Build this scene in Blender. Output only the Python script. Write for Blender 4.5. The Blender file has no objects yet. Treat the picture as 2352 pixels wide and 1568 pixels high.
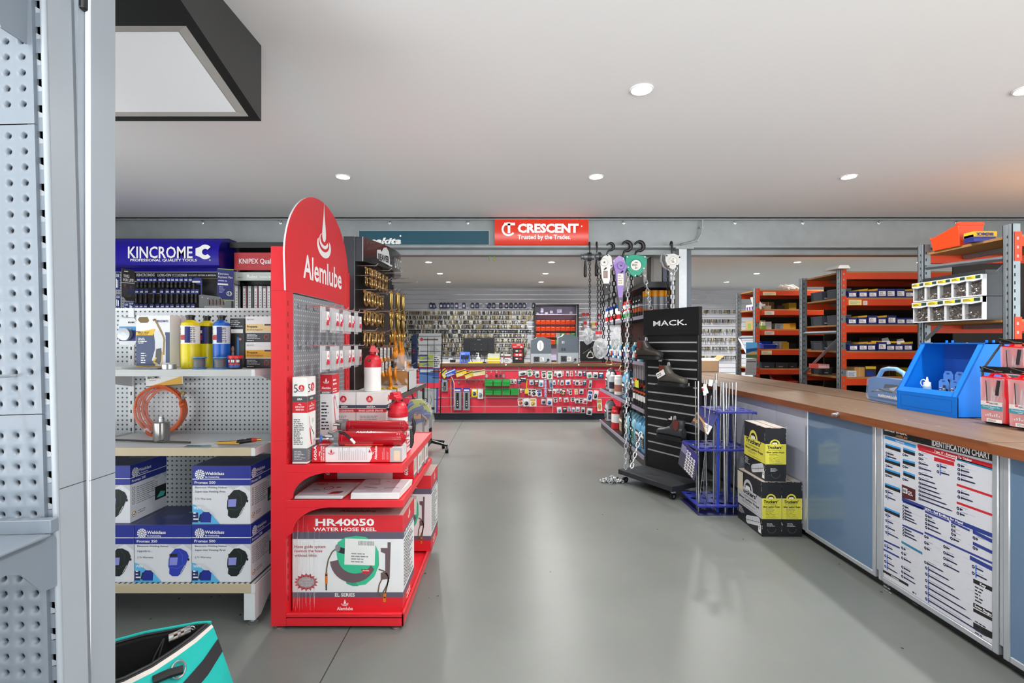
import bpy, math, random
from math import pi, sin, cos, radians
from mathutils import Vector, Matrix
random.seed(7)
SC=bpy.context.scene
COL=SC.collection
# ---- camera
FPX, CX, CY, CAMH=1155.0, 1170.0, 787.0, 1.30
cam_data=bpy.data.cameras.new('camera')
cam=bpy.data.objects.new('camera', cam_data)
COL.objects.link(cam)
cam.location=(0, 0, CAMH)
cam.rotation_euler=(pi/2, 0, 0)
cam_data.sensor_width=36.0
cam_data.lens=36.0*FPX/2352.0
cam_data.shift_x=(1176-CX)/2352.0
cam_data.shift_y=(CY-784)/2352.0
cam_data.clip_start=0.05
SC.camera=cam
# ---- exposure / sky
vs=SC.view_settings
SC.display_settings.display_device='sRGB'
vs.view_transform='Standard'
vs.look='None'
vs.gamma=1.0
vs.use_curve_mapping=False
vs.exposure=0.15
SC.cycles.max_bounces=8
SC.cycles.diffuse_bounces=5
SC.cycles.glossy_bounces=3
SC.cycles.transmission_bounces=4
SC.cycles.transparent_max_bounces=8
SC.cycles.caustics_reflective=False
SC.cycles.caustics_refractive=False
SC.cycles.sample_clamp_indirect=4.0
W=bpy.data.worlds.new('sky')
SC.world=W
W.use_nodes=True
wn=W.node_tree
wn.nodes.clear()
w_out=wn.nodes.new('ShaderNodeOutputWorld')
w_bg=wn.nodes.new('ShaderNodeBackground')
w_tc=wn.nodes.new('ShaderNodeTexCoord')
w_sep=wn.nodes.new('ShaderNodeSeparateXYZ')
w_ramp=wn.nodes.new('ShaderNodeValToRGB')
w_map=wn.nodes.new('ShaderNodeMapRange')
w_map.inputs['From Min'].default_value=-1
w_map.inputs['From Max'].default_value=1
wn.links.new(w_tc.outputs['Generated'], w_sep.inputs[0])
wn.links.new(w_sep.outputs['Z'], w_map.inputs['Value'])
wn.links.new(w_map.outputs[0], w_ramp.inputs[0])
wn.links.new(w_ramp.outputs[0], w_bg.inputs[0])
wn.links.new(w_bg.outputs[0], w_out.inputs[0])
w_ramp.color_ramp.elements[0].position=0.47
w_ramp.color_ramp.elements[0].color=(4.5, 4.58, 4.6, 1)  # lower half: unseen bright ground, raised to light the ceiling
w_ramp.color_ramp.elements[1].position=0.52
w_ramp.color_ramp.elements[1].color=(0.5, 0.54, 0.6, 1)
w_bg.inputs['Strength'].default_value=1.6
CEIL=2.49
# recessed ceiling downlights: the light of each fitting
DOWN_X=[-1.19, 0.62, 2.43, 4.24, 6.05]
DOWN_Y=[-1.3, -0.08, 1.14, 2.36, 3.60, 6.15, 7.40, 8.62, 9.82]
spot_data=bpy.data.lights.new('downlight_lamp', 'AREA')
spot_data.shape='DISK'
spot_data.size=0.085
spot_data.energy=14
spot_data.color=(1.0, 0.985, 0.955)
spot_data.spread=radians(150)
back_data=spot_data.copy()
back_data.energy=24
for yy in DOWN_Y:
 for xx in DOWN_X:
  if (xx, yy)==(-1.19, 2.36): continue
  lo=bpy.data.objects.new('downlight_lamp', back_data if yy>5 else spot_data)
  COL.objects.link(lo)
  lo.location=(xx, yy, CEIL-0.012)
# ---- helpers
def px(x, Y): return (x-CX)*Y/FPX
def pz(y, Y): return CAMH-(y-CY)*Y/FPX
def fy(y): return CAMH*FPX/(y-CY)
def lin(h):
 h=h.lstrip('#')
 if len(h)==3: h=''.join(c+c for c in h)
 o=[]
 for i in (0, 2, 4):
  c=int(h[i:i+2], 16)/255
  o.append(c/12.92 if c<=0.04045 else ((c+0.055)/1.055)**2.4)
 return o+[1.0]
_mats={}
def M(hexc, rough=0.5, metal=0.0, var=0.06, scale=18.0, bump=0.0, coat=0.0, spec=0.5, alpha=1.0, trans=0.0, emit=0.0, stretch=None):
 k=(hexc, rough, metal, var, scale, bump, coat, spec, alpha, trans, emit, stretch)
 if k in _mats: return _mats[k]
 m=bpy.data.materials.new('mat_'+hexc.lstrip('#'))
 m.use_nodes=True
 nt=m.node_tree
 b=nt.nodes['Principled BSDF']
 c=lin(hexc)
 tc=nt.nodes.new('ShaderNodeTexCoord')
 n=nt.nodes.new('ShaderNodeTexNoise')
 n.inputs['Scale'].default_value=scale
 n.inputs['Detail'].default_value=3
 if stretch:
  mp=nt.nodes.new('ShaderNodeMapping')
  mp.inputs['Scale'].default_value=stretch
  nt.links.new(tc.outputs['Object'], mp.inputs[0])
  nt.links.new(mp.outputs[0], n.inputs['Vector'])
 else:
  nt.links.new(tc.outputs['Object'], n.inputs['Vector'])
 mx=nt.nodes.new('ShaderNodeMix')
 mx.data_type='RGBA'
 mx.inputs['A'].default_value=[v*(1-var) for v in c[:3]]+[1]
 mx.inputs['B'].default_value=[min(1, v*(1+var)) for v in c[:3]]+[1]
 nt.links.new(n.outputs[0], mx.inputs['Factor'])
 nt.links.new(mx.outputs['Result'], b.inputs['Base Color'])
 b.inputs['Roughness'].default_value=rough
 b.inputs['Metallic'].default_value=metal
 b.inputs['Specular IOR Level'].default_value=spec
 b.inputs['Coat Weight'].default_value=coat
 b.inputs['Alpha'].default_value=alpha
 b.inputs['Transmission Weight'].default_value=trans
 if emit:
  b.inputs['Emission Color'].default_value=c
  b.inputs['Emission Strength'].default_value=emit
 if bump:
  bp=nt.nodes.new('ShaderNodeBump')
  bp.inputs['Strength'].default_value=bump
  bp.inputs['Distance'].default_value=0.002
  nt.links.new(n.outputs[0], bp.inputs['Height'])
  nt.links.new(bp.outputs[0], b.inputs['Normal'])
 _mats[k]=m
 return m
def pegmat(hexc, ax, pitch, r, hole='1a1c1e', rough=0.45):
 """perforated sheet: round dark holes on a square pitch, in the sheet's own plane"""
 k=('peg', hexc, ax, pitch, r, hole)
 if k in _mats: return _mats[k]
 m=bpy.data.materials.new('perforated_'+hexc)
 m.use_nodes=True
 nt=m.node_tree
 L=nt.links
 b=nt.nodes['Principled BSDF']
 tc=nt.nodes.new('ShaderNodeTexCoord')
 sp=nt.nodes.new('ShaderNodeSeparateXYZ')
 L.new(tc.outputs['Object'], sp.inputs[0])
 outs=[]
 for a in ax:
  d=nt.nodes.new('ShaderNodeMath'); d.operation='DIVIDE'
  L.new(sp.outputs[a], d.inputs[0]); d.inputs[1].default_value=pitch
  f=nt.nodes.new('ShaderNodeMath'); f.operation='FRACT'
  L.new(d.outputs[0], f.inputs[0])
  s=nt.nodes.new('ShaderNodeMath'); s.operation='SUBTRACT'
  L.new(f.outputs[0], s.inputs[0]); s.inputs[1].default_value=0.5
  q=nt.nodes.new('ShaderNodeMath'); q.operation='MULTIPLY'
  L.new(s.outputs[0], q.inputs[0]); L.new(s.outputs[0], q.inputs[1])
  outs.append(q)
 ad=nt.nodes.new('ShaderNodeMath'); ad.operation='ADD'
 L.new(outs[0].outputs[0], ad.inputs[0]); L.new(outs[1].outputs[0], ad.inputs[1])
 lt=nt.nodes.new('ShaderNodeMath'); lt.operation='LESS_THAN'
 L.new(ad.outputs[0], lt.inputs[0]); lt.inputs[1].default_value=(r/pitch)**2
 mx=nt.nodes.new('ShaderNodeMix'); mx.data_type='RGBA'
 mx.inputs['A'].default_value=lin(hexc)
 mx.inputs['B'].default_value=lin(hole)
 L.new(lt.outputs[0], mx.inputs['Factor'])
 L.new(mx.outputs['Result'], b.inputs['Base Color'])
 b.inputs['Roughness'].default_value=rough
 _mats[k]=m
 return m
_txt={}
def text_geo(s, bold=0.0, shear=0.0):
 """flat glyph outlines with cap height 1, starting at x=0: (verts, faces, width)"""
 k=(s, bold, shear)
 if k in _txt: return _txt[k]
 cu=bpy.data.curves.new('t', 'FONT')
 cu.body=s
 cu.size=1.0
 cu.offset=bold
 cu.shear=shear
 cu.resolution_u=2
 ob=bpy.data.objects.new('t', cu)
 me=bpy.data.meshes.new_from_object(ob)
 vs_=[(v.co.x, v.co.y) for v in me.vertices]
 fs=[tuple(p.vertices) for p in me.polygons]
 bpy.data.objects.remove(ob); bpy.data.curves.remove(cu); bpy.data.meshes.remove(me)
 if vs_:
  x0=min(v[0] for v in vs_); x1=max(v[0] for v in vs_)
 else: x0=x1=0
 cap=0.70
 r=([((v[0]-x0)/cap, v[1]/cap) for v in vs_], fs, (x1-x0)/cap)
 _txt[k]=r
 return r
class F:
 """a flat face to draw on: o = lower left corner, u right, v up (unit vectors); n points at the viewer"""
 def __init__(s, o, u, v):
  s.o, s.u, s.v=Vector(o), Vector(u).normalized(), Vector(v).normalized()
  s.n=s.u.cross(s.v).normalized()
 def at(s, x, y, z=0): return s.o+s.u*x+s.v*y+s.n*z
 def sub(s, x, y, ang=0):
  c, k=cos(ang), sin(ang)
  return F(s.at(x, y), s.u*c+s.v*k, s.v*c-s.u*k)
class MB:
 def __init__(s):
  s.v, s.f, s.mi, s.mats=[], [], [], []
  s.T=None
 def _m(s, m):
  if m not in s.mats: s.mats.append(m)
  return s.mats.index(m)
 def add(s, vs_, fs, m):
  b=len(s.v)
  if s.T is not None: vs_=[s.T@Vector(v) for v in vs_]
  s.v+=[tuple(v) for v in vs_]
  s.f+=[tuple(i+b for i in f) for f in fs]
  s.mi+=[s._m(m)]*len(fs)
  return s
 def poly(s, pts, m): return s.add(pts, [tuple(range(len(pts)))], m)
 def box(s, x0, y0, z0, x1, y1, z1, m, skip=''):
  if x0>x1: x0, x1=x1, x0
  if y0>y1: y0, y1=y1, y0
  if z0>z1: z0, z1=z1, z0
  v=[(x0, y0, z0), (x1, y0, z0), (x1, y1, z0), (x0, y1, z0), (x0, y0, z1), (x1, y0, z1), (x1, y1, z1), (x0, y1, z1)]
  fs={'b':(0, 3, 2, 1), 't':(4, 5, 6, 7), 'f':(0, 1, 5, 4), 'r':(1, 2, 6, 5), 'k':(2, 3, 7, 6), 'l':(3, 0, 4, 7)}
  return s.add(v, [q for k, q in fs.items() if k not in skip], m)
 def hexa(s, p, m):
  """p: 4 bottom points ccw from above, then 4 top"""
  return s.add(p, [(0, 3, 2, 1), (4, 5, 6, 7), (0, 1, 5, 4), (1, 2, 6, 5), (2, 3, 7, 6), (3, 0, 4, 7)], m)
 def prism(s, F_, pts, d, m, mside=None):
  """outline pts (x,y) on face F_, extruded back by d"""
  n=len(pts)
  fr=[F_.at(x, y, 0) for x, y in pts]
  bk=[F_.at(x, y, -d) for x, y in pts]
  s.add(fr+bk, [tuple(range(n)), tuple(range(2*n-1, n-1, -1))], m)
  s.add(fr+bk, [(i, n+i, n+(i+1)%n, (i+1)%n) for i in range(n)], mside or m)
  return s
 def cyl(s, p0, p1, r, m, n=12, r2=None, caps=True):
  p0, p1=Vector(p0), Vector(p1)
  a=(p1-p0).normalized()
  e=Vector((0, 0, 1)) if abs(a.z)<0.9 else Vector((1, 0, 0))
  u=a.cross(e).normalized(); w=a.cross(u)
  r2=r if r2 is None else r2
  ring=lambda p, q:[p+(u*cos(2*pi*i/n)+w*sin(2*pi*i/n))*q for i in range(n)]
  vs_=ring(p0, r)+ring(p1, r2)
  fs=[(i, i+n, (i+1)%n+n, (i+1)%n) for i in range(n)]
  if caps: fs+=[tuple(range(n)), tuple(range(2*n-1, n-1, -1))]
  return s.add(vs_, fs, m)
 def tube(s, pts, r, m, n=6, closed=False):
  pts=[Vector(p) for p in pts]
  N=len(pts)
  vs_=[]; pu=None
  for i, p in enumerate(pts):
   if closed: t=pts[(i+1)%N]-pts[i-1]
   else: t=pts[min(i+1, N-1)]-pts[max(i-1, 0)]
   if t.length<1e-9: t=Vector((0, 0, 1))
   t.normalize()
   if pu is None:
    e=Vector((0, 0, 1)) if abs(t.z)<0.9 else Vector((1, 0, 0))
    pu=t.cross(e).normalized()
   u=(pu-t*pu.dot(t))
   u=u.normalized() if u.length>1e-6 else t.orthogonal().normalized()
   pu=u
   w=t.cross(u)
   rr=r[i] if isinstance(r, (list, tuple)) else r
   vs_+=[p+(u*cos(2*pi*j/n)+w*sin(2*pi*j/n))*rr for j in range(n)]
  fs=[]
  for i in range(N if closed else N-1):
   a, b=i*n, ((i+1)%N)*n
   fs+=[(a+j, a+(j+1)%n, b+(j+1)%n, b+j) for j in range(n)]
  if not closed: fs+=[tuple(range(n-1, -1, -1)), tuple(range((N-1)*n, N*n))]
  return s.add(vs_, fs, m)
 def lathe(s, prof, c, m, n=20, axis=(0, 0, 1), mats=None):
  """prof [(r, h)] turned about axis at c; mats: a material per band"""
  c=Vector(c); a=Vector(axis).normalized()
  e=Vector((1, 0, 0)) if abs(a.x)<0.9 else Vector((0, 1, 0))
  u=(e-a*e.dot(a)).normalized(); w=a.cross(u)
  ring=[[c+a*h+(u*cos(2*pi*i/n)+w*sin(2*pi*i/n))*max(r, 1e-5) for i in range(n)] for r, h in prof]
  for k in range(len(prof)-1):
   s.add(ring[k]+ring[k+1], [(i, (i+1)%n, (i+1)%n+n, i+n) for i in range(n)], mats[k] if mats else m)
  s.add(ring[0], [tuple(range(n-1, -1, -1))], mats[0] if mats else m)
  s.add(ring[-1], [tuple(range(n))], mats[-1] if mats else m)
  return s
 def ring(s, c, R, r, m, axis=(0, 0, 1), n=20, k=8, a0=0, a1=2*pi, sx=1.0, sy=1.0, up=None):
  c=Vector(c); a=Vector(axis).normalized()
  e=Vector(up) if up else (Vector((1, 0, 0)) if abs(a.x)<0.9 else Vector((0, 1, 0)))
  u=(e-a*e.dot(a)).normalized(); w=a.cross(u)
  full=abs(a1-a0-2*pi)<1e-6
  q=n if full else n+1
  pts=[c+u*cos(a0+(a1-a0)*i/n)*R*sx+w*sin(a0+(a1-a0)*i/n)*R*sy for i in range(q)]
  return s.tube(pts, r, m, k, full)
 def sphere(s, c, r, m, n=12, sz=1.0):
  pr=[(r*sin(pi*i/n), -r*sz*cos(pi*i/n)) for i in range(n+1)]
  return s.lathe(pr, c, m, n*2)
 def rect(s, F_, x0, y0, x1, y1, m, z=0.0006):
  return s.poly([F_.at(x0, y0, z), F_.at(x1, y0, z), F_.at(x1, y1, z), F_.at(x0, y1, z)], m)
 def shape(s, F_, pts, m, z=0.0009):
  return s.poly([F_.at(x, y, z) for x, y in pts], m)
 def ell(s, F_, x, y, rx, ry, m, z=0.0009, n=20):
  return s.poly([F_.at(x+rx*cos(2*pi*i/n), y+ry*sin(2*pi*i/n), z) for i in range(n)], m)
 def band(s, F_, x, y, r0, r1, m, a0=0, a1=2*pi, z=0.0009, n=20, sy=1.0):
  v=[]
  for i in range(n+1):
   a=a0+(a1-a0)*i/n
   v+=[F_.at(x+r0*cos(a), y+r0*sin(a)*sy, z), F_.at(x+r1*cos(a), y+r1*sin(a)*sy, z)]
  return s.add(v, [(2*i, 2*i+1, 2*i+3, 2*i+2) for i in range(n)], m)
 def line(s, F_, pts, w, m, z=0.0009):
  for (x0, y0), (x1, y1) in zip(pts, pts[1:]):
   d=math.hypot(x1-x0, y1-y0) or 1e-6
   nx, ny=-(y1-y0)/d*w/2, (x1-x0)/d*w/2
   s.poly([F_.at(x0-nx, y0-ny, z), F_.at(x1-nx, y1-ny, z), F_.at(x1+nx, y1+ny, z), F_.at(x0+nx, y0+ny, z)], m)
  return s
 def text(s, F_, t, x, y, h, m, al='l', w=None, bold=0.02, shear=0.0, z=0.0012):
  v, f, wd=text_geo(t, bold, shear)
  if not v: return s
  sx=h if w is None else w/max(wd, 1e-6)
  off={'l': 0, 'c':-wd*sx/2, 'r':-wd*sx}[al]
  return s.add([F_.at(x+off+a*sx, y+b*h, z) for a, b in v], f, m)
 def greek(s, F_, x0, y0, x1, y1, n, m, z=0.0008, fill=0.42, seed=1):
  """n rows of small print too fine to read, as broken strokes"""
  rg=random.Random(seed)
  p=(y1-y0)/n
  for i in range(n):
   yb=y1-(i+1)*p+p*(1-fill)/2
   x=x0
   end=x0+(x1-x0)*rg.uniform(0.55, 1.0)
   while x<end:
    l=min(rg.uniform(0.6, 2.2)*p, end-x)
    s.rect(F_, x, yb, x+l, yb+p*fill, m, z)
    x+=l+p*0.28
  return s
 def build(s, name, parent=None, smooth=True, bevel=0.0, label=None, kind=None, ang=38, world=True, seg=2):
  me=bpy.data.meshes.new(name)
  me.from_pydata(s.v, [], s.f)
  for m in s.mats: me.materials.append(m)
  me.polygons.foreach_set('material_index', s.mi)
  if smooth:
   me.polygons.foreach_set('use_smooth', [True]*len(s.f))
   me.set_sharp_from_angle(angle=radians(ang))
  me.update()
  o=bpy.data.objects.new(name, me)
  COL.objects.link(o)
  if parent:
   o.parent=parent
   if world and parent.type=='EMPTY': o.matrix_parent_inverse=parent.matrix_basis.inverted()
  if bevel:
   bv=o.modifiers.new('bevel', 'BEVEL')
   bv.width=bevel; bv.segments=seg; bv.limit_method='ANGLE'; bv.angle_limit=radians(50)
  if label: o['label']=label
  if kind: o['kind']=kind
  return o
def tag(o, label, cat, group=None, kind=None):
 o['label']=label; o['category']=cat
 if group: o['group']=group
 if kind: o['kind']=kind
 return o
def thing(name, label, cat, loc=(0, 0, 0), rz=0.0, group=None):
 o=bpy.data.objects.new(name, None)
 COL.objects.link(o)
 o.empty_display_size=0.1
 o.location=loc; o.rotation_euler=(0, 0, rz)
 return tag(o, label, cat, group)
KIDS={}
def dup(root, loc, rz=None, label=None, group=None, scale=None):
 def cp(o, par):
  c=o.copy(); COL.objects.link(c)
  if par: c.parent=par
  for ch in o.children: cp(ch, c)
  return c
 r=cp(root, None)
 r.location=loc
 if rz is not None: r.rotation_euler=(0, 0, rz)
 if scale is not None: r.scale=scale if hasattr(scale, '__len__') else (scale, )*3
 if label: r['label']=label
 if group: r['group']=group
 return r
def struct(mb, name, **k):
 return mb.build(name, kind='structure', **k)
ORD=['first', 'second', 'third', 'fourth', 'fifth', 'sixth', 'seventh', 'eighth', 'ninth', 'tenth', 'eleventh', 'twelfth', 'thirteenth', 'fourteenth', 'fifteenth', 'sixteenth', 'seventeenth', 'eighteenth', 'nineteenth', 'twentieth', 'twenty-first', 'twenty-second', 'twenty-third', 'twenty-fourth', 'twenty-fifth']
# shared materials
WHITE=M('f2f2f0', 0.45); PAPER=M('ecebe8', 0.6); BLACK=M('141516', 0.4); MATB=M('1b1b1c', 0.65)
INK=M('2a2b30', 0.7); GREY=M('8d9095', 0.5); REDP=M('d8232f', 0.42); REDK=M('d91f2c', 0.5, var=0.03)
GALV=M('8f9495', 0.42, 0.5, 0.16, 9.0); CHROME=M('d5d8da', 0.22, 0.9, 0.05); STEEL=M('b9bdc0', 0.3, 0.85, 0.08)
NAVY=M('1a2570', 0.45); BLUEB=M('15269e', 0.45, var=0.04); YEL=M('e8d21e', 0.45); ORANGE=M('e0431a', 0.5)
CARD=M('b98d5e', 0.8, var=0.12); GOLD=M('a5865a', 0.24, 0.85, 0.35, 60.0)
GLASSY=M('f4f6f8', 0.12, alpha=0.28, var=0.02); LGREY=M('c9cdd0', 0.5)
DARK=M('202226', 0.5)
# ==== the room
def concrete():
 m=bpy.data.materials.new('painted_concrete'); m.use_nodes=True
 nt=m.node_tree; L=nt.links; b=nt.nodes['Principled BSDF']
 tc=nt.nodes.new('ShaderNodeTexCoord')
 n1=nt.nodes.new('ShaderNodeTexNoise'); n1.inputs['Scale'].default_value=0.9; n1.inputs['Detail'].default_value=6
 n2=nt.nodes.new('ShaderNodeTexNoise'); n2.inputs['Scale'].default_value=14; n2.inputs['Detail'].default_value=5
 L.new(tc.outputs['Object'], n1.inputs[0]); L.new(tc.outputs['Object'], n2.inputs[0])
 r=nt.nodes.new('ShaderNodeValToRGB')
 r.color_ramp.elements[0].position=0.3; r.color_ramp.elements[0].color=lin('696c69')
 r.color_ramp.elements[1].position=0.7; r.color_ramp.elements[1].color=lin('757875')
 L.new(n1.outputs[0], r.inputs[0])
 mx=nt.nodes.new('ShaderNodeMix'); mx.data_type='RGBA'; mx.blend_type='MULTIPLY'
 mx.inputs['Factor'].default_value=0.10
 L.new(r.outputs[0], mx.inputs['A']); L.new(n2.outputs[1], mx.inputs['B'])
 L.new(mx.outputs['Result'], b.inputs['Base Color'])
 b.inputs['Roughness'].default_value=0.34
 b.inputs['Specular IOR Level'].default_value=0.3
 return m
X0, X1, Y0, Y1=-4.2, 7.6, -2.6, 11.0
b=MB(); b.box(X0, Y0-0.2, -0.1, X1, Y1+0.2, 0, concrete())
# saw cuts in the slab
cut=M('2d2d2b', 0.9)
p0=Vector((px(735, fy(1568)), fy(1568), 0)); p1=Vector((px(1063, fy(966)), fy(966), 0))
d=(p1-p0).normalized(); w=Vector((d.y, -d.x, 0))*0.0022
a0=p0-d*2; a1=p1+d*0.05
b.poly([a0-w+Vector((0, 0, .0008)), a0+w+Vector((0, 0, .0008)), a1+w+Vector((0, 0, .0008)), a1-w+Vector((0, 0, .0008))], cut)
# specks of dirt on the paint
rg=random.Random(3)
for i in range(70):
 x, y=rg.uniform(-2.2, 2.4), rg.uniform(1.4, 7.5); r=rg.uniform(0.002, 0.008)
 if i<22: x, y=rg.uniform(-1.9, -1.2), rg.uniform(2.35, 2.9)
 n=rg.randint(4, 6); t=rg.random()
 b.poly([(x+r*cos(t+6.28*k/n)*rg.uniform(.4, 1.2), y+r*sin(t+6.28*k/n), 0.001) for k in range(n)], cut)
struct(b, 'floor')
ceilm=M('efefee', 0.85, var=0.015, scale=1.5)
b=MB(); b.box(X0, Y0-0.2, CEIL, X1, Y1+0.2, CEIL+0.12, ceilm)
struct(b, 'ceiling')
wallm=M('c9c9cb', 0.7, var=0.03, scale=3)
# side walls: unseen open bays added at the front to let daylight in, solid towards the back
for nm, xa, xb in (('wall_left', X0-0.12, X0), ('wall_right', X1, X1+0.12)):
 b=MB(); b.box(xa, 4.6, 0, xb, Y1, CEIL, wallm); b.box(xa, Y0, 2.40, xb, 4.6, CEIL, wallm); b.box(xa, Y0, 0, xb, 4.6, 0.25, wallm)
 b.box(xa, 2.0 if xa<0 else .6, .25, xb, 4.6, 2.4, wallm)
 for k in range(5): y=Y0+(4.6-Y0)*k/4; b.box(xa, y-.05, .25, xb, y+.05, 2.40, wallm)
 struct(b, nm)
# slatted display wall behind the trade counter
slat=M('d6d7df', 0.42, var=0.03, scale=4); groove=M('e3e5e8', 0.22, 0.85)
b=MB(); b.box(X0-0.12, Y1+0.02, 0, X1+0.12, Y1+0.14, CEIL, M('4b4d52', 0.6))
z=0.06
xs=[X0, -2.73, -1.52, -0.31, 0.66, 1.87, 3.08, 4.3, 5.5, X1]
while z<CEIL-0.01:
 for xa, xb in zip(xs, xs[1:]):
  b.box(xa+0.001, Y1, z, xb-0.001, Y1+0.022, min(z+0.086, CEIL), slat)
 b.box(X0, Y1+0.012, z+0.086, X1, Y1+0.02, z+0.1, groove)
 b.box(X0, Y1+0.006, z+0.0865, X1, Y1+0.012, z+0.0895, groove)
 z+=0.1
struct(b, 'wall_back')
# front of the shop: unseen wide opening, added to let daylight in
b=MB(); b.box(X0, Y0-0.15, 0, X0+0.7, Y0, CEIL, wallm); b.box(X1-0.9, Y0-0.15, 0, X1, Y0, CEIL, wallm)
b.box(X0+0.7, Y0-0.15, CEIL-0.12, X1-0.9, Y0, CEIL, wallm)
struct(b, 'wall_front')
# steel beam: web, flanges
BY=4.84
b=MB()
b.box(X0, BY, 2.215, X1, BY+0.012, CEIL-0.004, GALV)
b.box(X0, BY-0.10, 2.198, X1, BY+0.11, 2.217, GALV)
b.box(X0, BY-0.07, CEIL-0.012, X1, BY+0.08, CEIL-0.001, GALV)
b.box(X0, BY-0.07, CEIL-0.022, X1, BY-0.066, CEIL-0.001, GALV)
b.box(X0, BY+0.02, 2.15, X1, BY+0.15, 2.197, GALV)
for xb in [-2.95, -2.2, -1.15, -0.4, 1.1, 2.17, 2.82, 3.55, 4.3]:
 b.lathe([(0.017, 0), (0.017, 0.008), (0.010, 0.009), (0.010, 0.022)], (xb, BY, 2.455), CHROME, 10, (0, -1, 0))
for xb in [2.17, 2.82, 1.96, 1.78]:
 b.lathe([(0.013, 0), (0.013, 0.006), (0.007, 0.012)], (xb, BY-0.04, 2.217), STEEL, 8)
struct(b, 'ceiling_beam')
b=MB()
PXc=1.685
b.box(px(1553, BY), BY-0.085, 0, px(1553, BY)+0.072, BY+0.02, 2.198, M('c3c8cb', .45, .4, .1, 30))
b.box(px(1553, BY)+0.072, BY-0.02, 0, px(1586, BY), BY+0.06, 2.198, M('565d64', .3, .6, .1, 5))
b.box(px(1544, BY), BY-0.10, 2.186, px(1585, BY), BY+0.1, 2.198, GALV)
struct(b, 'support_column')
b=MB()
gz=M('a7adb0', .4, .4)
pts=[(px(1613, 4.8), 4.79, 2.486), (px(1612, 4.8), 4.79, 2.40), (px(1609, 4.8), 4.79, 2.33), (px(1601, 4.8), 4.79, 2.275), (px(1585, 4.8), 4.79, 2.255), (px(1570, 4.8), 4.785, 2.245), (px(1561, 4.8), 4.77, 2.222)]
b.tube(pts, 0.0085, gz, 8)
for q in (1, 3): b.box(pts[q][0]-0.018, 4.80, pts[q][2]-0.008, pts[q][0]+0.018, BY, pts[q][2]+0.008, STEEL)
tag(b.build('electrical_conduit'), 'bent grey electrical conduit running down the steel beam to the post', 'conduit')
# ==== downlights
dl=None
trimm=M('f0f0ee', 0.4); glow=M('fffdf8', 0.5, emit=14.0, var=0.0)
rowname={-1.3: None, -0.08: None, 1.14: 'first'}
seen={(0.62, 2.36): 'large ceiling downlight nearest the viewer, over the middle of the aisle', (2.43, 2.36): 'ceiling downlight cut by the right edge of the picture', (-1.19, 3.60): 'ceiling downlight above the red arched display stand', (0.62, 3.60): 'ceiling downlight above the orange sign on the beam', (2.43, 3.60): 'ceiling downlight above the blue counter display box'}
nm={-1.19: 'left-hand row', 0.62: 'row over the key cabinet', 2.43: 'row over the post', 4.24: 'row over the orange racks', 6.05: 'right-hand row'}
dn={6.15: 'just behind the steel beam', 7.40: 'nearest the beam', 8.62: 'second from the beam', 9.82: 'nearest the slatted wall'}
for yy in DOWN_Y:
 for xx in DOWN_X:
  u=CX+xx*FPX/yy if yy>0 else -1
  if yy<2 or u>2480: continue
  if yy==6.15 or (xx, yy)==(-1.19, 2.36): continue
  lab=seen.get((xx, yy)) or 'back room ceiling downlight, %s, %s'%(nm[xx], dn.get(yy, 'near the beam'))
  if dl is None:
   dl=thing('downlight', lab, 'ceiling light', (xx, yy, CEIL), 0, 'recessed ceiling downlights')
   b=MB(); b.lathe([(0.044, -0.0005), (0.044, -0.004), (0.048, -0.007), (0.055, -0.004), (0.055, -0.0005)], (0, 0, 0), trimm, 24)
   b.build('trim_ring', dl, world=False)
   b=MB(); b.lathe([(0.043, -0.003), (0.043, -0.006)], (0, 0, 0), glow, 24); b.build('lens', dl, world=False)
  else: dup(dl, (xx, yy, CEIL), label=lab)
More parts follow.
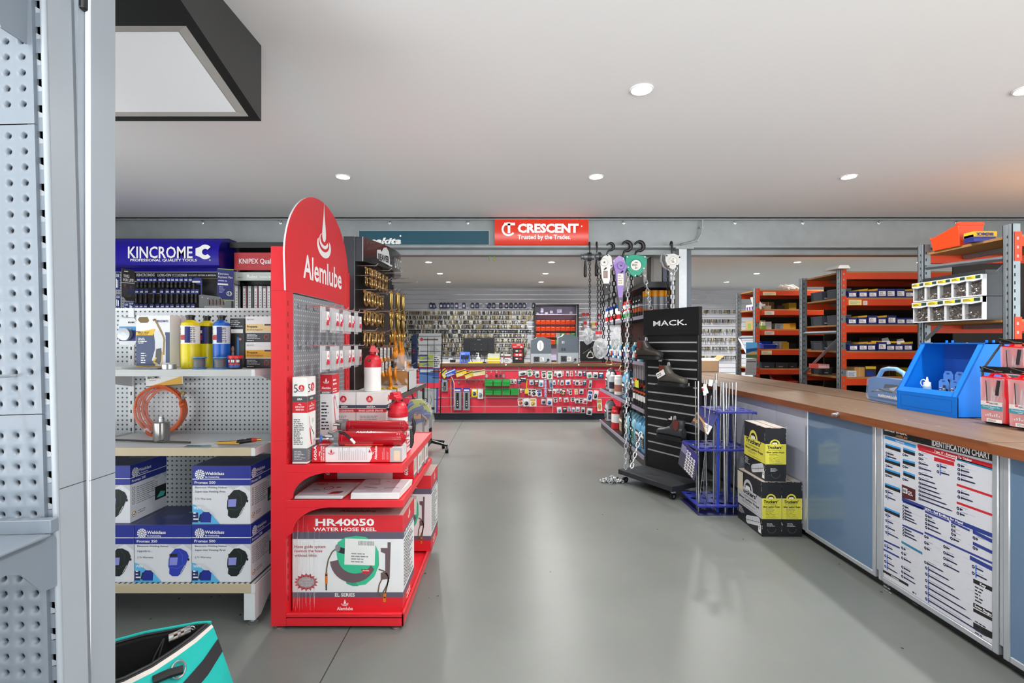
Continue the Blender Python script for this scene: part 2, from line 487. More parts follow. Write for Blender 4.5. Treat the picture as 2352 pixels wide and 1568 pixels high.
# ==== foreground perforated shelving unit
SHM=M('717a84', 0.36, var=0.02, scale=3); SHS=M('949ba2', 0.33, var=0.02, scale=3)
HOLE=M('0d0d0e', 0.9)
gon=thing('shelving_unit', 'pale grey perforated shelving unit nearest the viewer, cut by the left edge of the picture', 'shelving', (-1.2, 0.98, 0))
lean=Matrix.Translation((-0.92, 0.955, 1.3))@Matrix.Rotation(radians(-1.45), 4, 'Y')@Matrix.Translation((0.92, -0.955, -1.3))
def perf(z0, z1, name):
 b=MB(); b.T=lean
 y=0.955; xr=-0.8915
 x=-0.9128; zc0=1.514
 cols=[x-0.03*i for i in range(12)]
 ks=[k for k in range(-60, 60) if z0+0.018<zc0+0.03*k<z1-0.018]
 zs=[zc0+0.03*k for k in ks]
 lo, hi=zs[0]-0.015, zs[-1]+0.015
 xl=cols[-1]-0.015; xh=cols[0]+0.015
 b.poly([(xl-.5, y, z0), (xr, y, z0), (xr, y, lo), (xl-.5, y, lo)], SHM)
 b.poly([(xl-.5, y, hi), (xr, y, hi), (xr, y, z1), (xl-.5, y, z1)], SHM)
 b.poly([(xh, y, lo), (xr, y, lo), (xr, y, hi), (xh, y, hi)], SHM)
 b.poly([(xl-.5, y, lo), (xl, y, lo), (xl, y, hi), (xl-.5, y, hi)], SHM)
 b.poly([(xr, y, z0), (xr, y+0.012, z0), (xr, y+0.012, z1), (xr, y, z1)], SHM)
 for cx in cols:
  for cz in zs:
   n=16
   sq=[]; r1=[]; r15=[]; r2=[]; r3=[]
   for i in range(n):
    a=2*pi*i/n+pi/n*0
    c, k=cos(a), sin(a)
    q=0.015/max(abs(c), abs(k))
    sq.append((cx+c*q, y, cz+k*q)); r1.append((cx+c*.0088, y, cz+k*.0088))
    r15.append((cx+c*.0062, y+.0016, cz+k*.0062))
    r2.append((cx+c*.0040, y+.0050, cz+k*.0040)); r3.append((cx+c*.0040, y+.0075, cz+k*.0040))
   fs=[]
   for t in range(4):
    fs+=[(t*n+i, t*n+(i+1)%n, (t+1)*n+(i+1)%n, (t+1)*n+i) for i in range(n)]
   b.add(sq+r1+r15+r2+r3, fs, SHM)
   b.poly(r3[::-1], HOLE)
 b.box(xl-.5, y+0.011, z0, xr, y+0.012, z1, HOLE)
 return b.build(name, gon, ang=60)
perf(0.25, 1.163, 'perforated_panel'); perf(1.165, 1.714, 'perforated_panel'); perf(1.716, 2.32, 'perforated_panel')
b=MB(); b.T=lean
# slotted upright: front face with real slots
xa, xb, y=-0.8915, -0.8715, 0.962
zs=[1.492+0.05*k for k in range(-28, 17)]
prev=0.0
for zc in zs:
 b.poly([(xa-.02, y, prev), (xb, y, prev), (xb, y, zc-.0115), (xa-.02, y, zc-.0115)], SHM)
 b.poly([(-0.8800, y, zc-.0115), (xb, y, zc-.0115), (xb, y, zc+.0115), (-0.8800, y, zc+.0115)], SHM)
 b.poly([(-0.8800, y, zc-.0115), (-0.8800, y, zc+.0115), (-0.8800, y+.006, zc+.0115), (-0.8800, y+.006, zc-.0115)], SHM)
 b.poly([(xa, y+.001, zc-.0115), (-0.8802, y+.004, zc-.0115), (-0.8802, y+.004, zc-.005), (xa, y+.001, zc+.001)], SHS)
 prev=zc+.0115
b.poly([(xa-.02, y, prev), (xb, y, prev), (xb, y, 2.36), (xa-.02, y, 2.36)], SHM)
b.box(-0.93, y+0.03, 0, xb-.003, y+0.031, 2.36, HOLE)
b.box(xb-.002, y, 0, xb, 1.027, 2.36, SHS)
b.cyl((xb-.0045, y+.001, 0), (xb-.0045, y+.001, 2.36), 0.0055, SHS, 12)
b.box(-0.95, 1.02, 0, xb, 1.027, 2.36, SHS)
b.box(xb-.001, y+.002, 1.0168, xb+.0003, 1.027, 1.0182, INK)
b.build('front_upright', gon)
b=MB()
b.box(-0.95, 1.043, 0, -0.8715, 1.112, 2.36, SHS)
b.cyl((-0.876, 1.0455, 0), (-0.876, 1.0455, 2.36), 0.005, M('dfe2e8', .25), 12)
b.box(-0.93, 1.027, 0, -0.881, 1.043, 2.36, M('8f979f', .4))
b.box(-0.873, 1.043, 1.0128, -0.8712, 1.112, 1.0142, INK)
b.build('rear_upright', gon)
b=MB(); b.box(-0.93, 1.0285, 1.985, -0.8725, 1.045, 2.36, BLACK); b.build('top_cap', gon, bevel=0.004)
b=MB(); b.T=lean
b.box(-1.9, 0.935, 0.943, -0.862, 0.953, 0.969, SHM)
b.box(-1.9, 0.5, 0.938, -0.862, 0.936, 0.943, SHM)
b.box(-1.9, 0.496, 0.915, -0.862, 0.5, 0.943, SHM)
b.build('shelf', gon, bevel=0.0015)
def bracket(x, pts, nm='shelf_bracket'):
 b=MB(); b.T=lean
 b.prism(F((x, 0, 0), (0, 1, 0), (0, 0, 1)), pts, 0.003, SHM); b.build(nm, gon, bevel=0.0008)
bracket(-0.872, [(0.5, 0.938), (0.5, 0.915), (0.864, 0.900), (0.887, 0.889), (0.926, 0.840), (0.955, 0.836), (0.958, 0.925), (0.952, 0.938)])
bracket(-0.898, [(0.5, 2.05), (0.86, 1.99), (0.889, 1.894), (0.903, 1.8655), (0.952, 1.8645), (0.955, 2.05)])
b=MB(); b.tube([(-0.938, 0.957, 1.238), (-0.938, 0.90, 1.238), (-0.938, 0.62, 1.238), (-0.938, 0.60, 1.25)], 0.0033, CHROME, 10)
b.build('display_hook', gon)
# ==== black framed ceiling box
bx=thing('ceiling_lightbox', 'black box hung under the ceiling with a white panel set in its sloping underside', 'light box', (-2, 1.6, CEIL))
fr=M('131413', 0.5, spec=.3); fr2=M('343434', 0.5)
sl=lambda y: 2.188+0.299*(2.015-y)
b=MB()
xl, xr=-2.7, -0.994
yn=1.02
def under(xa, ya, xb_, yb, m, up=0.0):
 b.poly([(xa, ya, sl(ya)+up), (xa, yb, sl(yb)+up), (xb_, yb, sl(yb)+up), (xb_, ya, sl(ya)+up)], m)
ya, yb, xp=1.605, 1.99, -1.032
under(xl, yn, xr, ya, fr); under(xl, yb, xr, 2.015, fr); under(xp, ya, xr, yb, fr); under(xl, ya, -2.6, yb, fr)
b.poly([(xr, yn, sl(yn)), (xr, 2.015, sl(2.015)), (xr, 2.015, CEIL), (xr, yn, CEIL)], fr2)
b.poly([(xl, 2.015, sl(2.015)), (xl, 2.015, CEIL), (xr, 2.015, CEIL), (xr, 2.015, sl(2.015))], fr2)
b.poly([(xl, yn, sl(yn)), (xl, yn, CEIL), (xl, 2.015, CEIL), (xl, 2.015, sl(2.015))], fr2)
b.build('housing', bx)
b=MB(); al=M('a09c97', 0.35, 0.2)
q=0.004
for (xa, y_a, xb_, y_b) in ((-2.6, ya, xp, ya), (xp, ya, xp, yb), (xp, yb, -2.6, yb)):
 o=Vector((xa, y_a, sl(y_a))); e=Vector((xb_, y_b, sl(y_b)))
 cx, cy=-1.8, (ya+yb)/2
 def inn(p):
  x=p[0]-0.04 if p[0]>-2 else p[0]
  yy=p[1]+(0.024 if p[1]<cy else -0.02)
  return Vector((x, yy, sl(yy)+q))
 b.poly([o, e, inn(e), inn(o)], al)
b.build('inner_frame', bx)
b=MB()
under(-2.6, ya+.0235, xp-.0395, yb-.0195, M('dfe0e2', 0.35, var=.01), q-.001)
b.build('diffuser_panel', bx)
# ==== white wall shelving
PEGW=pegmat('c6cbcd', (0, 2), 0.0252, 0.0052, '3a3f42')
wsh=thing('wall_shelving', 'low white perforated shelving bay left of the red display stand', 'shelving', (-1.6, 2.8, 0))
cream=M('c2b394', 0.5); lipm=M('b9bcbb', 0.45); wm=M('d6d9da', 0.42)
b=MB(); b.box(-3.2, 2.80, 0.12, -1.165, 2.815, 1.4915, PEGW); b.build('perforated_back', wsh)
b=MB(); b.box(-3.2, 2.795, 1.478, -1.165, 2.82, 1.4935, wm); b.build('top_rail', wsh)
for x in (-2.1, -1.18):
 b=MB(); b.box(x-.015, 2.792, 0.1, x+.015, 2.83, 1.49, wm)
 for k in range(26): b.box(x-.004, 2.7913, 0.16+k*.05, x+.004, 2.7925, 0.178+k*.05, INK)
 b.build('upright', wsh)
def wshelf(z, th, yf, name, lip, drop=0.0):
 b=MB()
 b.box(-3.2, yf+.004, z-.012-drop, -1.165, 2.795, z-.002-drop, PEGW if drop==.006 else wm)
 b.box(-3.2, yf, z-th, -1.165, yf+.004, z, lip)
 b.box(-1.168, yf, z-th, -1.163, 2.79, z-.004, wm)
 b.box(-1.181, yf-.001, z-th, -1.165, yf, z, wm)
 o=b.build(name, wsh, bevel=0.0012)
 m=MB(); m.prism(F((-1.17, 0, 0), (0, 1, 0), (0, 0, 1)), [(yf+.03, z-.014), (yf+.06, z-.03), (2.68, z-.13), (2.79, z-.15), (2.79, z-.014)], .003, wm)
 m.build('shelf_bracket', o); m=MB()
 m.prism(F((-2.094, 0, 0), (0, 1, 0), (0, 0, 1)), [(yf+.03, z-.014), (yf+.06, z-.03), (2.68, z-.10), (2.79, z-.12), (2.79, z-.014)], .003, wm)
 m.build('shelf_bracket', o)
wshelf(1.178, 0.031, 2.30, 'shelf', lipm, .0)
wshelf(0.820, 0.038, 2.30, 'shelf', cream, .02)
wshelf(0.197, 0.042, 2.30, 'base_shelf', cream, .006)
b=MB()
b.prism(F((-1.165, 0, 0), (0, 1, 0), (0, 0, 1)), [(2.302, 0.157), (2.302, 0.03), (2.36, 0.03), (2.44, 0.085), (2.79, 0.085), (2.79, 0.157)], .05, M('d9dddf', .35))
b.build('foot', wsh, bevel=0.002)
b=MB(); b.lathe([(0.022, 0.0), (0.024, 0.006), (0.012, 0.012), (0.008, 0.035)], (-1.19, 2.335, 0), CHROME, 16); b.build('levelling_foot', wsh)
# ---- helmet cartons
HBLUE=M('1b2c8f', 0.4, var=.04); HW=M('dfe1e6', 0.45, var=.02); VIS=M('8d92d8', .3); HB=M('17211f', .35); HBL=M('2d3fae', .35); CY1=M('5cb6e6', .5)
def wlogo(b, f, x, y, r):
 b.ell(f, x, y, r, r, WHITE, .001)
 for k in range(12):
  a=2*pi*k/12
  b.line(f, [(x+cos(a)*r*.5, y+sin(a)*r*.5), (x+cos(a)*r, y+sin(a)*r)], r*.13, HBLUE, .0013)
 b.shape(f, [(x+r*.42*cos(pi/2+2*pi*k/5), y+r*.42*sin(pi/2+2*pi*k/5)) for k in range(5)], HBLUE, .0014)
 b.shape(f, [(x+r*(.34 if k%2==0 else .17)*cos(pi/2+pi*k/5), y+r*(.34 if k%2==0 else .17)*sin(pi/2+pi*k/5)) for k in range(10)], WHITE, .0016)
def helmet(b, f, x, y, s, body, trimc):
 sh=[(-.42, .62), (-.1, .98), (.3, 1.0), (.72, .78), (.88, .45), (.80, .2), (.62, -.25), (.38, -.72), (.1, -.98), (-.3, -.98), (-.52, -.8), (-.5, -.45), (-.58, -.3), (-.55, .25)]
 b.shape(f, [(x+a*s, y+c*s) for a, c in sh], body, .001)
 b.shape(f, [(x+a*s, y+c*s) for a, c in [(-.5, .6), (.08, .62), (.05, .42), (-.5, .42)]], GOLD if 0 else M('20201c', .3), .0012)
 b.shape(f, [(x+a*s, y+c*s) for a, c in [(-.48, .33), (.1, .36), (.04, -.18), (-.5, -.2)]], VIS, .0013)
 b.line(f, [(x+.15*s, y+.9*s), (x+.45*s, y+.5*s), (x+.42*s, y)], .03*s, trimc, .0014)
 b.line(f, [(x-.5*s, y-.34*s), (x+.1*s, y-.42*s), (x+.55*s, y-.1*s)], .035*s, trimc, .0014)
 b.line(f, [(x+.3*s, y-.75*s), (x+.6*s, y-.2*s)], .04*s, M('cfd6d8', .4), .0015)
 b.ell(f, x+.86*s, y+.22*s, .07*s, .1*s, BLACK, .0014)
def helmet_box(x0, x1, y0, dep, z0, h, model, body, lines_, label, rz=0):
 t=thing('helmet_box', label, 'box', ((x0+x1)/2, y0+dep/2, z0), 0, 'welding helmet cartons on the lowest shelf')
 w=x1-x0
 b=MB(); b.box(x0, y0, z0, x1, y0+dep, z0+h, HW)
 f=F((x0, y0, z0), (1, 0, 0), (0, 0, 1)); s=F((x1, y0, z0), (0, 1, 0), (0, 0, 1)); tp=F((x0, y0, z0+h), (1, 0, 0), (0, 1, 0))
 hb=h*.665
 for q, ww in ((f, w), (s, dep)):
  b.rect(q, 0, hb, ww, h, HBLUE, .0004)
  b.rect(q, 0, hb+.028, ww, hb+.031, WHITE, .0008)
  wlogo(b, q, ww*.13, h*.855, h*.085)
  b.text(q, 'Weldclass', ww*.22, h*.845, h*.055, WHITE, w=ww*.33)
  b.text(q, 'Be Outstanding', ww*.225, h*.80, h*.024, WHITE, w=ww*.24)
  b.text(q, model, ww*.04, hb+.008, h*.045, WHITE, w=ww*.36)
  b.shape(q, [(ww*.55, hb), (ww*.7, hb+-.02), (ww*.85, hb), (ww, hb-.03), (ww, hb)], M('c6c9cc', .5), .0005)
 b.rect(tp, 0, 0, w, dep, M('20275a', .3), .0004)
 b.text(tp, 'Weldclass', w*.55, dep*.6, .014, WHITE, w=w*.3)
 b.rect(tp, w*.25, dep*.3, w*.6, dep*.5, M('3a3e78', .3), .0008)
 for i, (tx, ty, th, tw) in enumerate(lines_): b.text(f, tx, w*.05, h*ty, h*th, INK, w=w*tw, bold=0.0)
 helmet(b, f, w*.74, h*.345, h*.245, body, M('39474a', .3) if body is HB else M('5566d0', .3))
 b.shape(f, [(0, 0), (w*.48, 0), (w*.40, h*.12), (w*.2, h*.30), (0, h*.34)], CY1, .0007)
 b.shape(f, [(w*.03, h*.34), (w*.2, h*.33), (w*.36, h*.2), (w*.46, h*.02), (w*.34, h*.17), (w*.2, h*.22), (w*.1, h*.3)], M('d3d6d8', .4), .0009)
 b.shape(f, [(w*.14, h*.03), (w*.32, h*.03), (w*.33, h*.16), (w*.29, h*.21), (w*.19, h*.21), (w*.13, h*.15)], HBLUE, .0011)
 b.line(f, [(w*.15, h*.17), (w*.12, h*.05)], w*.03, INK, .0012)
 b.rect(f, 0, h*.03, w*.1, h*.20, M('15225e', .5), .001)
 b.text(f, 'WIN', w*.02, h*.255, h*.05, WHITE, w=w*.12)
 b.greek(f, w*.02, h*.06, w*.11, h*.22, 3, WHITE, .0014, seed=4)
 b.greek(s, dep*.16, h*.28, dep*.75, h*.60, 9, M('8a8d92', .6), seed=5)
 for k in range(5): b.rect(s, dep*.06, h*(.30+k*.065), dep*.12, h*(.345+k*.065), INK, .0008); b.rect(s, dep*.07, h*(.305+k*.065), dep*.11, h*(.34+k*.065), HW, .001)
 b.rect(s, dep*.66, h*.2, dep*.98, h*.45, BLACK, .0009)
 b.shape(s, [(dep*.7, h*.24), (dep*.82, h*.34), (dep*.96, h*.3), (dep*.9, h*.23)], M('4fc0b4', .4), .0011)
 b.ell(s, dep*.1, h*.13, dep*.055, h*.05, M('d8a13a', .5), .0009); b.ell(s, dep*.1, h*.13, dep*.04, h*.036, WHITE, .0012)
 b.line(s, [(dep*.07, h*.13), (dep*.1, h*.115), (dep*.14, h*.16)], .004, INK, .0014)
 b.greek(s, dep*.2, h*.1, dep*.5, h*.17, 2, M('8a8d92', .6), seed=8)
 b.build('carton', t, smooth=False)
 return t
L500=[('Electronic Welding Helmet', .615, .034, .55), ('Super-size Viewing Area', .545, .037, .52), ('2 Yr Warranty', .42, .032, .28)]
L350=[('Electronic Welding Helmet', .615, .034, .55), ('Upgrade to...', .53, .034, .26), ('2 Yr Warranty', .42, .032, .28)]
helmet_box(-1.470, -1.199, 2.33, .27, .1915, .266, 'Promax 500', HB, L500, 'helmet carton showing a black mask, standing at the right on the lowest shelf')
helmet_box(-1.472, -1.203, 2.335, .25, .4585, .27, 'Promax 500', HB, L500, 'helmet carton showing a black mask, stacked on top at the upper right')
helmet_box(-1.736, -1.474, 2.33, .27, .1915, .265, 'Promax 350', HBL, L350, 'helmet carton showing a blue welding mask, in the middle of the lowest shelf')
helmet_box(-2.012, -1.740, 2.33, .27, .1915, .265, 'Promax 200', HB, L350, 'helmet carton at the lower left of the lowest shelf, cut off by the near post')
helmet_box(-2.045, -1.773, 2.35, .25, .458, .268, 'Promax 200', HB, L350, 'helmet carton showing its long printed side, on the upper left of the stack')
# ---- goods on the upper shelf
def bottle(name, label, x, y, z, r, h, cap, lower, upper, band, grp):
 t=thing(name, label, 'gas cylinder', (x, y, z), 0, grp)
 b=MB(); b.lathe([(r*.96, 0), (r, .006), (r, h*.5), (r, h*.87), (r*.9, h*.93), (r*.55, h*.97), (r*.3, h)], (0, 0, 0), lower, 28, mats=[lower, lower, band, lower, lower, lower])
 f=F((0, -r-.0004, 0), (1, 0, 0), (0, 0, 1))
 for k in range(8):
  a=-pi/2+(k-3.5)*.28
  g=F((cos(a)*(r+.0006)-sin(a)*-.001, sin(a)*(r+.0006), 0), (-sin(a), cos(a), 0), (0, 0, 1))
  if k in (2, 3): b.rect(g, -.006, h*.58, .006, h*.68, M('b5261e', .5), .0006); b.rect(g, -.006, h*.72, .006, h*.78, M('e6e5e0', .5), .0006)
  elif k in (4, 5): b.rect(g, -.006, h*.52, .006, h*.85, NAVY, .0006)
  else: b.greek(g, -.006, h*.52, .006, h*.84, 9, INK, .0006, seed=k)
 b.build('body', t, world=False)
 b=MB(); b.lathe([(r*.42, 0), (r*.42, .012), (r*.5, .013), (r*.5, .022), (r*.3, .024)], (0, 0, h-.002), cap, 18); b.build('valve_cap', t, world=False)
 return t
CYB=M('1a63c4', .3); CYY=M('e3d114', .3)
g='gas cylinders on the upper shelf'
bottle('gas_cylinder', 'yellow gas cylinder with white label, beside the torch pack', px(437.5, 2.44), 2.44, 1.178, .041, .235, BLACK, CYY, WHITE, M('e9e7e0', .4), g)
bottle('gas_cylinder', 'yellow gas cylinder with black flame label, between the other yellow and the blue one', px(475.5, 2.52), 2.52, 1.178, .038, .235, BLACK, CYY, WHITE, M('25231c', .4), g)
bottle('gas_cylinder', 'blue gas cylinder with white label on the upper shelf', px(509, 2.47), 2.47, 1.178, .0385, .235, BLACK, CYB, WHITE, M('d9e4ee', .4), g)
def torch_box(x0, x1, y, z, h, label, part=False):
 b=MB(); w=x1-x0
 b.box(x0, y, z, x1, y+.075, z+h, M('dfe0e2', .4))
 f=F((x0, y, z), (1, 0, 0), (0, 0, 1)); nv=M('1d3663', .35)
 b.rect(f, 0, h*.04, w*.56, h*.70, nv); b.rect(f, w*.86, h*.1, w, h*.68, nv)
 b.rect(f, 0, h*.015, w, h*.04, M('e8c42a', .5))
 b.shape(f, [(0, h*.68), (w*.52, h*.74), (w*.58, h*.74), (w*.5, h*.62), (0, h*.62)], M('e3b92b', .5), .0009)
 b.shape(f, [(w*.05, h*.92), (w*.1, h*.97), (w*.34, h*.97), (w*.38, h*.9), (w*.34, h*.86), (w*.12, h*.86)], M('6b5414', .5), .001)
 b.shape(f, [(w*.52, h*.70), (w*.72, h*.72), (w*.88, h*.62), (w*.88, h*.1), (w*.62, h*.06), (w*.47, h*.15), (w*.58, h*.4)], M('cfd2d6', .3), .0008)
 b.text(f, 'MAX HEAT', w*.06, h*.66, h*.032, INK, w=w*.34); b.text(f, 'TORCH KIT', w*.06, h*.63, h*.025, INK, w=w*.3)
 b.text(f, 'BERNZOMATIC', w*.62, h*.87, h*.04, NAVY, w=w*.34)
 b.greek(f, w*.06, h*.46, w*.36, h*.58, 4, WHITE); b.greek(f, w*.14, h*.08, w*.34, h*.3, 5, WHITE, seed=3)
 for p in ([(.5, .90), (.56, .93), (.66, .80)], [(.66, .80), (.8, .62), (.84, .55), (.82, .25)]):
  b.line(f, [(w*a, h*c) for a, c in p], w*.05, M('6c5a38', .3, .7), .0014)
 b.shape(f, [(w*.6, h*.36), (w*.75, h*.38), (w*.78, h*.2), (w*.7, h*.06), (w*.56, h*.12)], M('2b2d2f', .3), .0015)
 b.line(f, [(w*.6, h*.2), (w*.52, h*.12), (w*.62, h*.06)], w*.05, M('d8b32c', .4), .0016)
 b.line(f, [(w*.78, h*.3), (w*.76, h*.05)], w*.03, M('a87b35', .3, .6), .0016)
 for hx in (.38, .76): b.band(f, w*hx, h*1.0, w*.05, w*.065, LGREY, 0, pi, .001, 8)
 if part: b.rect(f, w*.62, 0, w, h*.66, nv, .002); b.line(f, [(w*.92, h*.1), (w*.92, h*.25)], w*.05, M('a87b35', .3, .6), .0026)
 return tag(b.build('torch_kit_box', smooth=False), label, 'box')
torch_box(px(350, 2.5), px(417, 2.53), 2.53, 1.178, .258, 'second torch kit box, mostly hidden behind the first, next to the yellow cylinder', True)
torch_box(px(313, 2.44), px(390, 2.44), 2.44, 1.178, .255, 'navy and white torch kit box at the left of the upper shelf')
def prop_box(z, top, label):
 b=MB(); x0=px(564, 2.45); w=.15; h=.125
 b.box(x0, 2.45, z, x0+w, 2.6, z+h, M('2f3136', .45)); f=F((x0, 2.45, z), (1, 0, 0), (0, 0, 1))
 b.rect(f, 0, h*.40, w, h*.70, M(top, .5)); b.rect(f, 0, h*.70, w, h, M('d8d9da', .5)); b.rect(f, 0, h*.36, w, h*.40, LGREY)
 b.text(f, 'Propane', w*.05, h*.56, h*.09, INK, w=w*.34); b.text(f, 'BG Series Regulator', w*.05, h*.455, h*.06, INK, w=w*.52, bold=0)
 b.text(f, 'BROMIC', w*.05, h*.85, h*.06, M('6e7073', .6), w=w*.24, bold=0); b.greek(f, w*.05, h*.12, w*.5, h*.32, 4, LGREY)
 b.band(f, w*.68, h*.2, h*.08, h*.1, M('c23a33', .5))
 b.rect(f, w*.62, h*.64, w, h*.7, BLACK, .0009); b.greek(f, w*.05, h*.03, w*.4, h*.08, 1, WHITE)
 tag(b.build('regulator_box', smooth=False), label, 'box')
prop_box(1.178, 'd8a12c', 'propane regulator box with orange band, at the bottom of the pair')
prop_box(1.3035, 'd9c08a', 'propane regulator box with pale tan band, on top of the pair')
b=MB(); x0=px(528.5, 2.5); b.box(x0, 2.5, 1.178, x0+.072, 2.57, 1.178+.243, BLACK); f=F((x0, 2.5, 1.178), (1, 0, 0), (0, 0, 1))
b.rect(f, .006, .17, .064, .19, WHITE); b.greek(f, .004, .2, .068, .235, 4, LGREY); b.rect(f, .034, .06, .045, .15, M('2f75b8', .5)); b.ell(f, .05, .14, .006, .006, M('d88', .5))
b.ell(f, .014, .09, .007, .016, M('bb8a7a', .5)); b.shape(f, [(.008, .02), (.02, .02), (.02, .075), (.008, .075)], LGREY)
b.shape(f, [(.02, .03), (.035, .03), (.03, .06), (.022, .06)], CYB)
tag(b.build('black_carton', smooth=False), 'slim black carton between the blue cylinder and the propane boxes', 'box')
def spool(x, y, label):
 t=thing('solder_spool', label, 'spool', (x, y, 1.178), 0, 'solder spools on the upper shelf')
 fl=M('2f86d2', .35); b=MB()
 b.lathe([(.027, 0), (.031, .001), (.031, .005), (.026, .0055)], (0, 0, 0), fl, 24); b.lathe([(.026, .05), (.031, .0505), (.031, .055), (.012, .056)], (0, 0, 0), fl, 24); b.build('flange', t, world=False)
 b=MB(); b.lathe([(.024+.0012*(k%2), .0055+k*.00185) for k in range(25)], (0, 0, 0), M('9a9c9e', .3, .8), 24); b.build('wire', t, world=False)
spool(px(458, 2.36), 2.36, 'left spool of grey solder wire with blue flanges'); spool(px(506, 2.36), 2.36, 'right spool of grey solder wire with blue flanges')
t=thing('flux_tub', 'small flux tub with red lid at the front of the upper shelf', 'tub', (px(541, 2.38), 2.38, 1.178)); b=MB()
b.lathe([(.029, 0), (.03, .003), (.03, .05)], (0, 0, 0), M('1c1f2e', .4), 24)
for k in range(9):
 a=-pi/2+(k-4)*.24; g=F((cos(a)*.0305, sin(a)*.0305, 0), (-sin(a), cos(a), 0), (0, 0, 1))
 b.rect(g, -.0037, .006, .0037, .018, M('2b4fa0', .5)); b.rect(g, -.0037, .018+.002*(k%2), .0037, .024+.002*(k%2), M('c8252a', .5), .0009); b.rect(g, -.003, .03, .002, .042, WHITE if k%3 else M('c8252a', .5))
b.build('body', t, world=False); b=MB(); b.lathe([(.0325, .048), (.033, .05), (.033, .06), (.028, .062)], (0, 0, 0), REDP, 24); b.build('lid', t, world=False)
b=MB(); b.lathe([(.03, 0), (.03, .022)], (px(388, 2.34), 2.34, 1.178), STEEL, 24); b.lathe([(.024, .0222), (.024, .0224)], (px(388, 2.34), 2.34, 1.178), LGREY, 24)
tag(b.build('metal_tin'), 'flat shiny metal tin in front of the torch kit box', 'tin')
for k, (xx, yy, a, c, lab) in enumerate(((-1.72, 2.36, .15, 'b9bcc0', 'lower of the grey leaflets lying at the left end of the upper shelf'), (-1.70, 2.345, -.1, '8d9094', 'upper of the grey leaflets lying at the left end of the upper shelf'))):
 b=MB(); b.T=Matrix.Translation((xx, yy, 1.1785+.004*k))@Matrix.Rotation(a, 4, 'Z')
 b.box(-.09, -.03, 0, .09, .1, .003, M(c, .4)); b.greek(F((-.09, -.03, .003), (1, 0, 0), (0, 1, 0)), .01, .01, .16, .12, 6, INK)
 tag(b.build('leaflet'), lab, 'leaflet')
t=thing('tape_pack', 'hanging card pack with a round grey spool beside the torch kit box', 'pack', (px(292, 2.6), 2.6, 1.18)); b=MB()
f=F((px(272, 2.58), 2.58, pz(792, 2.58)), (1, 0, 0), (0, 0, 1)); w, h=.093, .135
b.prism(f, [(0, .02), (.01, 0), (w-.01, 0), (w, .02), (w, h-.02), (w-.01, h), (.01, h), (0, h-.02)], .002, M('d4d7d9', .4)); b.rect(f, .004, .02, w-.004, .075, NAVY); b.rect(f, .004, .075, w-.004, .095, M('3f93c8', .5), .0008)
b.text(f, 'BROMIC', .05, .112, .008, INK, w=.036); b.text(f, 'Plumbers Solder', .008, .08, .007, WHITE, w=.06); b.build('card', t)
b=MB(); b.lathe([(.03, 0), (.031, .012), (.02, .012), (.018, .02), (.03, .021), (.031, .024), (.012, .026)], f.at(.044, .055), M('aeb4ba', .3, .3), 24, (0, -1, 0)); b.build('spool', t)
b=MB(); b.tube([(f.o.x+w/2, 2.798, pz(729, 2.6)), (f.o.x+w/2, 2.55, pz(729, 2.6)), (f.o.x+w/2, 2.54, pz(727, 2.6))], .002, CHROME, 6); b.build('display_hook', t)
# ---- middle shelf
t=thing('gas_hose', 'coiled orange gas hose in a clear bag with a white and yellow header card', 'hose', (px(372, 2.74), 2.74, .8)); OH=M('d8612f', .4)
b=MB(); pts=[]; c0=Vector((px(374, 2.74), 2.755, .935))
for i in range(150):
 a=-2.0+i*2*pi/34; R=.108+.009*sin(i*.16)+.006*(i//34); q=i//34
 pts.append(c0+Vector((cos(a)*R*1.02, -.012*q, sin(a)*R*1.0+.004*sin(i))))
pts+=[pts[-1]+Vector((.01, -.01, -.02)), pts[-1]+Vector((.03, -.012, -.005))]
b.tube(pts, .0075, OH, 8); b.build('hose', t)
b=MB(); e=pts[-1]; b.cyl(c0+Vector((.115, -.03, .06)), c0+Vector((.118, -.03, .085)), .009, CHROME, 8); b.cyl(c0+Vector((.118, -.03, .085)), c0+Vector((.12, -.03, .1)), .011, M('b08a4a', .3, .8), 6)
b.cyl(c0+Vector((-.085, -.035, -.105)), c0+Vector((-.045, -.03, -.115)), .012, M('e9d9d6', .5), 8); b.build('end_fitting', t)
b=MB(); f=F((px(337, 2.72), 2.715, pz(888, 2.72)), (1, 0, .06), (-.06, 0, 1)); w, h=.2, .058
b.prism(f, [(0, 0), (w, 0), (w, h), (0, h)], .0012, PAPER); b.shape(f, [(.02, .002), (w-.004, .002), (w-.004, h*.8)], M('dba524', .5)); b.rect(f, .0, 0, w, .003, INK, .0009); b.text(f, 'BROMIC', .012, h*.72, .013, INK, w=.07)
b.greek(f, .02, h*.5, .08, h*.62, 1, GREY); b.build('header_card', t)
b=MB(); n=24; bag=[(c0+Vector((cos(2*pi*i/n)*(.128+.006*sin(i*5)), -.052+.006*sin(i*3), sin(2*pi*i/n)*(.125+.006*sin(i*4))-.005))) for i in range(n)]
b.add([tuple(c0+Vector((0, -.056, 0)))]+[tuple(p) for p in bag]+[(p.x, p.y+.045, p.z) for p in bag], [(0, 1+i, 1+(i+1)%n) for i in range(n)]+[(1+i, 1+n+i, 1+n+(i+1)%n, 1+(i+1)%n) for i in range(n)], M('f4f6f8', .1, alpha=.10)); b.build('clear_bag', t)
t=thing('burner_head', 'brushed steel burner cylinder standing in front of the coiled orange hose', 'burner', (px(371, 2.55), 2.55, .80)); b=MB()
b.lathe([(.034, 0), (.036, .003), (.036, .096), (.033, .1)], (0, 0, 0), M('a7a6a3', .25, .9, .08, 60, stretch=(1, 1, .05)), 32); b.build('barrel', t, world=False)
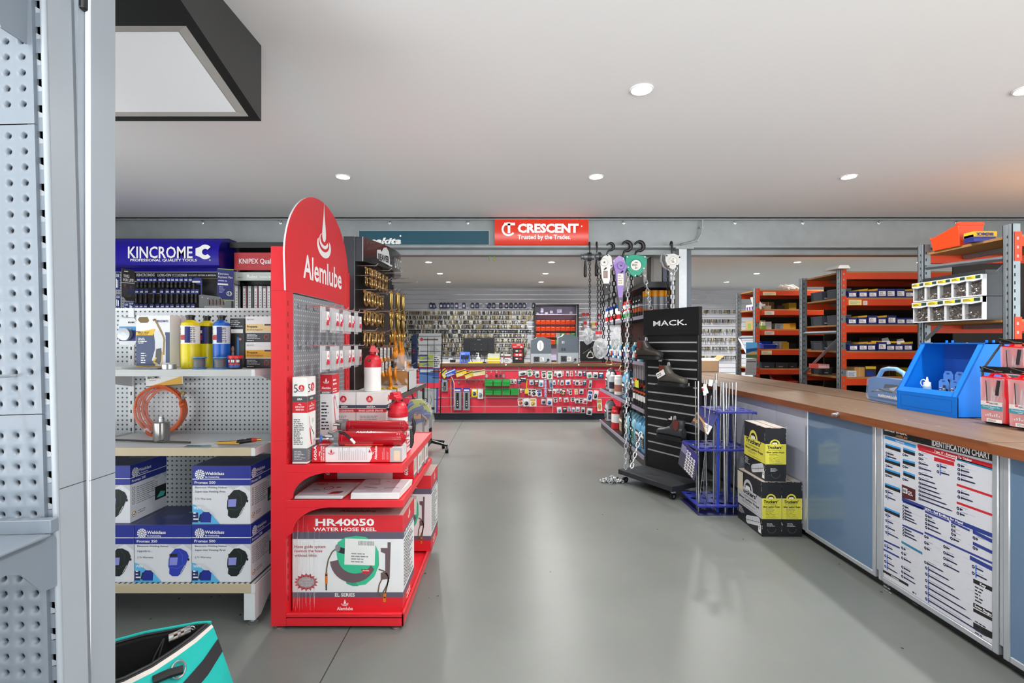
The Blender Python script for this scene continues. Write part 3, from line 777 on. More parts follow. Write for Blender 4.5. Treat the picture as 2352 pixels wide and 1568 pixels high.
b=MB(); b.lathe([(.013, .1), (.013, .118), (.010, .119), (.010, .127)], (0, 0, 0), STEEL, 16); b.build('socket', t, world=False)
t=thing('blow_torch', 'black and orange blow torch lying in a clear pack on the middle shelf', 'torch', (px(550, 2.45), 2.45, .8)); b=MB()
P=lambda a, y, z:(px(a, y), y, z)
b.cyl(P(545, 2.42, .822), P(578, 2.45, .826), .011, BLACK, 12); b.cyl(P(560, 2.435, .824), P(566, 2.44, .825), .0115, WHITE, 12); b.cyl(P(578, 2.45, .826), P(590, 2.46, .826), .012, ORANGE, 12, .008); b.build('handle', t)
b=MB(); b.cyl(P(500, 2.42, .818), P(545, 2.42, .822), .008, M('c39a50', .3, .9), 12); b.cyl(P(500, 2.41, .816), P(550, 2.41, .816), .005, M('c39a50', .3, .9), 10); b.cyl(P(590, 2.46, .826), P(601, 2.47, .826), .007, M('c39a50', .3, .9), 10); b.build('brass_pipe', t)
b=MB(); f=F((px(420, 2.38), 2.36, .8015), (1, .02, 0), (0, 1, .1)); b.prism(f, [(0, .03), (.02, 0), (.12, 0), (.38, .04), (.38, .12), (.1, .11), (.01, .08)], .02, GLASSY); b.build('clear_pack', t)
b=MB(); b.T=Matrix.Translation((px(455, 2.36), 2.36, .803)); b.box(-.075, -.02, 0, .075, .035, .012, GLASSY); b.box(-.06, -.012, .004, .05, .02, .0125, M('6f98a8', .4)); b.greek(F((-.06, -.012, .0128), (1, 0, 0), (0, 1, 0)), 0, 0, .1, .03, 3, INK)
tag(b.build('blister_pack'), 'small flat clear pack with blue card lying at the front of the middle shelf', 'pack')
b=MB(); b.tube([(-2.3, 2.62, .806), (-2.0, 2.56, .806), (-1.66, 2.50, .807), (-1.58, 2.49, .807)], .005, M('3a3c3e', .4), 8); tag(b.build('welding_wand'), 'thin dark rod lying along the middle shelf beside the steel burner cylinder', 'rod')
# ==== the blue tool bay and the red tool bay behind the low shelving
YB=4.70
KB=M('20149a', 0.4, var=.03, spec=.25)
bay=thing('tool_display_bay', 'tall tool bay under the curved blue sign, behind the low white shelving', 'display bay', (-3.0, 4.72, 0))
b=MB(); b.box(-3.75, YB, 0.05, -2.60, YB+.02, 2.0, pegmat('c4c9cc', (0, 2), 0.0245, .005, '2c3033')); b.build('perforated_back', bay)
b=MB(); b.box(px(310, YB), YB-.006, 1.0, px(504, YB), YB-.001, pz(626, YB), M('17171a', .35))
f=F((px(310, YB), YB-.006, pz(640, YB)), (1, 0, 0), (0, 0, 1))
b.text(f, 'KINCROME', .02, .022, .026, WHITE, w=.145, bold=.03); b.band(f, .18, .035, .006, .014, WHITE, .6, 5.7); b.text(f, 'LOK-ON', .215, .022, .024, WHITE, w=.13, bold=.05, shear=.1); b.rect(f, .355, .022, .49, .045, WHITE); b.text(f, 'IMPACT', .36, .026, .016, BLACK, w=.125, bold=.03, shear=.2)
b.text(f, 'SOCKETS METRIC & IMPERIAL', .505, .025, .014, WHITE, w=.26, bold=.02); b.rect(f, .56, .002, .78, .005, M('d8c04a', .5))
b.build('backing_board', bay, smooth=False)
b=MB(); b.box(-3.76, 4.4, 0.0, -2.60, 4.72, .08, M('33363a', .5)); b.build('plinth', bay)
t=thing('header_sign', 'curved dark blue header sign with large white lettering and a wrench jaw', 'sign', (-2.9, 4.4, 1.95))
prof=[(4.30+.03, 1.945), (4.285, 1.96), (4.275, 1.99), (4.272, 2.03), (4.275, 2.08), (4.29, 2.13), (4.32, 2.17), (4.37, 2.205), (4.43, 2.217), (4.56, 2.217)]
b=MB(); xl, xr=-3.75, px(503, 4.28)
b.add([(x, y, z) for x in (xl, xr) for y, z in prof], [(i, i+10, i+11, i+1) for i in range(9)], KB)
b.add([(x, 4.56, z) for x in (xl, xr) for z in (1.945, 2.217)], [(0, 1, 3, 2)], KB)
f=F((px(291, 4.27), 4.2715, pz(600, 4.27)), (1, 0, 0), (0, 0, 1))
Wd=(503-291)*4.27/1155
b.text(f, 'KINCROME', 0.01, .028, .098, WHITE, w=Wd*.70, bold=.015)
f2=f.sub(0, 0)
cx_, cy_=Wd*.85, .080
b.band(f, cx_, cy_, .027, .062, WHITE, .75, 5.55, .0012); b.shape(f, [(cx_-.082, cy_-.03), (cx_-.04, cy_-.045), (cx_-.04, cy_+.045), (cx_-.082, cy_+.03)], WHITE, .0011)
b.text(f, 'PROFESSIONAL QUALITY TOOLS', .03, 0.0, .022, WHITE, w=Wd*.72, bold=.02); b.band(f, Wd*.9, .012, .005, .007, WHITE)
b.build('curved_face', t)
b=MB(); b.poly([(xr, y, z) for y, z in prof]+[(xr, 4.56, 1.945)], M('17127a', .25)); b.build('end_cap', t, smooth=False)
# carded sockets
SK=M('1c1d1f', .3); SB=M('20308c', .45)
def socket(h, hw):
 t=thing('carded_socket', '', 'socket')
 b=MB(); b.prism(F((-.018, 0, 0), (1, 0, 0), (0, 0, 1)), [(0, 0), (.036, 0), (.036, hw*.7), (.027, hw), (.009, hw), (0, hw*.7)], .0015, SB); b.rect(F((-.018, 0, 0), (1, 0, 0), (0, 0, 1)), .006, hw*.3, .030, hw*.6, WHITE); b.greek(F((-.018, 0, 0), (1, 0, 0), (0, 0, 1)), .008, hw*.35, .028, hw*.55, 2, INK, .001)
 b.build('card', t, world=False)
 b=MB(); b.lathe([(.013, -h), (.0165, -h+.003), (.0165, -h*.45), (.0145, -h*.3), (.0145, 0)], (0, -.006, 0), SK, 14); b.build('socket_body', t, world=False)
 return t
sA, sB=socket(.052, .045), socket(.085, .045)
r1=[318, 327, 336, 346.5, 355.5, 367.5, 376, 387, 396, 406, 416, 427, 437]
r2=[314, 325, 336.5, 354, 371, 384, 396, 409, 421, 432, 443, 452]
def put(pr, lst, y, Y, word, first):
 for i, x in enumerate(lst):
  lab='%s carded black socket from the left in the %s row under the blue sign'%(ORD[i], word)
  if i==0 and first: pr.location=(px(x, Y), Y, pz(y, Y)); pr['label']=lab; pr['group']='carded sockets in the blue bay'
  else: dup(pr, (px(x, Y), Y, pz(y, Y)), label=lab, group='carded sockets in the blue bay')
put(sA, r1, 648, 4.55, 'top', True); put(sB, r2, 675, 4.55, 'middle', True); put(sA, [314, 324, 334, 348, 362, 373, 384, 395, 408, 419, 432, 443], 709, 4.55, 'lowest', False)
for k, yy in enumerate((1.86, 1.752, 1.62)):
 b=MB(); b.box(px(309, 4.6), 4.58, yy-.006, px(458, 4.6), 4.585, yy+.002, M('b9bcc0', .4));
 for q in range(13): b.box(px(318+q*10.5, 4.5), 4.565, yy-.03, px(320+q*10.5, 4.5), 4.575, yy-.024, REDP)
 b.build('hook_rail', bay)
b=MB(); f=F((px(442, 4.5), 4.5, pz(676, 4.5)), (1, 0, 0), (0, 0, 1)); u=4.5/1155
b.prism(f, [(8*u, 24*u), (19*u, 22*u), (19*u, 0), (22*u, 0), (22*u, 32*u), (18*u, 38*u), (6*u, 39*u), (0, 34*u), (0, 28*u), (8*u, 28*u)], .004, SB); b.rect(f, 0, 27*u, 18*u, 31*u, WHITE, .001)
b.lathe([(.012, 0), (.012, .05)], f.at(5*u, 12*u, .01), SK, 12)
tag(b.build('socket_rail'), 'blue hook-shaped socket holder at the right end of the carded sockets', 'holder')
b=MB(); f=F((px(457, 4.5), 4.5, pz(708, 4.5)), (1, 0, 0), (0, 0, 1)); b.prism(f, [(0, 0), (.29, 0), (.29, .09), (.02, .125), (0, .12)], .03, M('8d9194', .25, alpha=.75))
for k in range(5): b.cyl(f.at(.09+.032*k, .03, .002), f.at(.09+.032*k, .075+.01*(k%2), .002), .008, M('7c6258', .3, .6), 10)
for k in range(5): b.ell(f, .03+.05*k, .1-.01*k, .005, .005, WHITE)
b.greek(f, .05, .006, .26, .022, 2, WHITE); b.text(f, 'LOK-ON', .17, .135, .018, WHITE, w=.1); b.rect(f, .165, .155, .27, .17, WHITE)
tag(b.build('socket_tray'), 'clear plastic tray of sockets beside the blue holder', 'tray')
def flag(pts, m, Y, Y2, label, draw):
 b=MB(); xs=[p[0] for p in pts]; x0, x1_=min(xs), max(xs); y1_=max(p[1] for p in pts)
 f=F((px(x0, Y), Y, pz(y1_, Y)), (px(x1_, Y2)-px(x0, Y), Y2-Y, 0), (0, 0, 1)); u=Y/1155
 uw=math.hypot(px(x1_, Y2)-px(x0, Y), Y2-Y)/(x1_-x0)
 b.prism(f, [((p[0]-x0)*uw, (y1_-p[1])*u) for p in pts], .003, m, WHITE); draw(b, f, (x1_-x0)*uw, (y1_-min(p[1] for p in pts))*u); tag(b.build('flag_sign', smooth=False), label, 'sign')
def d1(b, f, w, h):
 b.rect(f, .005, h*.965, w, h*.99, M('9cc53a', .5)); b.text(f, 'Kincrome', w*.06, h*.80, h*.07, WHITE, w=w*.62, bold=.0); b.text(f, 'Payment Plan', w*.06, h*.70, h*.07, WHITE, w=w*.86, bold=0); b.greek(f, w*.06, h*.58, w*.9, h*.66, 1, M('b8c3e8', .5)); b.rect(f, w*.03, h*.49, w*.65, h*.54, WHITE); b.greek(f, w*.1, h*.25, w*.5, h*.46, 6, M('9fb0e0', .5)); b.ell(f, w*.72, h*.24, w*.17, w*.17, M('d8e0c8', .5)); b.ell(f, w*.72, h*.24, w*.13, w*.13, M('1e2c6c', .5), .0012); b.text(f, '11', w*.72, h*.2, h*.09, WHITE, al='c', w=w*.14, z=.0016); b.rect(f, w*.35, h*.02, w, h*.05, M('9cc53a', .5))
flag([(499, 615), (537, 619), (536, 691), (513, 689), (499, 676)], M('1d2a78', .4), 4.25, 4.32, 'dark blue flag sign reading Payment Plan beside the blue header', d1)
def d2(b, f, w, h):
 b.greek(f, w*.2, h*.88, w*.75, h*.93, 1, WHITE); b.text(f, 'TOOLS', w*.15, h*.72, h*.085, WHITE, w=w*.45); b.text(f, 'FOR LIFE!', w*.12, h*.60, h*.085, WHITE, w=w*.8); b.rect(f, 0, h*.545, w, h*.565, LGREY); b.rect(f, w*.0, h*.12, w, h*.54, M('2a2a30', .5), .0004); b.ell(f, w*.3, h*.3, w*.2, h*.15, M('3b3540', .5)); b.ell(f, w*.72, h*.32, w*.2, h*.13, M('26325e', .5)); b.ell(f, w*.25, h*.47, w*.09, h*.05, M('7a5244', .5)); b.ell(f, w*.72, h*.43, w*.07, h*.04, M('8c4a40', .5)); b.ell(f, w*.5, h*.16, w*.25, h*.05, M('39462f', .5))
flag([(279, 615), (309, 618), (308, 690), (290, 690), (279, 676)], M('131316', .4), 4.25, 4.32, 'black flag sign reading TOOLS FOR LIFE at the left of the blue bay', d2)
def carded(w, h, col, m2, label, x, y, z, name='carded_tool', cat='pack', grp=None, seed=1):
 b=MB(); f=F((x-w/2, y, z-h), (1, 0, 0), (0, 0, 1)); b.prism(f, [(0, 0), (w, 0), (w, h*.93), (w*.9, h), (w*.1, h), (0, h*.93)], .004, col); b.rect(f, w*.1, h*.72, w*.9, h*.9, WHITE); b.greek(f, w*.14, h*.74, w*.86, h*.88, 2, INK, .001, seed=seed)
 b.cyl(f.at(w*.35, h*.1, .004), f.at(w*.35, h*.62, .004), w*.12, m2, 8); b.cyl(f.at(w*.7, h*.1, .004), f.at(w*.7, h*.55, .004), w*.12, m2, 8); return tag(b.build(name), label, cat, grp)
for i, (x, y, w, h, wd) in enumerate(((270, 625, 9, 40, 'top'), (284, 694, 10, 26, 'lowest, second from the left'), (271, 676, 10, 30, 'middle'), (296, 692, 11, 22, 'lowest, third from the left'))):
 carded(w*.0039, h*.0039, M('24409c', .4), CHROME, 'blue carded tool at the left end of the blue bay, %s'%wd, px(x, 4.55), 4.55+.03*(i%2), pz(y, 4.55), seed=i)
# the red tool bay
bay2=thing('tool_display_bay', 'black tool bay with a red header, squeezed between the blue bay and the red stand', 'display bay', (-2.3, 4.7, 0))
b=MB(); b.box(-2.455, 4.68, 0.05, -1.7, 4.70, 2.18, pegmat('24262a', (0, 2), .025, .005, '050505')); b.build('back_panel', bay2)
b=MB(); b.box(-2.46, 4.42, 2.135, -1.75, 4.68, 2.185, BLACK); b.box(-2.46, 4.56, 0, -2.445, 4.68, 2.185, BLACK); b.build('frame', bay2)
b=MB(); x0=px(538, 4.43); b.box(x0, 4.43, pz(620, 4.43), -1.75, 4.46, pz(580, 4.43), M('b5202c', .4)); f=F((x0, 4.43, pz(620, 4.43)), (1, 0, 0), (0, 0, 1)); b.text(f, 'KNIPEX Quality', .042, .057, .044, WHITE, w=.335, bold=.01); b.build('header_panel', bay2, smooth=False)
b=MB(); x0=px(541, 4.4); b.box(x0, 4.4, pz(644, 4.4), -1.75, 4.44, pz(625, 4.4), M('b9c4bd', .25, var=.15)); f=F((x0, 4.4, pz(644, 4.4)), (1, 0, 0), (0, 0, 1)); b.text(f, 'Rules', .1, .022, .03, WHITE, w=.09); b.text(f, 'Stainless Steel', .21, .025, .015, WHITE, w=.12); b.greek(f, .02, .022, .08, .034, 1, M('a44', .5))
tag(b.build('shelf_sign', smooth=False), 'shiny silver strip sign reading Rules under the red header', 'sign')
cols=['c9ccce', '8d9296', 'b8bcbf', '9aa0a5', 'd3d5d6', '6c7075', 'c3c6c9']
for i, x in enumerate((544, 562, 574, 588, 599, 608, 618)):
 t=thing('hanging_rule_pack', '%s clear pack from the left hanging under the silver strip sign'%ORD[i], 'pack', (px(x, 4.45), 4.45, pz(657, 4.45)), 0, 'clear packs hanging in the red tool bay')
 b=MB(); b.box(-.017, 0, -.42, .017, .03, 0, M(cols[i], .3)); f=F((-.017, 0, -.42), (1, 0, 0), (0, 0, 1)); b.rect(f, .004, .02, .03, .4, M('e4e5e6', .4)); b.rect(f, .026, .0, .034, .42, M('8a1f26' if i%2 else '222', .4) if i%2 else BLACK, .0012); b.greek(f, .01, .05, .022, .38, 14, GREY, .0014, seed=i); b.build('sleeve', t, world=False)
 b=MB(); b.tube([(0, .226, .012), (0, -.03, .012), (0, -.04, .02)], .003, M('3a3c3e', .4, .6), 6); b.build('display_hook', t, world=False)
# ==== red arched display stand
RS=M('e02531', 0.34, var=.02, scale=4); RSB=M('d01f2c', 0.35, var=.02)
YN, YF=2.28, 3.14
XS=-1.013
st=thing('display_stand', 'tall red display stand with an arched top, grey perforated panel and three red shelves', 'display stand', (-0.85, 2.7, 0))
b=MB(); b.box(-1.082, YN, 0.015, XS, YN+.075, 1.738, RS); b.box(-1.0825, YN-.0004, 1.536, XS+.0004, YN+.07, 1.5375, M('a3131d', .5)); b.box(-1.0825, YN-.0004, .8545, XS+.0004, YN+.07, .856, M('a3131d', .5))
for k in range(28): b.box(XS-.001, YN+.018, .12+.05*k, XS+.0006, YN+.024, .143+.05*k, INK)
b.build('front_upright', st, bevel=.002)
b=MB(); b.box(-1.082, YF-.04, 0.015, XS+.006, YF+.03, 1.738, RS)
for k in range(28): b.box(XS+.005, YF-.01, .12+.05*k, XS+.0068, YF-.004, .143+.05*k, INK)
b.build('rear_upright', st, bevel=.002)
PEGG=pegmat('8a8f94', (1, 2), 0.0245, .0035, 'e3e5e6', .4)
for za, zb in ((.06, .985), (.988, 1.53)):
 b=MB(); b.box(-1.06, YN+.075, za, XS-.006, YF-.04, zb, PEGG); b.build('perforated_panel', st, smooth=False)
# arched sign
b=MB(); f=F((XS+.004, YN-.012, 1.537), (0, 1, 0), (0, 0, 1)); Wd=YF+.012-YN; hw=Wd/2+.01; cy=Wd/2
out=[(cy-hw+.012, 0), (cy+hw-.012, 0)]
out+=[(cy+hw, .163)]
for i in range(1, 40):
 a=pi*i/40
 c, s_=cos(a), sin(a)
 out.append((cy+hw*c, .163+.36*s_))
out+=[(cy-hw, .163)]
b.prism(f, out, .008, M('dd2430', .28, var=.01), M('e9ecee', .3))
lx, ly=cy+.03, .335
S=.17
g=lambda pts:[(lx+a*S, ly+c*S) for a, c in pts]
b.shape(f, g([(0, 1.12), (.05, .72), (.13, .35), (.17, .12), (.16, -.02), (.09, -.12), (0, -.15), (-.09, -.12), (-.16, -.02), (-.17, .12), (-.13, .35), (-.05, .72)]), WHITE, .0016)
def cres(cx, cyy, r, r2, dx, dy, a0, a1):
 o=[(cx+r*cos(a0+(a1-a0)*i/16), cyy+r*.62*sin(a0+(a1-a0)*i/16)) for i in range(17)]
 n_=[(cx+dx+r2*cos(a1+(a0-a1)*i/16), cyy+dy+r2*.62*sin(a1+(a0-a1)*i/16)) for i in range(17)]
 for i in range(16): b.shape(f, g([o[i], o[i+1], n_[15-i], n_[16-i]]), WHITE, .0013)
cres(0, -.12, .40, .30, .0, .05, radians(125), radians(345))
cres(.02, -.28, .60, .46, -.02, .1, radians(160), radians(385))
b.text(f, 'Alemlube', cy+.035, .085, .115, WHITE, al='c', w=.56, bold=.018, z=.0016)
b.build('arched_sign', st)
def redshelf(z, th, yf, nm, xr=-.484):
 b=MB(); b.box(XS-.002, YN+.004, z-.01, xr, YF-.02, z-.004, RS)
 b.box(XS, YN, z-th, xr+.002, YN+.006, z, RS); b.box(xr-.004, YN+.004, z-th, xr+.002, YF-.015, z, RS); b.box(XS, YF-.022, z-th, xr, YF-.016, z, RS)
 sh_=b.build(nm, st, bevel=.0015)
 for y in (YN+.001, YF-.03):
  m=MB(); q=[(0, -th+.002), (.30, -th+.002)]
  q=[(0, -th+.001), (.2, -th+.001)]+[(.2-.17*sin(a), -th-.115*(1-cos(a))/1.0) for a in [pi/2*i/8 for i in range(1, 9)]]+[(.0, -th-.135)]
  m.prism(F((XS, y, z), (1, 0, 0), (0, 0, 1)), q[::-1], .004, RS); m.build('shelf_bracket', sh_)
redshelf(.747, .036, YN, 'shelf'); redshelf(.587, .034, YN, 'shelf')
b=MB(); b.box(XS, YN, .015, -.480, YN+.01, .072, RS); b.box(-.49, YN, .015, -.480, YF, .072, RS); b.box(XS, YN, .05, -.48, YF, .058, RS); b.box(XS, YF-.01, .015, -.48, YF, .072, RS); b.build('base_shelf', st, bevel=.002)
for x, y in ((-1.045, YN+.02), (-.515, YN+.02), (-1.045, YF-.02), (-.515, YF-.02)):
 b=MB(); b.lathe([(.023, 0), (.025, .005), (.014, .010), (.008, .012), (.008, .02)], (x, y, 0), CHROME, 16); b.build('levelling_foot', st)
# ---- blister packs on the panel
PK=M('e6e8ea', .2, alpha=.55); PINK=M('e0437a', .5); BRASS=M('a58a4a', .3, .7, .3, 200)
def nipple(i, seed):
 t=thing('blister_pack', '', 'pack'); rg=random.Random(seed)
 f=F((0, -.032, -.125), (0, 1, 0), (0, 0, 1)); w, h=.064, .125
 b=MB(); b.prism(f, [(0, 0), (w, 0), (w, h), (0, h)], .003, PK); b.prism(F(f.at(.006, .012, .022), f.u, f.v), [(0, 0), (w-.012, 0), (w-.012, h*.72), (0, h*.72)], .02, PK); b.build('clear_shell', t, world=False)
 b=MB(); b.rect(f, .012, .05, .05, .10, WHITE, .0235); b.rect(f, .018, .035, .046, .06, REDP, .024); b.shape(f, [(.027, .075), (.032, .09), (.037, .075), (.032, .068)], REDP, .0245); b.ell(f, .05, .045+.02*(seed%2), .009, .011, PINK, .0248); b.build('label_card', t, world=False)
 b=MB()
 for k in range(14):
  x, y=rg.uniform(.012, .052), rg.uniform(.014, .04); b.cyl(f.at(x, y, .012), f.at(x+rg.uniform(-.006, .006), y+.008, .018), .004, BRASS, 6)
 b.build('grease_nipples', t, world=False, kind='stuff')
 return t
pr=[nipple(0, 1), nipple(0, 2)]
first=[True, True]
for r, zz, word, n, y0 in ((0, 1.475, 'upper', 6, 2.43), (1, 1.285, 'lower', 6, 2.43)):
 for k in range(n):
  q=(k+r)%2; lab='%s clear blister pack from the front in the %s row on the red stand'%(ORD[k], word); loc=(-.90+.012*(k%2), y0+.098*k, zz)
  if first[q]: first[q]=False ; t=pr[q]; t.location=loc; t['label']=lab; t['group']='blister packs on the red stand'
  else: t=dup(pr[q], loc, label=lab, group='blister packs on the red stand')
  for j, dz in enumerate((0, )):
   b=MB(); b.tube([(-1.016, loc[1]+.001, zz+.004), (-.90, loc[1]+.001, zz+.002), (-.845, loc[1]+.001, zz+.0), (-.84, loc[1]+.001, zz+.01)], .0028, CHROME, 6); b.box(-1.014, loc[1]-.012, zz-.005, -1.010, loc[1]+.014, zz+.02, CHROME); b.build('display_hook', st)
# ---- cartons
LOGO=M('cf1f2c', .45); DG=M('6b6d72', .5)
def drop(b, f, x, y, r, m=WHITE, z=.0014, txt=True):
 b.shape(f, [(x, y+r*.62), (x+r*.16, y+r*.12), (x+r*.1, y-r*.08), (x-r*.1, y-r*.08), (x-r*.16, y+r*.12)], m, z)
 b.band(f, x, y-r*.02, r*.24, r*.34, m, radians(190), radians(360), z, 10, .6); b.band(f, x, y-r*.06, r*.42, r*.52, m, radians(170), radians(390), z, 12, .6)
def roundlogo(b, f, x, y, r):
 b.ell(f, x, y, r, r, LOGO, .001); drop(b, f, x, y+r*.1, r*.95); b.text(f, 'Alemlube', x, y-r*.62, r*.26, WHITE, al='c', w=r*1.25, z=.0015)
# tall white 600A carton
def tall_a():
 x0, x1, y0, y1, z0, h=-.992, -.925, 2.30, 2.40, .7475, .395
 b=MB(); b.box(x0, y0, z0, x1, y1, z0+h, M('ecebe7', .45)); f=F((x0, y0, z0), (1, 0, 0), (0, 0, 1)); s=F((x1, y0, z0), (0, 1, 0), (0, 0, 1)); w=x1-x0
 for q, ww in ((f, w), (s, y1-y0)):
  b.rect(q, 0, .008, ww, .07, DG); b.rect(q, 0, .282, ww, .308, M('4a4d52', .5)); b.rect(q, 0, .232, ww, .282, LOGO); b.text(q, '600A', ww/2, .290, .010, WHITE, al='c', w=ww*.35)
  b.text(q, '450g', ww/2, .268, .006, WHITE, al='c', w=ww*.2); b.text(q, 'LEVER ACTION', ww/2, .256, .0075, WHITE, al='c', w=ww*.62); b.text(q, 'GREASE GUN', ww/2, .243, .0075, WHITE, al='c', w=ww*.55)
  b.text(q, '5', ww*.1, .325, .038, INK, w=ww*.26, bold=-.005); b.band(q, ww*.56, .344, .014, .0165, INK, radians(200), radians(360)); roundlogo(b, q, ww*.62, .347, ww*.2)
  b.greek(q, ww*.12, .015, ww*.88, .06, 6, LGREY)
 b.greek(f, w*.08, .085, w*.8, .205, 13, INK)
 b.line(s, [(.02, .215), (.035, .16)], .002, INK); b.line(s, [(.03, .16), (.045, .09), (.05, .08)], .009, LOGO, .001); b.line(s, [(.04, .165), (.08, .12)], .004, INK, .0012); b.rect(s, .055, .18, .075, .2, LGREY)
 tag(b.build('grease_gun_carton', smooth=False), 'tall white grease gun carton with a red band at the front of the red stand', 'box')
tall_a()
def tall_b():
 x0, x1, y0, y1, z0, h=-.978, -.916, 2.60, 2.70, .7475, .388
 b=MB(); b.box(x0, y0, z0, x1, y1, z0+h, M('dfe0e1', .45)); f=F((x0, y0, z0), (1, 0, 0), (0, 0, 1)); s=F((x1, y0, z0), (0, 1, 0), (0, 0, 1)); w=x1-x0
 b.rect(f, 0, h-.085, w, h, LOGO); drop(b, f, w/2, h-.035, .03); b.text(f, 'Alemlube', w/2, h-.074, .012, WHITE, al='c', w=w*.75); b.rect(f, 0, h-.10, w, h-.086, M('4a4d52', .5)); b.text(f, '600SBN', w/2, h-.097, .008, WHITE, al='c', w=w*.7)
 b.greek(f, w*.1, .1, w*.75, .25, 9, INK); b.rect(f, 0, .0, w, .05, LOGO); b.rect(f, 0, .05, w, .07, DG)
 b.rect(s, 0, h-.1, .1, h, LOGO); b.greek(s, .01, h-.06, .09, h-.02, 2, WHITE); b.greek(s, .01, h-.095, .09, h-.07, 2, WHITE, seed=4); b.rect(s, 0, .0, .1, .05, LOGO)
 b.line(s, [(.02, .27), (.05, .12)], .008, LOGO); b.line(s, [(.03, .28), (.08, .2)], .003, INK, .0011); b.ell(s, .04, .265, .009, .009, M('e68', .5)); b.greek(s, .01, .07, .09, .1, 3, LOGO, seed=6)
 tag(b.build('grease_gun_carton', smooth=False), 'tall grease gun carton with a red top, behind the tall white carton', 'box')
tall_b()
def spr_box(x0, w, label, seed):
 y0, y1, z0, h=2.85, 2.985, .7475, .272; b=MB(); b.box(x0, y0, z0, x0+w, y1, z0+h, M('e4e4e2', .45)); f=F((x0, y0, z0), (1, 0, 0), (0, 0, 1)); s=F((x0+w, y0, z0), (0, 1, 0), (0, 0, 1))
 for q, ww in ((f, w), (s, .135)):
  roundlogo(b, q, ww*.45, h*.86, .019); b.rect(q, 0, h*.67, ww, h*.735, M('40465a', .5)); b.text(q, '6603A', ww/2, h*.682, h*.038, WHITE, al='c', w=ww*.3); b.rect(q, 0, h*.585, ww, h*.655, LOGO); b.text(q, 'BRAKE CLEANER SPRAYER', ww/2, h*.6, h*.038, WHITE, al='c', w=ww*.82)
  b.greek(q, ww*.12, h*.12, ww*.85, h*.52, 12, GREY, seed=seed)
 tag(b.build('sprayer_carton', smooth=False), label, 'box', 'brake cleaner sprayer cartons')
spr_box(-.999, .128, 'left brake cleaner sprayer carton, half hidden behind the red-topped tall carton', 3); spr_box(-.868, .168, 'right brake cleaner sprayer carton with a spray bottle standing on it', 5)
def sprayer(x, y, z, s, label, flip):
 t=thing('pump_sprayer', label, 'spray bottle', (x, y, z), .3 if flip else -.5, 'red and white pump sprayers'); wb=M('e9e9e6', .35); rb=M('c9182b', .35)
 b=MB(); b.lathe([(.046, 0), (.052, .006), (.053, .02), (.0515, .09), (.053, .13), (.053, .155)], (0, 0, 0), wb, 32)
 for k in range(5):
  a=.2+k*.12; g=F((cos(a)*.0532, sin(a)*.0532, .06), (-sin(a), cos(a), 0), (0, 0, 1)); b.greek(g, -.003, .0, .003, .07, 6, LOGO, seed=k)
 b.build('tank', t, world=False)
 b=MB(); b.lathe([(.0545, .152), (.0545, .175), (.050, .20), (.044, .214), (.034, .226), (.02, .232), (.016, .234), (.016, .25)], (0, 0, 0), rb, 32); b.build('top_cover', t, world=False)
 b=MB(); b.prism(F((-.014, -.017, .248), (1, 0, 0), (0, 0, 1)), [(0, 0), (.03, 0), (.05, -.004), (.048, .012), (.03, .02), (.026, .038), (.004, .038), (-.004, .01)], -.034, rb); b.lathe([(.026, .248), (.02, .262), (.014, .284), (.012, .288)], (0.002, 0, 0), rb, 18); b.build('pump_handle', t, bevel=.004, world=False)
 b=MB(); b.cyl((-.02, -.046, .195), (-.024, -.062, .197), .007, BLACK, 10); b.cyl((-.024, -.062, .197), (-.025, -.066, .197), .004, M('1d6b4a', .4), 8); b.build('nozzle', t, world=False)
 t.scale=(s, s, s)
sprayer(px(856, 2.92), 2.92, 1.0195, .92, 'red and white pump sprayer standing on the sprayer carton', True); sprayer(px(914, 2.74), 2.74, .7475, 1.0, 'red and white pump sprayer standing on the red shelf behind the grease guns', False)
# lying 600A carton
x0, x1, y0, y1, z0, z1=-.915, -.497, 2.33, 2.43, .7475, .814
b=MB(); b.box(x0, y0, z0, x1, y1, z1, M('e3e3e4', .45)); f=F((x0, y0, z0), (1, 0, 0), (0, 0, 1)); w, h=x1-x0, z1-z0; tp=F((x0, y0, z1), (1, 0, 0), (0, 1, 0)); e=F((x1, y0, z0), (0, 1, 0), (0, 0, 1))
b.rect(f, 0, 0, .063, h, LOGO); b.shape(f, [(.267, 0), (.278, h*.3), (.28, h*.6), (.27, h), (.362, h), (.362, 0)], LOGO, .0006); b.rect(f, .362, 0, w, h, M('aeb0b4', .5)); b.rect(f, .38, h*.1, w-.01, h*.8, M('d8c9a8', .5), .001)
b.rect(tp, 0, 0, .063, .1, LOGO); b.rect(tp, .27, 0, .37, .1, LOGO); b.text(tp, '600A', .01, .06, .02, WHITE, w=.045); b.text(tp, '600A', .29, .05, .02, WHITE, w=.06)
r=f.sub(.022, .008, pi/2); b.text(r, '600A', 0, 0, .013, WHITE, w=.07); r=f.sub(.038, .006, pi/2); b.text(r, '450g', .02, 0, .006, WHITE, w=.024); r=f.sub(.048, .004, pi/2); b.text(r, 'LEVER ACTION', 0, 0, .0065, WHITE, w=.07); r=f.sub(.058, .004, pi/2); b.text(r, 'GREASE GUN', 0, 0, .0065, WHITE, w=.068)
drop(b, f, .09, .045, .028, LOGO); drop(b, f, .27, .045, .032, WHITE); b.shape(f, [(.262, .045), (.268, .062), (.274, .045)], LOGO, .0016); r=f.sub(.302, .012, pi/2); b.text(r, 'Alemlube', 0, 0, .012, WHITE, w=.062); r2=f.sub(.12, .008, pi/2)
for k in range(16): b.greek(f.sub(.125+k*.0085, .01, pi/2), 0, -.002, .064, .002, 1, GREY, seed=k)
b.greek(f.sub(.325, .012, pi/2), 0, -.012, .06, 0, 3, M('f0a0a0', .5))
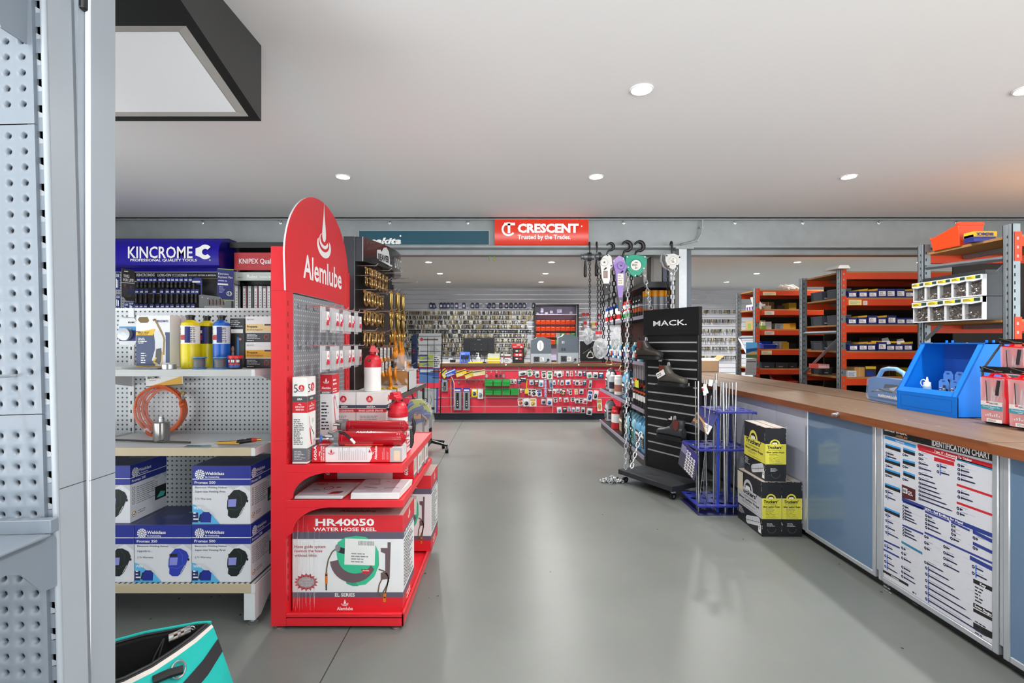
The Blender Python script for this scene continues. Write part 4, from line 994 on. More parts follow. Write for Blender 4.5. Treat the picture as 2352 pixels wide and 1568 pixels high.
b.greek(f.sub(.345, .012, pi/2), 0, -.01, .06, 0, 2, M('f0a0a0', .5), seed=3)
b.text(tp, 'LEVER ACTION GREASE GUN', .1, .04, .018, LGREY, w=.14)
tag(b.build('grease_gun_carton', smooth=False), 'white and red carton lying under the grease guns on the upper red shelf', 'box')
def gun(x0, x1, y, z, r, label, front):
 t=thing('grease_gun', label, 'grease gun', ((x0+x1)/2, y, z-r), 0, 'grease guns on the red stand'); rd=M('a80f1d', .22, var=.02, coat=.4)
 b=MB(); b.cyl((x0, y, z), (x1, y, z), r, rd, 28)
 for q in (x0+.02, x1-.02, x1-.008): b.ring((q, y, z), r*1.0, .0016, rd, (1, 0, 0), 28, 6)
 b.cyl((x1, y, z), (x1+.018, y, z), r*.96, rd, 28, r*.3); b.build('barrel', t)
 b=MB(); xl=x0+(.03 if front else .08); xr=x0+(.21 if front else .19)
 for k in range(9):
  a=-pi/2+(k-3)*.26; g=F((xl, y+cos(a)*(r+.0005), z+sin(a)*(r+.0005)), (1, 0, 0), (0, -sin(a), cos(a)) if 0 else (0, -sin(a), cos(a))); hw_=r*.13
  g=F((xl, y+cos(a)*(r+.0006), z+sin(a)*(r+.0006)), (1, 0, 0), (0, -sin(a), cos(a)))
  b.rect(g, 0, -hw_*1.03, xr-xl, hw_*1.03, M('e2462f', .4), 0)
  if k<8: b.greek(g, .015, -hw_*.6, xr-xl-.02, hw_*.5, 1, M('f2c9c0', .5), .0006, seed=k)
  if not front: b.rect(g, -.06, -hw_*1.03, -.015, hw_*1.03, WHITE, 0)
 if not front: drop(b, F((xl-.04, y-r-.001, z), (1, 0, 0), (0, 0, 1)), 0, 0, .02, LOGO, .001)
 else: b.text(F((xl, y-r*.55, z+r*.86), (1, 0, 0), (0, .85, .5)), 'Alemlube', .05, 0, .012, WHITE, w=.09)
 b.build('barrel_label', t)
 b=MB(); al=M('a3a6a8', .3, .8); b.cyl((x0-.018, y, z), (x0+.004, y, z), r*1.16, al, 28); b.cyl((x0-.045, y, z), (x0-.018, y, z), r*.55, al, 16, r*.9); b.cyl((x0-.02, y, z+r*.5), (x0-.055, y, z+r*.9), .008, al, 10); b.cyl((x0-.03, y-.02, z+r*.4), (x0-.06, y-.03, z+r*.5), .007, al, 10); b.build('head_casting', t)
 if front:
  b=MB(); b.cyl((x0-.06, y, z-.004), (x0-.045, y, z), .011, CHROME, 8); b.cyl((x0-.082, y, z-.004), (x0-.06, y, z-.004), .007, CHROME, 6); b.cyl((x0-.20, y, z+.002), (x0-.08, y, z-.004), .0052, CHROME, 10); b.cyl((x0-.215, y, z+.003), (x0-.2, y, z+.002), .008, CHROME, 6); b.build('steel_nozzle', t)
  b=MB(); b.lathe([(.011, 0), (.013, .002), (.013, .006), (.011, .008)], (x0-.092, y, z-.004), M('2d6fc0', .4), 14, (1, 0, 0)); b.sphere((x0-.088, y, z+.012), .006, M('2d6fc0', .4), 6); b.build('blue_coupler', t)
  b=MB(); b.tube([(x0+.0, y-r*.5, z+r*.95), (x0+.03, y-r*.75, z+r*.85), (x0+.055, y-r*1.0, z+r*.3), (x0+.07, y-r*1.12, z-r*.1)], .006, BLACK, 10); b.cyl((x0+.062, y-r*1.08, z+.004), (x0+.082, y-r*1.16, z-r*.5), .0075, CHROME, 8); b.build('hose', t)
 b=MB(); b.cyl((x1+.015, y, z), (x1+.045, y, z), .003, CHROME, 8); b.tube([(x1+.04, y-.002, z+.045), (x1+.046, y, z+.02), (x1+.046, y, z-.02), (x1+.04, y-.002, z-.045)], [.0055, .009, .009, .0055], BLACK, 10)
 b.build('pull_handle', t)
gun(px(781, 2.38), px(924, 2.38), 2.38, .8142+.0337, .0335, 'front red grease gun with steel nozzle lying on the carton', True)
gun(px(797, 2.56), px(930, 2.56), 2.56, .8725, .032, 'rear red grease gun with a white label, behind the front one', False)
b=MB(); b.box(px(800, 2.56), 2.49, .7475, px(938, 2.56), 2.625, .84, M('dcdcdc', .5)); f=F((px(938, 2.56), 2.49, .7475), (0, 1, 0), (0, 0, 1)); b.rect(f, 0, 0, .03, .11, LOGO); b.greek(f, .04, .02, .12, .09, 4, LOGO)
tag(b.build('grease_gun_carton', smooth=False), 'white carton lying across the upper red shelf, under the rear grease gun', 'box')
# cartons lying on the lower shelf
for k in range(4):
 x0, x1, y0=-.97, -.502+.006*(k%2), 2.63+.112*k; b=MB(); b.box(x0, y0, .5875, x1, y0+.1, .6985, M('dfdfdf', .5)); f=F((x0, y0, .5875), (1, 0, 0), (0, 0, 1)); e=F((x1, y0, .5875), (0, 1, 0), (0, 0, 1))
 b.rect(f, .36, 0, .47, .11, LOGO); b.rect(f, 0, 0, .07, .11, LOGO); b.text(f.sub(.03, .02, pi/2), '600A', 0, 0, .02, WHITE, w=.07); b.text(f.sub(.44, .02, pi/2), '600A', 0, 0, .02, WHITE, w=.06)
 b.rect(e, 0, 0, .1, .018, M('77797e', .5)); b.rect(e, .02, .03, .05, .09, M('c8b890', .5)); b.rect(e, .06, .03, .09, .09, M('b9bcc2', .5)); b.line(e, [(.025, .04), (.045, .085)], .004, INK, .001)
 tag(b.build('grease_gun_carton', smooth=False), 'grease gun carton lying on the middle red shelf behind the catalogues, %s from the front'%ORD[k], 'box', 'cartons lying on the middle red shelf')
def catal(pts, z, h, label, pic):
 c=MB(); n=5
 c.hexa([(x, y, z) for x, y in pts]+[(x+.004, y+.003, z+h) for x, y in pts], M('e9eae8', .5))
 for k in range(1, 8):
  p, q=pts[0], pts[1]; zz=z+h*k/8
  c.poly([(p[0], p[1]-.0005, zz), (q[0], q[1]-.0005, zz), (q[0], q[1]-.0005, zz+.0006), (p[0], p[1]-.0005, zz+.0006)], LGREY)
 p0, p1, p3=[Vector((x+.004, y+.003, z+h)) for x, y in (pts[0], pts[1], pts[3])]; f=F(p0, p1-p0, Vector((0, 0, 1)).cross(p1-p0)); w=(p1-p0).length; d_=(p3-p0).length
 c.rect(f, 0, 0, w, d_*.98, M('d2cdd4', .25, var=.05), .0007); pic(c, f, w, d_)
 tag(c.build('catalogue', smooth=False), label, 'catalogue')
def picA(b, f, w, d): b.ell(f, w*.24, d*.86, .03, .016, LOGO, .001); b.text(f, 'Alemlube', w*.24, d*.85, .008, WHITE, al='c', w=.045, z=.0014); b.band(f, w*.5, d*.55, .02, .024, INK); b.line(f, [(w*.2, d*.42), (w*.35, d*.4)], .008, INK); b.shape(f, [(w*.6, d*.1), (w*.85, d*.14), (w*.92, d*.28), (w*.7, d*.3)], M('b02028', .5)); b.shape(f, [(w*.72, d*.2), (w*.9, d*.2), (w*.9, d*.32), (w*.74, d*.32)], M('6b4a3c', .5), .0011); b.greek(f, w*.5, d*.8, w*.95, d*.92, 2, GREY); b.ell(f, w*.7, d*.6, .012, .012, LOGO)
def picB(b, f, w, d):
 for p, q, m in (((.2, .62), (.45, .58), INK), ((.15, .4), (.45, .32), INK), ((.6, .3), (.9, .34), INK), ((.5, .85), (.6, .8), LOGO), ((.65, .75), (.9, .78), GREY), ((.35, .9), (.38, .7), GREY)): b.line(f, [(w*p[0], d*p[1]), (w*q[0], d*q[1])], .006, m)
 b.ell(f, w*.42, d*.66, .008, .008, M('c09a5a', .5)); b.greek(f, w*.3, d*.05, w*.9, d*.2, 4, GREY)
catal([(-.983, 2.30), (-.765, 2.30), (-.745, 2.52), (-.963, 2.52)], .5875, .012, 'stack of catalogues on the left of the middle red shelf', picA)
catal([(-.725, 2.295), (-.505, 2.295), (-.49, 2.52), (-.71, 2.52)], .5875, .028, 'thicker stack of catalogues on the right of the middle red shelf', picB)
# hose reel cartons
def hose_box(x0, x1, y0, dep, z0, h, label):
 b=MB(); w=x1-x0; b.box(x0, y0, z0, x1, y0+dep, z0+h, M('e9e9ea', .4)); f=F((x0, y0, z0), (1, 0, 0), (0, 0, 1)); s=F((x1, y0, z0), (0, 1, 0), (0, 0, 1)); tp=F((x0, y0, z0+h), (1, 0, 0), (0, 1, 0)); PG=M('5f5a6c', .45); RB=M('d4242f', .42)
 for q, ww in ((f, w), (s, dep)): b.rect(q, 0, h*.825, ww, h, RB, .0005); b.rect(q, 0, h*.752, ww, h*.825, PG, .0005); b.rect(q, 0, h*.145, ww, h*.2, PG, .0005); b.rect(q, 0, 0, ww, h*.145, RB, .0005)
 b.rect(tp, 0, 0, w, dep, M('b9a09a', .5), .0004); b.text(tp, 'Alemlube', w*.56, .04, .03, M('7c3a38', .5), al='c', w=w*.34)
 b.text(f, 'HR40050', w*.475, h*.892, h*.07, WHITE, al='c', w=w*.53, bold=.03); b.text(f, 'WATER HOSE REEL', w*.475, h*.836, h*.036, WHITE, al='c', w=w*.57, bold=.02)
 for k, tx in enumerate(('Hose guide system', 'rewinds the hose', 'without kinks')): b.text(f, tx, w*.02, h*(.66-.045*k), h*.03, M('a52a3e', .5), w=w*(.28, .25, .2)[k], bold=.008)
 b.text(f, 'EL SERIES', w*.475, h*.157, h*.035, WHITE, al='c', w=w*.18, bold=.02); drop(b, f, w*.475, h*.085, h*.07); b.text(f, 'Alemlube', w*.475, h*.015, h*.034, WHITE, al='c', w=w*.145)
 G=M('3fbf92', .35); G2=M('35a27c', .35); TP=M('6d585e', .4); HS=M('6b5c45', .4)
 X=lambda p:[(a*w, c*h) for a, c in p]
 b.shape(f, X([(.86, .72), (.89, .72), (.88, .34), (.80, .33), (.80, .4), (.84, .42), (.84, .60), (.80, .62), (.8, .66), (.86, .66)]), TP, .001)
 b.shape(f, X([(.41, .72), (.48, .77), (.58, .785), (.66, .775), (.74, .72), (.78, .62), (.785, .48), (.74, .36), (.66, .28), (.56, .27), (.50, .30), (.48, .34), (.42, .46), (.40, .60)]), G, .0012)
 b.shape(f, X([(.48, .34), (.49, .29), (.55, .265), (.6, .265), (.56, .32)]), G2, .0014)
 b.shape(f, X([(.41, .68), (.46, .66), (.56, .64), (.56, .60), (.46, .60), (.40, .62)]), INK, .0014); b.ell(f, w*.41, h*.66, .012, .018, M('8c8c90', .4), .0015)
 o=[(.55+.21*cos(a)*1.0, .54+.24*sin(a)) for a in [radians(t) for t in range(185, 345, 10)]]; n_=[(.57+.155*cos(a), .55+.155*sin(a)) for a in [radians(t) for t in range(335, 180, -10)]];
 for k in range(15): b.shape(f, X([o[k], o[k+1], n_[14-k], n_[15-k]]), TP, .0015)
 b.shape(f, X([(.62, .44), (.71, .44), (.69, .40), (.665, .39), (.64, .40)]), LOGO, .0016); b.text(f, 'Alemlube', w*.665, h*.42, h*.015, WHITE, al='c', w=w*.06, z=.002)
 b.line(f, X([(.40, .655), (.36, .62), (.325, .54), (.31, .45), (.307, .40)]), .006, HS, .0014); b.rect(f, w*.296, h*.29, w*.318, h*.40, M('d97824', .4), .0014); b.rect(f, w*.298, h*.37, w*.316, h*.39, INK, .0016); b.rect(f, w*.30, h*.22, w*.313, h*.29, INK, .0014)
 b.line(f, X([(.78, .44), (.83, .42), (.86, .38), (.87, .32), (.85, .26), (.81, .18), (.79, .165), (.775, .2), (.785, .28), (.82, .36), (.85, .40), (.87, .36), (.86, .28), (.84, .19)]), .006, HS, .0016); b.shape(f, X([(.825, .185), (.85, .19), (.845, .10), (.82, .10)]), M('d97824', .4), .0018); b.rect(f, w*.826, h*.14, w*.845, h*.155, INK, .002)
 b.shape(f, [(w*.125+(w*.11 if k%2==0 else w*.085)*cos(pi*k/16), h*.305+(h*.095 if k%2==0 else h*.07)*sin(pi*k/16)) for k in range(32)], M('b5343c', .5), .001); b.ell(f, w*.125, h*.305, w*.075, h*.055, M('9da0a2', .4), .0012)
 for k, tx in enumerate(('INCLUDES', '20m x 12mm ID', 'PVC HOSE')): b.text(f, tx, w*.125, h*(.325-.03*k), h*.018, M('d9b5b8', .5), al='c', w=w*(.08, .12, .09)[k], z=.0016)
 fl=f.sub(w*.47, h*.49, -.035); b.rect(fl, 0, 0, w*.275, h*.27, PAPER, .0022); b.greek(fl, w*.06, h*.02, w*.26, h*.13, 4, GREY, .0028); rg=random.Random(4); x=w*.12
 while x<w*.26: q=rg.uniform(.0008, .003); b.rect(fl, x, h*.205, x+q, h*.25, GREY, .0026); x+=q+rg.uniform(.001, .003)
 drop(b, s, dep*.5, h*.92, dep*.2); b.text(s, 'HR40050', dep*.1, h*.765, h*.04, WHITE, w=dep*.75); b.greek(s, dep*.08, h*.23, dep*.9, h*.73, 15, INK, seed=9); b.greek(s, dep*.3, h*.03, dep*.8, h*.12, 2, WHITE)
 for k in range(26):
  xx=rg.uniform(0, w*.2); b.line(f, [(xx, rg.uniform(0, h*.2)), (xx+rg.uniform(-.01, .03), h*rg.uniform(.6, 1))], .0006, M('f2f2f2', .2, alpha=.6), .0022)
 tag(b.build('hose_reel_carton', smooth=False), label, 'box', 'water hose reel cartons')
hose_box(-1.003, -.492, 2.325, .27, .0585, .445, 'water hose reel carton with a delivery label, on the front of the base shelf')
hose_box(-.80, -.462, 2.965, .27, .0585+.0145, .445, 'second water hose reel carton, at the far end behind the front one')
# ==== black load-restraint stand
BK=M('1c1d20', .3, var=.05); BKS=M('2b2e34', .35)
bs=thing('display_stand', 'black perforated stand with a rounded black header, hung with gold shackles and hooks', 'display stand', (-1.0, 3.8, 0))
PB=pegmat('101112', (1, 2), .025, .0045, '050506', .5)
b=MB(); b.box(-1.06, 3.30, .1, -1.012, 4.33, 1.83, PB); b.build('perforated_panel', bs, smooth=False)
b=MB(); b.box(-1.075, 3.26, 0, -1.008, 3.30, 1.99, BKS); b.box(-1.0085, 3.268, 0, -1.0075, 3.272, 1.99, LGREY); b.build('upright', bs)
b=MB(); b.box(-1.075, 4.33, 0, -1.0, 4.37, 1.80, BKS); b.build('upright', bs)
b=MB()
arc=[(-.951, 3.27), (-.915, 3.40), (-.88, 3.53), (-.862, 3.64), (-.850, 3.74), (-.845, 3.82), (-.85, 3.92), (-.862, 4.0), (-.885, 4.08), (-.915, 4.15), (-.96, 4.22), (-1.01, 4.27)]
HB_=M('161617', .18, var=.02, coat=.3); n=len(arc)
b.add([(x, y, 1.83) for x, y in arc]+[(x, y, 1.99) for x, y in arc], [(i, i+1, i+n+1, i+n) for i in range(n-1)], HB_)
b.add([(x, y, z) for z in (1.83, 1.99) for x, y in [(-1.014, 3.27)]+arc], [tuple(range(n+1)), tuple(range(n+1, 2*n+2))], HB_)
b.poly([(-1.014, 3.27, 1.83), (-.951, 3.27, 1.83), (-.951, 3.27, 1.99), (-1.014, 3.27, 1.99)], BKS)
b.box(-.954, 3.268, 1.83, -.951, 3.271, 1.99, LGREY)
def onarc(s, z):
 L_=0
 for (xa, ya), (xb, yb) in zip(arc, arc[1:]):
  d=math.hypot(xb-xa, yb-ya)
  if L_+d>=s: t=(s-L_)/d; return F((xa+(xb-xa)*t, ya+(yb-ya)*t, z), (xb-xa, yb-ya, 0), (0, 0, 1))
  L_+=d
 return F((xb, yb, z), (xb-xa, yb-ya, 0), (0, 0, 1))
f=onarc(.17, 1.85)
b.shape(f, [(0, .03), (0, .085), (.05, .095), (.06, .08), (.09, .115), (.13, .125), (.165, .10), (.18, .05), (.18, .0), (.02, .02)], LGREY, .002); b.text(f, 'BEAVER', .015, .022, .042, BLACK, w=.155, bold=.04, z=.003)
b.rect(f, .18, .0, .215, .012, LGREY, .002)
s=.47
for ch in 'LOAD RESTRAINT':
 if ch==' ': s+=.02; continue
 b.text(onarc(s, 1.86), ch, 0, 0, .075, LGREY, w=.022, bold=.02, z=.002); s+=.029
b.build('rounded_header', bs)
# long shelf of the stand
b=MB(); b.box(-1.01, 3.30, .925, -.74, 4.46, .937, M('55565a', .35)); b.box(-.745, 3.30, .912, -.737, 4.46, .945, M('4a4b4f', .3)); b.box(-1.01, 3.296, .912, -.737, 3.302, .945, M('4a4b4f', .3)); b.build('shelf', bs)
b=MB(); b.box(-1.05, 3.30, .09, -.74, 4.33, .11, BKS); b.box(-.745, 3.30, .0, -.74, 4.33, .11, BKS); b.build('base_shelf', bs)
for yy in (3.5, 4.40):
 b=MB(); b.cyl((-.752, yy, .0), (-.752, yy, .92), .010, BLACK, 10); b.build('shelf_leg', bs)
def peg(y, z, l=.20):
 b=MB(); b.tube([(-1.012, y, z), (-1.012+l*.9, y, z), (-1.012+l, y, z+.016)], .0028, CHROME, 6); b.build('display_hook', bs)
# shackles and hooks, one of each kind then copies
def shackle(s):
 t=thing('bow_shackle', '', 'shackle'); b=MB(); R=.019*s
 b.tube([(0, R*.72, 0), (0, R*.8, -R*.6)]+[(0, R*1.15*cos(a), -R*1.7+R*1.15*sin(a)) for a in [radians(q) for q in range(20, -201, -20)]]+[(0, -R*.8, -R*.6), (0, -R*.72, 0)], .0058*s, GOLD, 8)
 b.build('bow', t, world=False); b=MB(); b.cyl((0, -R*1.1, 0), (0, R*1.15, 0), .006*s, GOLD, 10); b.cyl((0, R*1.1, 0), (0, R*1.75, 0), .0035*s, GOLD, 8); b.ring((0, R*1.8, 0), .006*s, .0025*s, GOLD, (1, 0, 0), 10, 6); b.build('pin', t, world=False)
 return t
def clevis(s):
 t=thing('clevis_hook', '', 'hook'); G2=M('b99a5a', .28, .8, .2, 60); b=MB()
 b.tube([(0, .012*s, 0), (0, .014*s, -.05*s), (0, .006*s, -.07*s), (0, -.006*s, -.07*s), (0, -.014*s, -.05*s), (0, -.012*s, 0)], .006*s, G2, 8); b.cyl((0, -.02*s, -.005*s), (0, .02*s, -.005*s), .006*s, G2, 8); b.build('clevis', t, world=False)
 b=MB(); b.tube([(0, 0, -.07*s), (.0, .012*s, -.085*s)]+[(0, .024*s*cos(a), -.105*s+.024*s*sin(a)) for a in [radians(q) for q in range(60, -200, -20)]], [.007*s]*2+[.0085*s]*10+[.007*s, .006*s, .004*s], G2, 8); b.build('hook', t, world=False)
 return t
sh1, sh2, ch=shackle(1.0), shackle(1.65), clevis(1.55)
used={}
def place(p, y, z, x, label, grp):
 if p.name not in used: used[p.name]=1; p.location=(x, y, z); p['label']=label; p['group']=grp
 else: dup(p, (x, y, z), label=label, group=grp)
rows=[(1.80, sh1, 3.36, 9, .05, 'top'), (1.735, sh1, 3.36, 9, .05, 'second'), (1.64, sh2, 3.35, 6, .072, 'third'), (1.51, sh2, 3.35, 6, .075, 'fourth'), (1.37, sh2, 3.345, 6, .08, 'lowest')]
for z, p, y0, n_, dy, w_ in rows:
 peg(y0-.02, z+.012, .14); peg(y0+.2, z+.012, .18)
 for k in range(n_):
  for d_ in (0, 1):
   if p is sh2 and d_: continue
   place(p, y0+dy*k, z-.012*d_, -.955+.035*d_+.012*(k%2), 'gold shackle, %s row of the black stand, %s from the front%s'%(w_, ORD[k], ', outer of two' if d_ else ''), 'gold shackles on the black stand')
for z, y0, n_, w_ in ((1.67, 3.64, 5, 'upper'), (1.52, 3.64, 5, 'lower')):
 for k in range(n_):
  place(ch, y0+.09*k, z, -.855+.03*(k%2), 'gold clevis hook in the %s row of the black stand, %s from the front'%(w_, ORD[k]), 'gold clevis hooks on the black stand'); peg(y0+.09*k, z+.012, .20)
for k in range(3): peg(3.6+.3*k, 1.80, .25)
# carded fittings under the shackles
tg=None
OG=M('e8901e', .35)
for r, (z, y0, n_) in enumerate(((1.265, 3.42, 8), (1.165, 3.46, 7))):
 for k in range(n_):
  lab='white tagged orange fitting in the %s row under the shackles, %s from the front'%(('upper', 'lower')[r], ORD[k])
  if tg is None:
   tg=thing('tagged_fitting', lab, 'fitting', (-.9, y0, z), 0, 'tagged orange fittings on the black stand'); b=MB(); f=F((0, -.016, -.075), (0, 1, 0), (0, 0, 1)); b.prism(f, [(0, 0), (.032, 0), (.032, .07), (.016, .078), (0, .07)], .0015, PAPER); b.greek(f, .004, .01, .028, .06, 5, INK); b.build('tag', tg, world=False)
   b=MB(); b.ring((0, 0, -.088), .012, .006, OG, (1, 0, 0), 12, 6); b.build('fitting', tg, world=False)
  else: dup(tg, (-.9+.02*(k%2), y0+.052*k, z), label=lab)
  peg(y0+.052*k, z+.003, .16)
def sling(y, z, x, label, s=1.0):
 t=thing('chain_hook', label, 'hook', (x, y, z), 0, 'large orange chain hooks'); b=MB(); b.ring((0, 0, 0), .022*s, .009*s, OG, (1, 0, 0), 16, 8, sy=1.5); b.build('eye', t, world=False)
 b=MB(); b.tube([(0, 0, -.035*s), (0, .012*s, -.06*s)]+[(0, .032*s*cos(a), -.1*s+.034*s*sin(a)) for a in [radians(q) for q in range(60, -190, -20)]], [.01*s]*2+[.014*s]*10+[.011*s, .008*s, .005*s], OG, 8); b.build('hook', t, world=False)
for i, (yy, zz, xx, s) in enumerate(((3.78, 1.345, -.86, 1.1), (3.90, 1.32, -.85, 1.0), (4.02, 1.33, -.86, 1.1), (3.62, 1.09, -.86, 1.0), (3.72, 1.08, -.84, 1.1), (3.98, 1.12, -.83, 1.2), (4.14, 1.10, -.84, 1.2))):
 sling(yy, zz, xx, 'large orange chain hook low on the black stand, %s counting from the top front'%ORD[i], s); peg(yy, zz+.02, .24)
# clear bags over two hooks
for i, (yy, zz, xx) in enumerate(((3.86, 1.16, -.80), (4.05, 1.05, -.78))):
 b=MB(); b.prism(F((xx, yy-.07, zz-.16), (0, 1, 0), (0, 0, 1)), [(0, 0), (.06, -.01), (.14, .01), (.15, .1), (.12, .2), (.03, .21), (-.01, .12)], .05, GLASSY); b.rect(F((xx, yy-.07, zz-.16), (0, 1, 0), (0, 0, 1)), .04, .08, .1, .16, WHITE, .002)
 tag(b.build('clear_bag'), ('front' if i==0 else 'rear')+' clear plastic bag with a white label hanging among the orange hooks', 'bag')
t=thing('load_binder', 'orange chain load binder sloping down over the open carton', 'load binder', (-.80, 4.0, 1.15)); b=MB()
Yb=3.95; a_, c_=Vector((px(900, Yb), Yb, pz(796, Yb))), Vector((px(938, Yb), Yb-.05, pz(851, Yb)))
b.tube([a_, a_+(c_-a_)*.3, a_+(c_-a_)*.75, c_], [.016, .017, .012, .008], M('f0a01c', .35), 10); b.build('handle', t); b=MB(); b.ring(a_+Vector((0, 0, .02)), .02, .008, OG, (0, 1, 0), 14, 8); b.build('eye', t)
# open carton and tray on the shelf
t=thing('open_carton', 'open brown and white carton with clear plastic on the black shelf', 'box', (-.8, 3.95, .945)); xa, xb_, ya, yb=-.985, -.745, 3.72, 4.02; b=MB()
bwm=M('b5834f', .75, var=.1); wcm=M('dadbdd', .5)
for q in ((xa, ya, xb_, ya+.005, bwm), (xa, yb, xb_, yb+.005, wcm), (xa, ya, xa+.005, yb, bwm)): b.box(q[0], q[1], .9455, q[2], q[3], 1.085, q[4])
b.box(xb_-.005, ya, .9455, xb_, yb, 1.085, wcm); b.box(xa, ya, .9455, xb_, yb, .95, bwm); b.box(xa-.02, ya+.01, 1.083, xb_-.02, ya+.09, 1.09, bwm); b.box(xa, yb-.02, 1.085, xb_, yb+.09, 1.089, wcm); b.build('carton', t)
rg=random.Random(11); b=MB(); nx, ny=9, 7
vv=[(xa+.02+(xb_-xa-.03)*i/nx+rg.uniform(-.01, .01), ya-.015*(j==0)+.0+(yb-ya)*j/ny, 1.085-(.10 if j==0 else 0)+rg.uniform(-.02, .03)) for j in range(ny+1) for i in range(nx+1)]
b.add(vv, [(j*(nx+1)+i, j*(nx+1)+i+1, (j+1)*(nx+1)+i+1, (j+1)*(nx+1)+i) for j in range(ny) for i in range(nx)], GLASSY); b.build('plastic_wrap', t, smooth=False)
for k in range(6): b=MB(); b.ring((-.94+.035*k, 3.84+.03*(k%3), 1.04), .02, .007, OG, (.3*k, 1, .2), 12, 6); b.build('orange_link', t)
t=thing('carton_tray', 'low grey carton tray with yellow chain pieces at the front of the black shelf', 'tray', (-.88, 3.5, .945)); b=MB()
xa, xb_, ya, yb=-1.0, -.745, 3.34, 3.66;
for q in ((xa, ya, xb_, ya+.004), (xa, yb, xb_, yb+.004), (xa, ya, xa+.004, yb), (xb_-.004, ya, xb_, yb)): b.box(q[0], q[1], .9455, q[2], q[3], .99, wcm)
b.box(xa, ya, .9455, xb_, yb, .949, CARD); b.build('tray', t)
for k in range(7): b=MB(); b.ring((-.95+.03*k, 3.45+.04*(k%3), .972), .017, .008, M('e6b414', .4), (.2, .3*k, 1), 12, 6); b.build('chain_link', t)
# bagged strap under the shelf
t=thing('strap_pack', 'clear bag of yellow and blue ratchet straps hanging below the black shelf', 'strap pack', (-.62, 3.62, .6)); Yp=3.62
f=F((px(932, Yp), Yp, pz(985, Yp)), (1, .1, 0), (0, 0, 1)); u=Yp/1155; b=MB()
b.prism(f, [(5*u, 40*u), (12*u, 66*u), (34*u, 67*u), (52*u, 50*u), (58*u, 30*u), (40*u, 36*u)], .05, M('b5c22a', .4)); b.text(f.sub(30*u, 56*u, -.25), 'ALERT', 0, 0, .016, INK, w=.06, z=.003); b.build('yellow_strap', t, bevel=.01)
b=MB()
for k, (x, y, x2, y2) in enumerate(((2, 30, 40, 50), (8, 20, 48, 40), (14, 8, 40, 22), (0, 44, 16, 60), (30, 26, 56, 34))): b.tube([f.at(x*u, y*u, .01), f.at((x+x2)/2*u, (y+y2)/2*u+.012, .025), f.at(x2*u, y2*u, .012)], .016, M('1d3f96', .4), 8)
b.build('blue_strap', t); b=MB(); b.box(f.at(20*u, 0, 0).x, Yp-.03, f.at(0, 24*u, 0).z, f.at(36*u, 0, 0).x, Yp-.01, f.at(0, 36*u, 0).z, M('d8901e', .4)); b.build('orange_buckle', t, bevel=.004)
b=MB(); b.tube([f.at(38*u, 34*u, .03), f.at(48*u, 22*u, .04), f.at(44*u, 10*u, .03)], .01, M('9c7a68', .3, .6), 8); b.build('ratchet', t)
b=MB(); b.prism(F(f.at(0, 0, .045), f.u, f.v), [(2*u, 12*u), (0, 40*u), (10*u, 68*u), (36*u, 70*u), (56*u, 54*u), (66*u, 20*u), (60*u, 6*u), (40*u, -6*u)], .07, M('e6e9ec', .1, alpha=.22)); b.tube([f.at(20*u, 68*u, .0), (f.at(12*u, 0, 0).x, Yp+.02, .93)], .003, BLACK, 6); b.build('clear_bag', t)
# ==== red trade counter at the back
CYF=8.45
Kx=lambda x: px(x, CYF)
Kz=lambda y: pz(y, CYF)
ct=thing('service_counter', 'red slatted service counter across the back of the aisle with a brown timber top', 'counter', (0, 8.8, 0))
cr=M('e2364c', .42, var=.03); b=MB()
gz=[Kz(y) for y in (850, 871, 892, 912.5, 933)]
edges=[.905]+gz+[.116]
xs=[-2.3, -1.55]+[Kx(v) for v in (1036, 1114, 1192, 1269, 1347)]+[1.866, 2.25]
for za, zb in zip(edges, edges[1:]):
 for xa, xb in zip(xs, xs[1:]): b.box(xa+.005, CYF, zb+.009, xb-.005, CYF+.02, za-.009, cr)
b.box(-2.3, CYF+.012, .116, 2.25, CYF+.03, .905, M('e6dfe0', .4)); b.build('slatted_front', ct, smooth=False)
b=MB(); b.box(-2.3, CYF+.05, 0, 2.25, CYF+.6, .116, M('2c3440', .35)); b.build('kickboard', ct)
b=MB(); b.box(-2.32, CYF-.06, .905, 2.3, CYF+.62, .956, M('6e5136', .5, var=.2, scale=6, stretch=(1, 8, 8)))
b.build('timber_top', ct, bevel=.004)
for x in (1162, 1328):
 b=MB(); b.lathe([(.012, 0), (.014, .004), (.008, .008)], (Kx(x), CYF-.06, .93), WHITE, 12, (0, -1, 0)); b.build('edge_bolt', ct)
b=MB(); b.box(-2.3, CYF+.03, .1, 2.25, CYF+.58, .9, M('55585c', .6)); b.build('carcass', ct)
